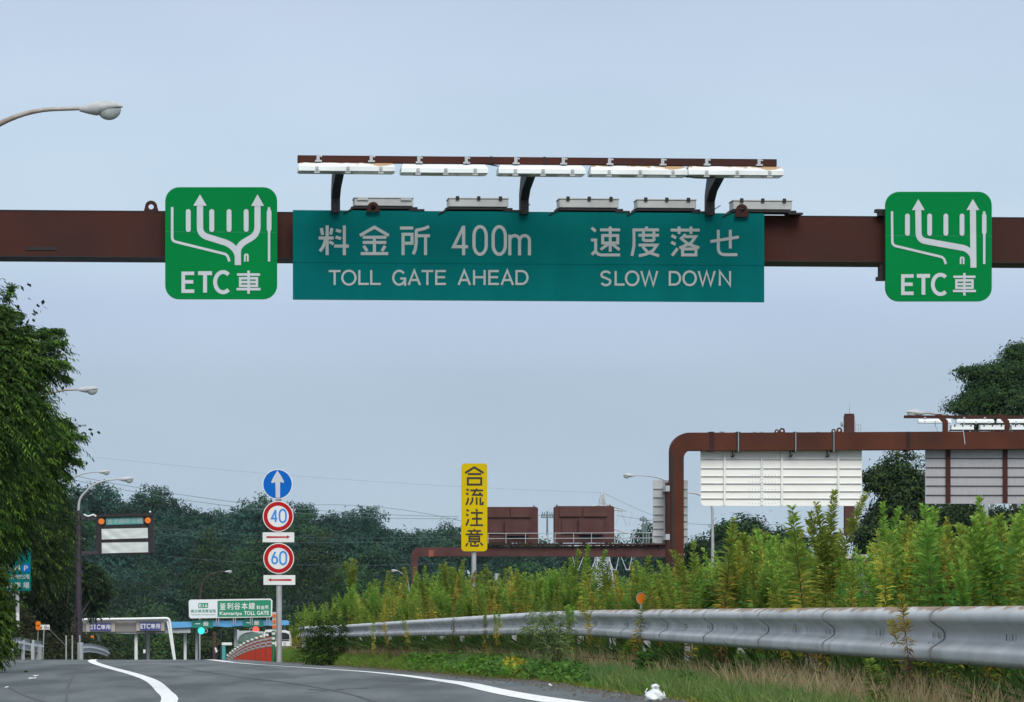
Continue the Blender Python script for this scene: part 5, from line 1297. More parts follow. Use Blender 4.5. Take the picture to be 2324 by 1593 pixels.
b = MB(); p0, p1 = at(*zk(455, 930), 118), at(*zk(600, 1075), 122); hr = thing('stair_handrail', 'thin sloping handrail on the dark left bank', 'handrail', tuple(p1)); b.tube([p0, p1], .02, 5); b.build('rail', M['armrust'], hr, True)
for x in (150, 164, 181):
    b = MB(); p = at(x, 1442, 125); q = at(x, 1500, 125); b.tube([p, q], .03, 5); b.build('post', M['poleg'], hr, True)
oo = thing('amber_marker', 'single orange marker behind the white canopy column at left', 'reflector', tuple(at(208, 1460, 300))); b = MB(); F8 = Frame(208, 300, 0, 0)
p = at(208, 1455, 300); b.tube([(p.x, 300, p.z - .5), (p.x, 300, p.z + .5)], .22, 10); b.build('reflector', M['orange'], oo, True)

# dark roofed vehicle glimpsed through the weeds, pale post, far house post
zv = lambda x, y: ((2600 + x * 889 / 2046) * W0 / 3489, (1700 + y * 889 / 2046) * W0 / 3489)
HF = Frame(1940, 55, 0, .2)
ht = HF.root('box_van', 'slate blue van with a pale roof edge, glimpsed between tall weeds', 'van')
b = MB(); b.prism(HF.pts([zv(*p) for p in ((230, 462), (740, 434), (885, 437), (905, 455), (760, 462), (240, 486))], .1), -.1, 1.8); b.build('roof_edge', M['lampgrey'], ht)
b = MB(); b.prism(HF.pts([zv(*p) for p in ((240, 487), (760, 463), (905, 456), (925, 540), (770, 530), (760, 540), (250, 560))], .03), -.03, 1.7); b.build('upper_body', M['glassdark'], ht)
b = MB(); b.prism(HF.pts([zv(*p) for p in ((250, 561), (770, 531), (900, 530), (965, 900), (250, 900))], 0), 0, 1.7); b.build('body', M['navy'], ht)
b = MB(); HF.box(b, *zv(300, 620), *zv(700, 760), .01, .009); b.build('window', M['glassdark'], ht)
for xx in (420, 860): b = MB(); u, z = HF.uz(*zv(xx, 930), .05); b.disc(u, z, .3, -.06, .14, 20); b.build('wheel', M['black'], ht)
F_, o = post_px('square_post', 'square grey post between the weeds below the grey board', 'post', 2237, 1143, 1330, 60, .05, 'galv')
F_, o = post_px('square_post', 'short pale post beside the yellow sign pole among the weeds', 'post', 1127, 1301, 1400, 90, .06, 'galv')

# ------------------------------------------------------------------ vegetation
def nrm(a): return a / np.maximum(np.linalg.norm(a, axis=-1, keepdims=True), 1e-9)
def leaves(P, D, Ln, Wd, C, rng, droop=.15, roll=None):
    """one leaf blade (folded kite) per row: root P, direction D, length, width, colour"""
    n = len(P); D = nrm(D); S = nrm(np.cross(D, nrm(rng.normal(size=(n, 3)) + np.array([0, 0, .8])) if roll is None else roll))
    Ln = np.broadcast_to(np.asarray(Ln, float), (n,))[:, None]; Wd = np.broadcast_to(np.asarray(Wd, float), (n,))[:, None]
    mid = P + D * Ln * .45; tip = P + D * Ln; tip[:, 2] -= (droop * Ln)[:, 0]
    V = np.stack([P, mid + S * Wd / 2, tip, mid - S * Wd / 2], 1).reshape(-1, 3)
    F = np.arange(4 * n).reshape(n, 4); Cc = np.repeat(C, 4, axis=0)
    Cc = Cc.copy()
    return V, F, Cc
def tubes_np(paths, n=5):
    mb = MB()
    for p, r in paths: mb.tube(p, r, n, False)
    return mb
def merge(parts):
    V = []; F = []; C = []; o = 0
    for v, f, c in parts: V.append(v); F.append(f + o); C.append(c); o += len(v)
    return np.concatenate(V), np.concatenate(F), np.concatenate(C)
def jitter(base_c, n, rng, amt=.25, hue=.08):
    c = np.array(base_c)[None, :] * (1 + rng.uniform(-amt, amt, (n, 1))) * (1 + rng.uniform(-hue, hue, (n, 3)))
    return np.clip(c, 0, 1)

# --- broadleaf crowns: leaves gathered in clumps over several lobes
def crown_np(rng, lobes, nclump, per, ls, col, clump=.42, flat=.75, col2=None, light=.3):
    """lobes: (centre xyz, radii xyz). Returns V,F,C"""
    w_ = np.array([r[0] * r[2] for _, r in lobes]); w_ = w_ / w_.sum()
    li = rng.choice(len(lobes), nclump, p=w_)
    c = np.array([l[0] for l in lobes])[li]; r = np.array([l[1] for l in lobes])[li]
    d = nrm(rng.normal(size=(nclump, 3))); d[:, 2] = np.where(d[:, 2] < -.75, -d[:, 2] * .6, d[:, 2]); d = nrm(d)
    k = rng.uniform(.72, 1.06, (nclump, 1)) ; cc = c + d * r * k
    tone = rng.uniform(.55, 1.45, nclump); mixv = rng.random(nclump)
    n = nclump * per; ci = np.repeat(np.arange(nclump), per)
    off = rng.normal(size=(n, 3)) * clump * np.array([1, 1, flat]); P = cc[ci] + off
    nout = nrm(d[ci] * .75 + nrm(off) * .55 + rng.normal(size=(n, 3)) * .38 + np.array([0, 0, .25]))
    D = nrm(np.cross(nout, rng.normal(size=(n, 3)))); P = P - D * ls * .5
    C = jitter(col, n, rng, .2, .06) * tone[ci][:, None]
    if col2 is not None:
        mk = (mixv[ci] < light)[:, None]; C = np.where(mk, jitter(col2, n, rng, .2, .06), C)
    return leaves(P, D, ls * rng.uniform(.7, 1.3, n), ls * .55 * rng.uniform(.7, 1.2, n), C, rng, .1, nout)
def rand_lobes(rng, rad, h0, h1, n=7):
    L_ = [((0, 0, (h0 + h1) / 2), (rad * .72, rad * .72, (h1 - h0) * .48))]
    for i in range(n):
        a = rng.uniform(0, 2 * math.pi); q = rng.uniform(.3, .75) * rad; z = rng.uniform(h0 + .2 * (h1 - h0), h1 - .18 * (h1 - h0)); s = rng.uniform(.34, .55) * rad
        L_.append(((q * math.cos(a), q * math.sin(a), z), (s, s, s * .75)))
    return L_
def trunk_mb(rng, h, r, lobes, tr=None):
    b = MB(); b.tube([(0, 0, -.5), (rng.normal() * .1, rng.normal() * .1, h * .35), (rng.normal() * .2, rng.normal() * .2, h * .7)], [r, r * .75, r * .4], 8)
    for c, rr in lobes[1:]:
        b.tube([(0, 0, h * rng.uniform(.25, .5)), (c[0] * .5, c[1] * .5, (c[2] + h * .4) * .5), (c[0], c[1], c[2])], [r * .45, r * .3, r * .1], 5, False)
    return b
def tree_proto(seed, name, label, rad, h0, h1, nclump, per, ls, col, loc, col2=None, light=.3, group=None, lobes=None, clump=.42, tr=.18, cat='tree', flat=.75, m='leafdark', nl=7):
    rng = np.random.default_rng(seed)
    o = thing(name, label, cat, loc, 0, group)
    lo = lobes or rand_lobes(rng, rad, h0, h1, nl)
    V, F, C = crown_np(rng, lo, nclump, per, ls, col, clump, flat, col2, light)
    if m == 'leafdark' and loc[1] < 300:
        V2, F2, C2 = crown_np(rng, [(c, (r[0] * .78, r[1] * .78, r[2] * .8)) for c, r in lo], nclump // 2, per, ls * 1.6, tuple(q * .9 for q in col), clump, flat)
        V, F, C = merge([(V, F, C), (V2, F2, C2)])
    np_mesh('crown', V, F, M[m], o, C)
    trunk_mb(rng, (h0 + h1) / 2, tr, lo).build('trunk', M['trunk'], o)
    return o

# --- wooded hill behind the toll plaza
SKX = [-700, -200, 100, 200, 240, 285, 300, 330, 370, 390, 430, 480, 520, 560, 600, 650, 690, 730, 790, 830, 870, 920, 960, 1000, 1050, 1110, 1180, 1240, 1290, 1380, 1420, 1450, 1490, 1530, 1600, 1800, 2600]
SKY = [1060, 1090, 1116, 1112, 1108, 1128, 1128, 1113, 1122, 1135, 1135, 1148, 1160, 1165, 1168, 1150, 1138, 1142, 1155, 1165, 1190, 1198, 1202, 1202, 1200, 1205, 1215, 1208, 1230, 1245, 1228, 1225, 1236, 1255, 1275, 1290, 1300]
D0, D1 = 425.0, 640.0
def hill_z(X, d):
    """bare slope; trees bring it up to the skyline"""
    sx = X / D1 * FL + VX; H = EYE + (VY - interp(sx, SKX, SKY)) / FL * D1 - 9.2
    t = min(max((d - D0) / (D1 - D0), 0), 1); t2 = t * t * (3 - 2 * t) * .45 + t * .55
    z0 = base(420)
    if d > D1: return H - (d - D1) * .10
    return z0 + (H - z0) * t2
hd = list(np.linspace(D0 - 15, D1 + 260, 26)); hx = list(np.linspace(-130, 330, 60))
V = [(x, d, hill_z(x, d) if d > D0 else base(420) - .1) for d in hd for x in hx]; nx_ = len(hx)
Fc = [(i * nx_ + j, i * nx_ + j + 1, (i + 1) * nx_ + j + 1, (i + 1) * nx_ + j) for i in range(len(hd) - 1) for j in range(nx_ - 1)]
tag(np_mesh('hill', V, Fc, M['hill'], smooth=True), kind='structure')
HG = 'trees covering the far wooded hill'
def hill_label(x, d, i):
    kind = ['dark rounded', 'lighter green', 'tall bushy', 'spreading blue green', 'narrow pointed'][i]
    tier = 'on the skyline' if d > 620 else 'high on the hill' if d > 565 else 'half way up the hill' if d > 500 else 'low on the hill' if d > 455 else 'at the foot of the hill'
    zs = [(60, 'beyond the left edge trees'), (200, 'behind the message board pole'), (290, 'above the message board'), (360, 'just right of the message board'), (440, 'left of the toll sign'), (520, 'above the pale toll sign half'),
          (600, 'above the green toll sign half'), (665, 'behind the speed discs'), (740, 'just right of the speed discs'), (830, 'at the thin ridge pole'), (920, 'left of the red gantry corner'), (1000, 'over the red gantry corner'),
          (1100, 'behind the yellow sign'), (1230, 'behind the left cabinet'), (1400, 'behind the right cabinet'), (9999, 'near the close utility poles')]
    return '%s tree %s, %s' % (kind, tier, next(z for q, z in zs if x < q))
LBL = ['dark rounded tree standing on the wooded hill', 'lighter green tree standing on the wooded hill', 'tall bushy tree standing on the wooded hill', 'spreading blue green tree standing on the wooded hill', 'narrow pointed tree standing on the wooded hill']
cols = [(.018, .048, .028), (.032, .082, .028), (.017, .053, .032), (.017, .051, .036), (.023, .060, .027)]
prt = []
for i in range(5):
    rad = [4.9, 4.0, 4.6, 5.8, 3.3][i]; h1 = [9.2, 7.6, 11.0, 8.6, 11][i]
    prt.append(tree_proto(100 + i, 'hill_tree', LBL[i], rad, .5, h1, 170, 16, .60, cols[i], (0, 0, 0), (cols[i][0] * 1.35, cols[i][1] * 1.4, cols[i][2] * 1.2), .3, HG, clump=.55, nl=9, m='leaffar'))
rr = np.random.default_rng(5); used = [0] * 5; cnt = 0
spots = []
# the skyline trees first, then rows down the slope
for x in range(150, 1010, 26): spots.append((x + rr.uniform(-8, 8), D1 + rr.uniform(-12, 6), None))
for x in range(1010, 1560, 30): spots.append((x + rr.uniform(-8, 8), D1 + rr.uniform(-12, 6), None))
for x in range(-60, 150, 60): spots.append((x, D1, None))
for k, d in enumerate(np.linspace(432, 612, 9)):
    st = 7.6 * FL / d
    xs_ = np.arange(130 + (k % 2) * st / 2, 1560 if (k < 2 or k > 5) else 1040, st)
    for x in xs_: spots.append((x + rr.uniform(-.25, .25) * st, d + rr.uniform(-8, 8), None))
for x, d, _ in spots:
    if cnt > 285: break
    X = (x - VX) / FL * d
    i = int(rr.choice(5, p=[.28, .16, .2, .22, .14]))
    if d < 480: i = int(rr.choice(5, p=[.2, .3, .15, .2, .15]))
    o = prt[i] if used[i] == 0 else copy_thing(prt[i]); used[i] += 1; cnt += 1
    o.location = (X, d, hill_z(X, d) - .3); o.rotation_euler = (0, 0, rr.uniform(0, 6.28)); s = rr.uniform(.78, 1.0) if d > 620 else rr.uniform(.72, 1.22); o['label'] = hill_label(x, d, i)
    o.scale = (s, s, s * rr.uniform(.9, 1.1))
# nearer dark clump of trees left and right of the sign post (picture: broad mass at columns 420-760)
def near_tree(seed, x, d, ytop, ybot, wpx, label, col, col2, n=420, ls=.34, group=None, clump=.42, light=.3, per=12, flat=.7):
    if d < 300: n = int(n * 2.0); per = 16; clump = clump * .9
    k = d / FL; h = (ybot - ytop) * k; rad = wpx * k / 2; zb9 = EYE - (ybot - VY) * k; X = (x - VX) * k
    return tree_proto(seed, 'broadleaf_tree', label, rad, h * .12, h, n, per, ls, col, (X, d, zb9), col2, light, group, clump=clump, nl=10, flat=flat, tr=.2)
DK = (.022, .050, .018); DKL = (.050, .105, .022)
MG = 'dark trees in front of the hill behind the toll sign'
near_tree(201, 480, 415, 1196, 1560, 190, 'broad dark green tree behind the white half of the toll gate sign', DK, DKL, 520, .42, MG, .6)
near_tree(202, 585, 420, 1205, 1560, 150, 'dark tree directly left of the 60 speed disc', (.026, .05, .02), DKL, 420, .42, MG, .6)
near_tree(203, 705, 412, 1200, 1560, 150, 'dark rounded tree directly right of the speed discs', (.022, .046, .02), DKL, 460, .42, MG, .6)
near_tree(204, 800, 418, 1262, 1560, 140, 'low bright green tree right of the speed discs above the weeds', (.034, .08, .024), (.06, .14, .035), 380, .42, MG, .55, .5)
near_tree(205, 890, 420, 1290, 1560, 150, 'low dark tree left of the far brown gantry column', DK, DKL, 300, .42, MG, .55)
near_tree(206, 250, 414, 1395, 1560, 130, 'light green bushy tree above the left end of the toll canopy', (.045, .085, .028), (.07, .12, .035), 300, .42, MG, .5)
near_tree(207, 350, 416, 1360, 1560, 150, 'dull green tree just above the middle of the toll canopy', (.036, .07, .03), DKL, 340, .42, MG, .55)
near_tree(208, 300, 422, 1290, 1560, 150, 'dark blue green tree below the message board', (.022, .042, .026), DKL, 340, .42, MG, .6, .15)
for i, x in enumerate(range(205, 660, 50)):
    near_tree(230 + i, x + (i * 7) % 11, 400, 1425, 1580, 78, ['dark', 'yellowish'][i % 2] + ' low tree seen ' + ['past the leftmost canopy column', 'under the left indigo board', 'between the two indigo boards', 'under the right indigo board', 'past the slanting white tube', 'past the right white column', 'under the green lit signal', 'left of the red lit signal', 'under the red lit signal', 'behind the bus'][i], [DK, (.05, .08, .02)][i % 2], DKL, 130, .4, 'low trees beyond the toll columns ' + ['dark', 'yellowish'][i % 2], .5)

# right-hand trees
RG = 'dark trees on the right beyond the portal'
near_tree(301, 1690, 215, 1165, 1420, 180, 'round dark tree below the white panelled board', (.022, .045, .016), (.05, .095, .02), 560, .26, RG, .34)
near_tree(302, 1590, 222, 1215, 1420, 90, 'small dark tree just right of the brown portal column', (.020, .040, .016), (.04, .08, .02), 300, .26, RG, .32)
near_tree(303, 1770, 225, 1195, 1420, 130, 'dark tree half hidden behind the tallest weed', (.020, .044, .018), (.045, .09, .02), 360, .26, RG, .34)
near_tree(304, 2045, 150, 1012, 1440, 195, 'tall layered dark tree between the white and the grey boards', (.026, .056, .018), (.06, .12, .025), 700, .17, RG, .26, .3, flat=.35)
near_tree(305, 1990, 152, 1135, 1440, 110, 'low dark tree at the foot of the maroon mast', (.020, .042, .014), (.04, .08, .018), 360, .17, RG, .26, .25, flat=.4)
near_tree(306, 2180, 156, 1130, 1460, 240, 'dark tree behind the grey board and the square grey post', (.024, .052, .017), (.04, .08, .018), 620, .18, RG, .28, .25)
near_tree(307, 2345, 158, 1120, 1460, 230, 'dark tree below the right end of the grey board', (.024, .052, .017), (.04, .08, .018), 500, .18, RG, .28, .25)
# the big tree at upper right, in flat spreading tiers
k = 165 / FL
def L3(x, y, rx, ry, dd=0, d=165): return (((x - 2400) * k, dd, (1460 - y) * k), (rx * k, rx * k * .8, ry * k))
big = [L3(2320, 925, 160, 62), L3(2245, 908, 75, 30), L3(2215, 846, 48, 14), L3(2270, 856, 82, 28), L3(2305, 862, 95, 50), L3(2350, 822, 85, 40), L3(2325, 800, 45, 24), L3(2420, 860, 120, 90), L3(2190, 925, 45, 14), L3(2195, 842, 26, 7), L3(2220, 880, 30, 12), L3(2480, 960, 160, 90), L3(2400, 1040, 150, 60)]
tree_proto(310, 'broadleaf_tree', 'big dark tree with flat spreading tiers at the right picture edge', 5, 2, 12, 3000, 18, .15, (.026, .056, .018), ((2400 - VX) * k, 165, EYE - (1460 - VY) * k), (.055, .11, .022), .24, RG, lobes=big, clump=.24, flat=.45, tr=.35)

# --- feathery trees over the left verge: drooping sprays of small leaflets
def spray_crown(rng, lobes, ntips, col, col2, spray=.55, leaf=.085, lw=.024, leaflets=14, bias=(0.5, -.3, -.1), light=.25, droop=.35):
    w_ = np.array([r[0] * r[2] for _, r in lobes]); w_ /= w_.sum(); li = rng.choice(len(lobes), ntips, p=w_)
    c = np.array([l[0] for l in lobes])[li]; r = np.array([l[1] for l in lobes])[li]
    d = nrm(rng.normal(size=(ntips, 3))); root = c + d * r * rng.uniform(.6, 1.0, (ntips, 1))
    A = nrm(d + np.array(bias) + rng.normal(size=(ntips, 3)) * .35)
    ln = spray * rng.uniform(.6, 1.4, ntips)
    n = ntips * leaflets; ti = np.repeat(np.arange(ntips), leaflets); s = np.tile(np.linspace(.08, 1, leaflets), ntips); sd = np.tile([1, -1], n // 2 + 1)[:n]
    P = root[ti] + A[ti] * (ln[ti] * s)[:, None]; P[:, 2] -= droop * ln[ti] * s ** 2
    side = nrm(np.cross(A, np.array([0, 0, 1.0])))[ti]; tang = A[ti].copy(); tang[:, 2] -= 2 * droop * s; tang = nrm(tang)
    D = tang * .75 + side * (sd * .75)[:, None] + rng.normal(size=(n, 3)) * .15; D[:, 2] -= .3
    tone = rng.uniform(.7, 1.3, ntips); pick = rng.random(ntips) < light
    C = jitter(col, n, rng, .15, .05) * tone[ti][:, None]; C = np.where(pick[ti][:, None], jitter(col2, n, rng, .15, .05) * tone[ti][:, None], C)
    return leaves(P, D, leaf * rng.uniform(.8, 1.3, n), lw * rng.uniform(.8, 1.3, n), C, rng, .25)
def finger_np(rng, p0, p1, col, col2, leaf=.06, lw=.02):
    parts = []; L_ = np.linalg.norm(p1 - p0); side = np.array([0, 1.0, 0]); m = int(60 * L_ / .5) + 16
    s = rng.random(m) ** .65; P = p0 + (p1 - p0) * s[:, None]; P[:, 2] += np.sin(s * math.pi * .8) * .16 * L_ * .6
    P += rng.normal(size=(m, 3)) * .05 * L_ * (1 - s * .8)[:, None] * np.array([.6, 1.5, .8])
    A = nrm((p1 - p0) / L_ + rng.normal(size=(m, 3)) * np.array([.3, .8, .3]) + np.array([0, 0, -.25]))
    ln = (.30 - .16 * s) * rng.uniform(.7, 1.3, m); k = 10; n = m * k; ti = np.repeat(np.arange(m), k); t = np.tile(np.linspace(.1, 1, k), m); sd = np.tile([1, -1], n // 2 + 1)[:n]
    Q = P[ti] + A[ti] * (ln[ti] * t)[:, None]; Q[:, 2] -= .3 * ln[ti] * t ** 2
    sv = nrm(np.cross(A, np.array([0, 0, 1.0])))[ti]; D = A[ti] * .8 + sv * (sd * .6)[:, None] + rng.normal(size=(n, 3)) * .15; D[:, 2] -= .45 * t
    tone = rng.uniform(.75, 1.3, m); pick = rng.random(m) < .35
    C = jitter(col, n, rng, .15, .05) * tone[ti][:, None]; C = np.where(pick[ti][:, None], jitter(col2, n, rng, .15, .05), C)
    return leaves(Q, D, leaf * rng.uniform(.8, 1.3, n), lw * rng.uniform(.8, 1.3, n), C, rng, .25)
def roadside_tree(seed, label, d, lobes_px, ntips, x0, ybase, col, col2, fingers=(), **kw):
    k = d / FL; rng = np.random.default_rng(seed)
    o = thing('roadside_tree', label, 'tree', ((x0 - VX) * k, d, EYE - (ybase - VY) * k), 0, 'roadside trees along the left verge')
    lo = [(((x - x0) * k, dy, (ybase - y) * k), (rx * k, min(rx * k, 2.2), ry * k)) for x, y, rx, ry, dy in lobes_px]
    V, F, C = spray_crown(rng, lo, ntips, col, col2, **kw)
    if fingers:
        fr = np.random.default_rng(seed + 9); W_ = lambda x, y, dy: np.array([(x - x0) * k, dy, (ybase - y) * k])
        V, F, C = merge([(V, F, C)] + [finger_np(fr, W_(a, b_, 0), W_(c, e_, fr.uniform(-.6, .6)), col, col2) for a, b_, c, e_ in fingers])
    np_mesh('crown', V, F, M['leafdark'], o, C)
    # inner foliage mass
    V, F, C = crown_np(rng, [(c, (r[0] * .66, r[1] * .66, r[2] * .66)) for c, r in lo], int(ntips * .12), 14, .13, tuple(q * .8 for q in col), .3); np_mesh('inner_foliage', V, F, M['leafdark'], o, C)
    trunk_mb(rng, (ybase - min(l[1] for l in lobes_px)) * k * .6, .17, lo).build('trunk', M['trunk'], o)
    return o
CA, CB = (.034, .072, .015), (.11, .20, .028)
roadside_tree(401, 'feathery green tree at the far left edge, tallest of the verge trees', 58,
    [(-60, 800, 60, 110, 0), (-18, 745, 22, 50, 0), (0, 800, 40, 36, 0), (38, 782, 44, 14, .3), (74, 778, 34, 9, .2), (40, 835, 60, 26, 0), (88, 822, 34, 14, 0), (-10, 890, 84, 60, 0), (24, 888, 34, 18, 0), (-30, 680, 16, 30, .3), (0, 950, 90, 60, 0), (60, 938, 40, 20, -.3), (-100, 1000, 120, 150, 0)], 4600, -150, 1500, CA, CB, spray=.42, fingers=[(10, 780, 136, 757), (30, 800, 142, 786), (20, 820, 152, 836), (60, 830, 150, 860), (10, 866, 92, 880), (0, 700, 22, 655), (0, 760, 60, 742), (-10, 720, 36, 712), (20, 925, 104, 948), (40, 790, 100, 750), (30, 940, 128, 965)])
roadside_tree(402, 'feathery tree whose drooping sprays reach farthest over the road at left', 66,
    [(-20, 1040, 95, 80, 0), (60, 1000, 45, 26, 0), (112, 984, 36, 10, 0), (140, 992, 20, 7, 0), (70, 1050, 50, 30, 0), (118, 1040, 26, 13, .2), (20, 1110, 70, 46, 0), (84, 1090, 34, 22, 0), (-80, 1150, 110, 120, 0), (0, 1170, 60, 42, 0)], 4200, -120, 1500, CA, (.115, .205, .028), spray=.42, light=.34, fingers=[(70, 990, 190, 1000), (80, 1000, 172, 1022), (60, 985, 160, 972), (80, 1030, 178, 1052), (70, 1050, 150, 1078), (60, 1090, 132, 1112), (50, 1130, 120, 1150), (60, 970, 140, 955), (90, 1010, 150, 1035)])
roadside_tree(403, 'dense tree standing behind the green parking sign', 140,
    [(40, 1190, 80, 70, 0), (85, 1150, 48, 44, 0), (112, 1195, 34, 50, 0), (118, 1120, 18, 30, 0), (80, 1260, 50, 60, 0), (112, 1262, 22, 40, 1)], 3800, -20, 1520, (.028, .054, .015), (.085, .15, .024), spray=.7, leaf=.13, lw=.05, light=.26)
roadside_tree(404, 'dark tree around the plum message board pole', 206,
    [(130, 1290, 30, 60, 3), (110, 1380, 36, 60, 3), (150, 1225, 14, 40, 4), (186, 1310, 26, 34, 5), (210, 1330, 20, 26, 6), (200, 1368, 22, 20, 6), (120, 1240, 30, 50, 3)], 2600, 150, 1520, (.020, .036, .014), (.06, .11, .022), spray=.6, leaf=.2, lw=.08, light=.2, leaflets=12)
roadside_tree(405, 'shadowy tree on the bank beyond the parking sign', 160,
    [(80, 1350, 50, 60, 0), (40, 1350, 50, 60, 0), (100, 1390, 30, 40, 0), (0, 1420, 60, 60, 0)], 2000, 60, 1540, (.016, .028, .011), (.03, .05, .015), spray=.8, leaf=.2, lw=.08, light=.12, leaflets=12)
roadside_tree(406, 'bright leafy bush overlapping the guard rail at the far left edge', 60,
    [(-30, 1360, 26, 70, 0), (-50, 1430, 60, 70, 0), (-16, 1316, 14, 20, 0)], 900, -40, 1560, (.05, .10, .018), (.11, .19, .025), spray=.3, leaf=.09, lw=.035, light=.45)
roadside_tree(407, 'dark overhanging bough in front of the parking sign', 100,
    [(-10, 1200, 52, 54, 0), (38, 1205, 34, 20, 0), (0, 1250, 20, 18, 0), (-40, 1290, 30, 60, 0)], 1300, -50, 1530, (.014, .026, .009), (.05, .09, .016), spray=.4, leaf=.11, lw=.04, light=.06)

# left bank
BK = []; ds_ = list(np.arange(40, 330, 8.0))
for d in ds_:
    z = base(d)
    xe = -8.6 - max(0, (d - 90)) * .022
    for q, h in ((0, -.05), (.5, .35), (1.4, 1.3), (3.0, 3.0), (6, 5.2), (14, 7.0), (40, 9)): BK.append((xe - q, d, z + h))
Fb = [(i * 7 + j, i * 7 + j + 1, (i + 1) * 7 + j + 1, (i + 1) * 7 + j) for i in range(len(ds_) - 1) for j in range(6)]
tag(np_mesh('earth_bank', BK, Fb, M['slope'], smooth=True), kind='structure')
rng = np.random.default_rng(61); n = 26000
d = rng.uniform(60, 300, n); q = rng.uniform(0, 4.5, n); z = np.array([base(x) for x in d]) + np.interp(q, [0, .5, 1.4, 3, 6], [0, .35, 1.3, 3, 5.2]); X = -8.6 - np.maximum(0, d - 90) * .022 - q
P = np.stack([X, d, z + rng.uniform(0, .25, n)], 1); D = rng.normal(size=(n, 3)) + np.array([.6, -.5, .5])
V, F, C = leaves(P, D, rng.uniform(.15, .35, n), rng.uniform(.08, .16, n), jitter((.030, .034, .014), n, rng, .5, .2), rng, .3)
tag(np_mesh('bank_undergrowth', V, F, M['leafdark'], None, C), kind='stuff')

# --- tall goldenrod along the median
GR1, GR2 = np.array((.115, .20, .03)), np.array((.25, .37, .06)); YL, BR = np.array((.48, .40, .07)), np.array((.15, .095, .045))
def weed_np(rng, h, nl, ll, dry, heads, lw=.019, bush=1.0):
    """stem(s) with spiralling narrow leaves; lower leaves dry out"""
    parts = []; stems = []
    hs = [(np.array([0, 0, 0.]), np.array([rng.normal() * .05, rng.normal() * .05, 1.]), h, 0.0)]
    for k in range(heads):
        z = h * rng.uniform(.5, .75); a = rng.uniform(0, 6.28); hs.append((np.array([0, 0, z]), nrm(np.array([math.cos(a) * .45, math.sin(a) * .45, 1.])), (h - z) * rng.uniform(.6, 1.02), z / h))
    bend = np.array([rng.normal(), rng.normal(), 0]) * .075 * h
    for (p0, dr, L_, t0) in hs:
        m = int(nl * L_ / h); t = np.sort(rng.uniform(.02 if t0 == 0 else 0, 1, m)) ; a = np.arange(m) * 2.4 + rng.uniform(0, .5, m)
        P = p0 + dr * (t * L_)[:, None]
        T = t0 + (1 - t0) * t                                   # height fraction in the whole plant
        up_ = .35 + .9 * np.clip(T - .55, 0, 1) * 2
        D = np.stack([np.cos(a), np.sin(a), up_ + rng.normal(size=m) * .2], 1)
        low = T < dry * .8
        D[:, 2] = np.where(low, -.15 + rng.normal(size=m) * .5, D[:, 2])
        Ll = ll * (1.0 - .55 * np.clip((T - .75) / .25, 0, 1)) * rng.uniform(.75, 1.2, m) * np.where(low, .75, 1)
        g = GR1 + (GR2 - GR1) * np.clip((T - .45) / .55, 0, 1)[:, None] ** 1.5
        ydry = np.clip((dry + .22 - T) / .28 + rng.normal(size=m) * .28, 0, 1)[:, None]; bdry = np.clip((dry - .12 - T) / .2 + rng.normal(size=m) * .15, 0, 1)[:, None]
        C = g * (1 - ydry) + YL * ydry; C = C * (1 - bdry) + BR * bdry; C = C * rng.uniform(.72, 1.28, (m, 1))
        parts.append(leaves(P, D, Ll, lw * rng.uniform(.8, 1.3, m) * np.where(low, .6, 1), np.clip(C, 0, 1), rng, .22))
        parts[-1][0][:] += bend * (np.clip(parts[-1][0][:, 2:3] / h, 0, 1.1) ** 2)
        # stem as a thin three sided rod
        e = p0 + dr * L_; r = .0045 if t0 == 0 else .003
        ring = np.array([[math.cos(q), math.sin(q), 0] for q in (0, 2.1, 4.2)]) * r
        me_ = (p0 + e) / 2; v = np.concatenate([p0 + ring, me_ + ring * .8, e + ring * .4]); v = v + bend * (np.clip(v[:, 2:3] / h, 0, 1.1) ** 2)
        f = np.array([(0, 1, 4, 3), (1, 2, 5, 4), (2, 0, 3, 5), (3, 4, 7, 6), (4, 5, 8, 7), (5, 3, 6, 8)])
        parts.append((v, f, np.tile(BR * .9 if t0 == 0 else GR1, (9, 1))))
    return merge(parts)
WGp = 'goldenrod stalks growing thickly behind the guard rail'
wl = ['tall green goldenrod stalk in the thicket behind the guard rail', 'goldenrod stalk with yellowing lower leaves behind the guard rail', 'branching goldenrod stalk with several green tips behind the guard rail', 'goldenrod stalk with a long brown withered foot behind the guard rail']
spec = [(1.42, 300, .125, .25, 0), (1.30, 280, .12, .50, 0), (1.45, 340, .105, .30, 4), (1.5, 280, .115, .62, 1), (1.28, 290, .12, .32, 2), (1.38, 280, .13, .48, 0), (1.35, 340, .105, .42, 3), (1.45, 260, .115, .88, 1)]
lbi = [0, 1, 2, 3, 2, 1, 2, 3]
protos = []
for i, (h, nl, ll, dry, hd_) in enumerate(spec):
    rng = np.random.default_rng(500 + i); V, F, C = weed_np(rng, h, int(nl * 1.25), ll * .86, dry, hd_, .0165)
    me_o = np_mesh('goldenrod', V, F, M['leaf'], None, C); tag(me_o, wl[lbi[i]], 'weed', WGp + [' tall green', ' yellowing', ' branching', ' brown footed'][lbi[i]] if False else WGp)
    protos.append(me_o)
rng = np.random.default_rng(77); used = [False] * 8
TPX = [650, 700, 760, 800, 860, 930, 1000, 1060, 1150, 1270, 1330, 1450, 1560, 1640, 1700, 1800, 1860, 1950, 2000, 2100, 2200, 2324, 2500]
TPY = [1345, 1342, 1325, 1312, 1305, 1285, 1268, 1272, 1280, 1258, 1290, 1258, 1255, 1225, 1190, 1195, 1200, 1225, 1175, 1170, 1180, 1150, 1140]
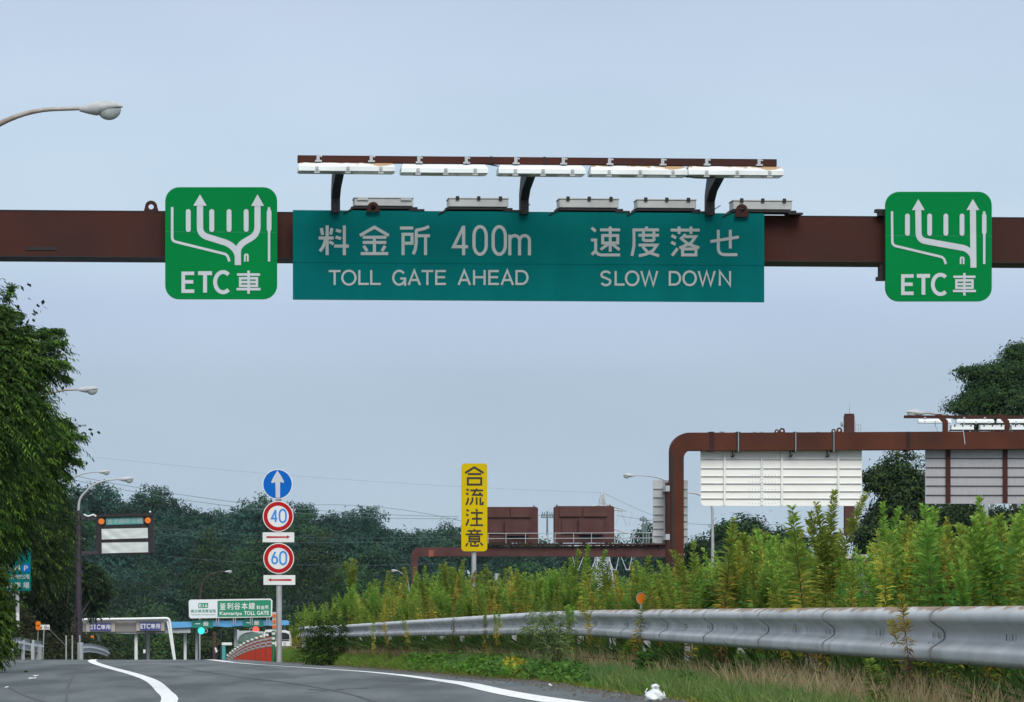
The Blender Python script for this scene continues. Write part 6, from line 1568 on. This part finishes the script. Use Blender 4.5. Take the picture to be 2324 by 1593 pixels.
def weed_label(i, row, x):
    look = ['plain green goldenrod', 'yellowing goldenrod', 'widely branched goldenrod', 'brown footed goldenrod', 'twice forked goldenrod', 'broad leaved goldenrod', 'three tipped goldenrod', 'half withered goldenrod'][i]
    zs = [(735, 'at the far rail end'), (800, 'over the feathery shrub'), (870, 'left of the small pale lamp'), (935, 'at the red gantry foot'), (1000, 'left of the yellow sign'), (1050, 'just left of the yellow sign post'), (1105, 'at the yellow sign post'),
          (1180, 'under the left cabinet'), (1255, 'between the cabinets'), (1330, 'under the right cabinet'), (1400, 'in front of the pylon'), (1470, 'at the larger amber reflector'), (1540, 'left of the portal column'), (1600, 'right of the portal column'),
          (1680, 'under the left of the white board'), (1760, 'under the middle of the white board'), (1840, 'left of the tallest goldenrod'), (1940, 'right of the tallest goldenrod'), (2030, 'beside the slate van'), (2110, 'left of the grey board'), (2200, 'under the grey board'), (2270, 'at the square grey post'), (9999, 'at the right picture edge')]
    return '%s, %s row, %s' % (look, ['front', 'second', 'third'][row], next(z for q, z in zs if x < q))
def place_weed(x, d, ytop, i=None, X=None):
    i = int(rng.integers(0, 8)) if i is None else i
    Xw = (x - VX) / FL * d; z0 = zmed(Xw, d) - .02; h = EYE - (ytop - VY) / FL * d - z0
    o = protos[i] if not used[i] else protos[i].copy()
    if used[i]: COL.objects.link(o)
    used[i] = True
    o.location = (Xw, d, z0); s = h / spec[i][0]; wv = max(s, .75) * rng.uniform(.8, 1.35); o.scale = (wv, wv, s); o.rotation_euler = (rng.normal() * .09, rng.normal() * .09, rng.uniform(0, 6.28))
    return o
n_w = 0
def weed_depth(x, extra):
    """depth where the sight line through column x passes the rail, plus extra metres of thicket"""
    lo, hi = 12.0, 101.0
    for _ in range(40):
        m = (lo + hi) / 2
        if (x - VX) / FL * m < rail_x(m) + .12: lo = m
        else: hi = m
    return lo + extra
# two front rows of single stalks, in even sight-line steps
for row, (ex_, step, hfac) in enumerate(((.35, 19, 0), (1.3, 18, -14), (2.6, 17, -8))):
    x = 700 + row * 5
    while x < 2390 and n_w < 262:
        d = weed_depth(x, ex_ + rng.uniform(0, 1.2 + ex_ * .4))
        if d < 96:
            yt = np.interp(x, TPX, TPY) + abs(rng.normal()) * 20 + (rng.random() < .3) * 25 + (75 if row == 0 else 34 if row == 1 else -2) * rng.uniform(.0, 1.5)
            if not (1930 < x < 2002 and yt < 1352): i_ = int(rng.integers(0, 8)); place_weed(x, d, yt, i_)['label'] = weed_label(i_, row, x)
            n_w += 1
        x += step * rng.uniform(.7, 1.3) * (1.0 if x < 1400 else 1.12)
# named stalks that stand out
def solo(x, d, ytop, i, label):
    o = place_weed(x, d, ytop, i); o['label'] = label; o['group'] = 'single goldenrods that stand out'; return o
solo(1866, 25.5, 1088, 2, 'tallest goldenrod, its branching tip standing out against the white board')
solo(1845, 26.0, 1150, 1, 'stalk with yellowed middle just left of the tallest goldenrod')
solo(2016, 22.5, 1140, 3, 'stalk with pale withered leaves near its top, between the white and grey boards')
solo(2045, 22.2, 1150, 0, 'green stalk beside the withered one, left of the grey board')
solo(2150, 21.5, 1145, 0, 'thick green stalk overlapping the left part of the grey board')
solo(2290, 19.6, 1128, 2, 'bushy stalk at the right edge overlapping the grey board')
solo(1270, 50, 1246, 0, 'slender green stalk rising above its neighbours below the far cabinets')
solo(1300, 50, 1262, 3, 'yellow brown stalk beside the slender green one')
solo(1330, 48, 1238, 3, 'brown dead topped stalk in front of the far gantry beam')
solo(805, 96, 1270, 4, 'tall branching stalk above the left part of the thicket')
solo(1562, 33, 1226, 0, 'stalk growing over the foot of the brown portal column')
solo(1632, 31, 1180, 1, 'yellow brown stalk in front of the slim grey lamp pole')
# stalks in front of the rail
FG = 'lone stalks in front of the guard rail'
def front(x, ybot, ytop, i, label, wide=1.0, gap=.28):
    lo, hi = 12.0, 101.0
    for _ in range(40):
        m = (lo + hi) / 2
        if (x - VX) / FL * m < rail_x(m) - gap: lo = m
        else: hi = m
    o = place_weed(x, lo, ytop, i); z0 = EYE - (ybot - VY) / FL * lo; z0 = max(z0, o.location[2]); h = EYE - (ytop - VY) / FL * lo - z0
    o.location[2] = z0 - .02; s = h / spec[i][0]; o.scale = (wide, wide, s); o['label'] = label; o['group'] = FG
front(2073, 1700, 1345, 7, 'stalk with dried drooping leaves crossing the guard rail at right', .8)
front(2001, 1700, 1486, 0, 'short yellow green plant under the rail at right', 1.0, .55)
front(1433, 1540, 1330, 5, 'stalk crossing the rail just left of the amber reflector', .9)
front(1339, 1530, 1330, 3, 'thin stalk crossing the rail right of the silvery bush', .8)
front(1295, 1530, 1370, 4, 'green topped stalk at the right side of the silvery bush', .8)
front(1413, 1560, 1450, 1, 'low yellow green plant under the rail below the amber reflector', .9)
front(1138, 1500, 1385, 3, 'thin brown stalk at the rail right of the small amber reflector', .8)
front(1102, 1500, 1378, 0, 'thin green stalk at the rail below the small amber reflector', .7)
front(1027, 1500, 1300, 7, 'tall dark stemmed stalk crossing the rail left of the yellow sign post', .8)
front(934, 1500, 1360, 5, 'dark stem crossing the far rail', .9)
front(887, 1500, 1330, 1, 'stalk crossing the far rail beside the feathery shrub', .9)
front(849, 1500, 1330, 4, 'leftmost stalk crossing the far rail', .9)
front(1677, 1560, 1470, 0, 'small pale plant under the middle of the rail', .8)
# what stands behind the front rows cannot be counted
parts = []
lowp = []
for i, (h, nl, ll, dry, hd_) in enumerate(spec):
    lowp.append(weed_np(np.random.default_rng(600 + i), h, 130, .11, dry, min(hd_, 2), .022))
rng = np.random.default_rng(88)
for k in range(1400):
    x = rng.uniform(655, 2420); dd = weed_depth(x, 0); d = min(dd + 2.0 + rng.random() ** 1.3 * 26, 112)
    if x < 760: d = rng.uniform(100, 114)
    Xw = (x - VX) / FL * d; z0 = zmed(Xw, d) - .02
    yt = np.interp(x, TPX, TPY) + 26 + abs(rng.normal()) * 20 + rng.uniform(0, 46)
    if 1935 < x < 2000: yt = 1350 + rng.uniform(0, 20)
    h = min(max(EYE - (yt - VY) / FL * d - z0, .8), 2.6)
    i = int(rng.integers(0, 8)); v, f, c = lowp[i]; a = rng.uniform(0, 6.28); s = h / spec[i][0]; sw = max(s, .8)
    R_ = np.array([[math.cos(a), -math.sin(a), 0], [math.sin(a), math.cos(a), 0], [0, 0, 1]])
    parts.append(((v @ R_.T) * np.array([sw, sw, s]) + np.array([Xw, d, z0]), f, c * rng.uniform(.75, 1.2)))
V, F, C = merge(parts)
tag(np_mesh('goldenrod_thicket', V, F, M['leaf'], None, C), kind='stuff')

# broad leaved climbers in the thicket
rng = np.random.default_rng(93); n = 5200; cl = 150
cx = rng.uniform(760, 2400, cl); cd_ = np.array([weed_depth(q, rng.uniform(.1, .9)) for q in cx]); pick = rng.integers(0, cl, n)
X = (cx[pick] - VX) / FL * cd_[pick] + rng.normal(size=n) * .16; d = cd_[pick] + rng.normal(size=n) * .25; X = np.maximum(X, np.array([rail_x(q) for q in d]) + .12)
z = np.array([zmed(a, b_) for a, b_ in zip(X, d)]) + np.abs(.45 + rng.normal(size=cl) * .35)[pick] + rng.normal(size=n) * .14
V, F, C = leaves(np.stack([X, d, z], 1), rng.normal(size=(n, 3)) + np.array([-.2, -.6, -.2]), rng.uniform(.028, .06, n), rng.uniform(.022, .045, n), jitter((.07, .17, .03), n, rng, .3, .1), rng, .2)
tag(np_mesh('climbing_leaves', V, F, M['leaf'], None, C), kind='stuff')

# --- grass of the verge
def grass_patch(name, n, fx, hh, col, col2, wd, seed, lean=.35, tips=None):
    rng = np.random.default_rng(seed); d, X = fx(rng, n)
    z = np.array([zmed(a, b) for a, b in zip(X, d)])
    P = np.stack([X, d, z - .01], 1); D = np.stack([rng.normal(size=n) * lean, rng.normal(size=n) * lean, np.ones(n)], 1)
    h = hh(rng, n, X, d); t = rng.random((n, 1)) ** 1.2
    # patchy colour
    pt = .5 + .5 * np.sin(X * 3.1 + 1.3 * np.sin(d * .7)) * np.sin(d * .55 + 1.7 * np.sin(X * 1.9))
    mixv = np.clip(t * .6 + pt[:, None] * .6 - .1, 0, 1); C = np.array(col) * (1 - mixv) + np.array(col2) * mixv; C = C * rng.uniform(.7, 1.3, (n, 1))
    Vv, Ff, Cc = leaves(P, D, h, wd * rng.uniform(.7, 1.3, n) * (1 + d / 60), np.clip(C, 0, 1), rng, .25)
    tag(np_mesh(name, Vv, Ff, M['grass'], None, Cc), kind='stuff')
def f_verge(lo, hi, d0, d1, power=1.4):
    def f(rng, n):
        d = d0 + (d1 - d0) * rng.random(n) ** power; t = lo + (hi - lo) * rng.random(n)
        ex = np.array([edge_x(q) for q in d]); rx = np.array([rail_x(q) for q in d]); return d, ex + (rx - ex) * t
    return f
prof = lambda rng, n, X, d: rng.uniform(.06, .17, n) * (1 + .4 * np.sin(d * 1.3 + X))
grass_patch('verge_grass', 52000, f_verge(.02, 1.0, 19, 108), prof, (.10, .20, .03), (.20, .27, .05), .006, 1)
grass_patch('blue_green_grass', 26000, f_verge(.15, 1.0, 17, 60, 1.2), lambda r, n, X, d: r.uniform(.16, .30, n) * (.8 + .4 * np.sin(d * .9)), (.10, .21, .07), (.16, .25, .09), .006, 2, .5)
grass_patch('edge_grass', 11000, f_verge(-.02, .2, 22, 108), lambda r, n, X, d: r.uniform(.04, .09, n), (.17, .24, .03), (.20, .15, .05), .007, 3, .7)
grass_patch('dry_straw', 8500, f_verge(.55, 1.3, 17, 95, 1.3), lambda r, n, X, d: r.uniform(.22, .48, n), (.34, .28, .16), (.20, .16, .08), .0045, 4, .22)
grass_patch('long_green_grass', 15000, f_verge(.0, 1.1, 16, 33, 1.0), lambda r, n, X, d: r.uniform(.14, .36, n), (.10, .19, .05), (.17, .23, .07), .005, 15, .4)
grass_patch('dry_straw', 2600, f_verge(.4, 1.1, 17, 27, 1.0), lambda r, n, X, d: r.uniform(.28, .55, n), (.38, .31, .18), (.24, .19, .10), .004, 14, .25)
grass_patch('rail_undergrowth', 22000, f_verge(1.02, 2.1, 17, 100, 1.3), lambda r, n, X, d: r.uniform(.3, .75, n), (.028, .06, .012), (.06, .09, .02), .03, 5, .7)
# leafy ground cover along the edge
def cover(name, n, fx, seed, col, size):
    rng = np.random.default_rng(seed); d, X = fx(rng, n); z = np.array([zmed(a, b) for a, b in zip(X, d)])
    P = np.stack([X, d, z + rng.uniform(.02, .17, n)], 1); D = rng.normal(size=(n, 3)) * np.array([1, 1, .35]) + np.array([0, -.3, .25])
    V, F, C = leaves(P, D, size * rng.uniform(.6, 1.3, n), size * .85 * rng.uniform(.6, 1.2, n), jitter(col, n, rng, .35, .1), rng, .25)
    tag(np_mesh(name, V, F, M['grass'], None, C), kind='stuff')
def f_spot(x0, x1, e0, e1):
    def f(rng, n):
        x = rng.uniform(x0, x1, n); X = []; d = []
        for q in x:
            lo, hi = 15.0, 105.0; t = rng.uniform(e0, e1)
            for _ in range(26):
                m = (lo + hi) / 2
                if (q - VX) / FL * m < edge_x(m) + t: lo = m
                else: hi = m
            d.append(lo); X.append((q - VX) / FL * lo)
        return np.array(d), np.array(X)
    return f
cover('ground_cover', 3600, f_spot(930, 1180, .02, .55), 31, (.09, .22, .03), .085)
cover('ground_cover', 1900, f_spot(1180, 1330, .02, .45), 32, (.085, .2, .035), .075)
cover('ground_cover', 500, f_spot(1150, 1190, .05, .4), 33, (.34, .30, .03), .10)
cover('ground_cover', 700, f_spot(1500, 1580, .35, .8), 34, (.06, .15, .03), .06)
# gravel and dirt crumbs at the asphalt edge
rng = np.random.default_rng(9); n = 1400; d = 22 + 80 * rng.random(n) ** 1.5; X = np.array([edge_x(q) for q in d]) - np.abs(rng.normal(size=n)) * .16
mbv = []; mbf = []
for i in range(n):
    s = rng.uniform(.006, .018) * (1 + d[i] / 80); z = zroad(X[i], d[i]); o_ = len(mbv)
    mbv += [(X[i] - s, d[i], z), (X[i] + s, d[i] - s, z), (X[i] + s * .5, d[i] + s, z), (X[i], d[i], z + s)]; mbf += [(o_, o_ + 1, o_ + 3), (o_ + 1, o_ + 2, o_ + 3), (o_ + 2, o_, o_ + 3)]
tag(np_mesh('gravel', mbv, mbf, mat('dark_grit', (.09, .085, .075), .95, noise=.5, nscale=40)), kind='stuff')

# --- shrubs on the verge
def shrub(label, x, d, ybase, lobes, n, col, col2, leaf, lw, seed, name='shrub', light=.4, spray=.22):
    k = d / FL; rng = np.random.default_rng(seed)
    X = (x - VX) * k; zb9 = min(zmed(X, d), EYE - (ybase - VY) * k)
    zb9 = zmed(X, d)
    o = thing(name, label, 'shrub', (X, d, zb9)); yb = VY + (EYE - zb9) / k
    lo = [(((a - x) * k, 0, (yb - q) * k), (rx * k, rx * k, ry * k)) for a, q, rx, ry in lobes]
    V, F, C = spray_crown(rng, lo, n, col, col2, spray=spray, leaf=leaf, lw=lw, leaflets=10, bias=(0, -.1, .35), light=light, droop=.2); np_mesh('foliage', V, F, M['leaf'], o, C)
    b = MB()
    for c, r in lo: b.tube([(0, 0, -.05), (c[0] * .4, 0, c[2] * .5), (c[0], c[1], c[2])], [.012, .008, .004], 5, False)
    b.build('stems', M['trunk'], o)
shrub('dark feathery shrub on the verge in front of the far rail end', 745, 88, 1515, [(745, 1440, 32, 22), (775, 1425, 26, 14), (722, 1480, 30, 16), (752, 1480, 32, 26), (700, 1500, 18, 10), (705, 1420, 30, 8), (762, 1408, 8, 14)], 420, (.025, .07, .014), (.05, .12, .02), .09, .03, 71, light=.25, spray=.4)
shrub('silvery green bush leaning over the rail in the middle of the verge', 1262, 41, 1530, [(1240, 1428, 34, 22), (1272, 1415, 22, 20), (1215, 1425, 20, 12), (1255, 1460, 30, 24), (1275, 1480, 12, 22), (1228, 1395, 14, 10)], 330, (.12, .20, .07), (.22, .30, .12), .04, .012, 72, light=.5, spray=.13)
shrub('small dark clump of leaves right of the silvery bush', 1470, 34, 1530, [(1468, 1508, 16, 9), (1480, 1500, 12, 7)], 60, (.04, .12, .02), (.07, .16, .03), .05, .03, 73, spray=.1)

# --- litter
def zray(x, y):
    lo, hi = 14.0, 100.0
    for _ in range(50):
        d = (lo + hi) / 2; X = (x - VX) / FL * d; z = zmed(X, d) if X > edge_x(d) else zroad(X, d)
        if VY + (EYE - z) * FL / d > y: lo = d
        else: hi = d
    return (x - VX) / FL * lo, lo, z
X, d, z = zray(1487, 1590)
pb = thing('plastic_bag', 'crumpled white plastic bag with a knotted top on the grass edge', 'bag', (X, d, z)); k = d / FL
b = MB(); rg = random.Random(4); n_, m_ = 20, 12; vs = []
for j in range(m_ + 1):
    t = j / m_; r = [19, 23, 23, 21, 20, 18, 16, 12, 9, 8, 9, 8, 2][j] * k; zz9 = t * 38 * k
    for i in range(n_):
        a = 2 * math.pi * i / n_; q = 1 + .16 * math.sin(a * 3 + j * .9) + .1 * math.sin(a * 7 + j * 2.1) + rg.uniform(-.07, .07); vs.append((r * q * math.cos(a), r * q * math.sin(a) * .8, zz9 + rg.uniform(-.8, .8) * k))
b.add(vs, [(j * n_ + i, j * n_ + (i + 1) % n_, (j + 1) * n_ + (i + 1) % n_, (j + 1) * n_ + i) for j in range(m_) for i in range(n_)], True)
b.build('body', M['bag'], pb)
b = MB(); b.tube([(-14 * k, -4 * k, 12 * k), (-23 * k, -4 * k, 20 * k), (-18 * k, -2 * k, 28 * k)], [3 * k, 1.6 * k, 1.2 * k], 7); b.tube([(12 * k, -4 * k, 10 * k), (22 * k, -4 * k, 12 * k), (19 * k, -2 * k, 20 * k)], [4 * k, 2.2 * k, 1.6 * k], 7); b.build('handle', M['bag'], pb)
b = MB(); b.disc(0, 31 * k, 3.2 * k, -9.2 * k, -8.4 * k, 12); b.build('knot_opening', M['poleg'], pb)
for x, y, wx, lb in ((73, 1540.5, 17, 'long white scrap of paper on the shaded asphalt at left'), (81, 1535, 11, 'shorter white scrap just beyond the long one'), (16, 1561, 9, 'pale scrap near the left picture edge on the road'),
                     (1430, 1597, 3, None), (1429, 1572, 4, 'tiny white scrap at the grass edge near the plastic bag'), (1249, 1558 - 1, 5, 'small crumpled white scrap at the edge of the ground cover')):
    if lb is None: continue
    X, d, z = zray(x, y); k = d / FL; o = thing('paper_scrap', lb, 'litter', (X, d, z)); b = MB()
    b.add([(-wx / 2 * k, -.18, .006), (wx / 2 * k, -.12, .012), (wx / 2 * k * .9, .25, .03), (0, .3, .012), (-wx / 2 * k * .8, .2, .022)], [(0, 1, 2, 3, 4)]); b.add([(-wx / 2 * k, -.18, .001), (wx / 2 * k, -.12, .001), (wx / 2 * k * .9, .25, .001), (-wx / 2 * k * .8, .2, .001)], [(0, 1, 2, 3)]); b.build('sheet', M['signwhite'], o)

# ------------------------------------------------------------------ summer haze: one closed box of even pale air
b = MB(); b.box(-420, 520, -30, 1500, -40, 75)
hz = b.build('haze', None); tag(hz, kind='stuff')
hm = bpy.data.materials.new('thin_haze'); hm.use_nodes = True; hn = hm.node_tree.nodes
hn.remove(hn['Principled BSDF']); pv = hn.new('ShaderNodeVolumePrincipled'); pv.inputs['Color'].default_value = (.62, .84, 1, 1)
pv.inputs['Density'].default_value = .00006; pv.inputs['Anisotropy'].default_value = .1
hm.node_tree.links.new(pv.outputs[0], hn['Material Output'].inputs['Volume']); hz.data.materials.append(hm)

# give look-alikes their place among themselves
from collections import defaultdict
byl = defaultdict(list)
for o in SC.objects:
    if o.parent is None and o.get('category') and o.get('label'): byl[o['label']].append(o)
for lb, os_ in byl.items():
    if 2 <= len(os_) <= 3 and len(lb.split()) <= 14:
        os_.sort(key=lambda o: o.location.x / max(o.location.y, 1))
        for o, wd in zip(os_, ('left one', 'right one') if len(os_) == 2 else ('left one', 'middle one', 'right one')): o['label'] = lb + ', ' + wd
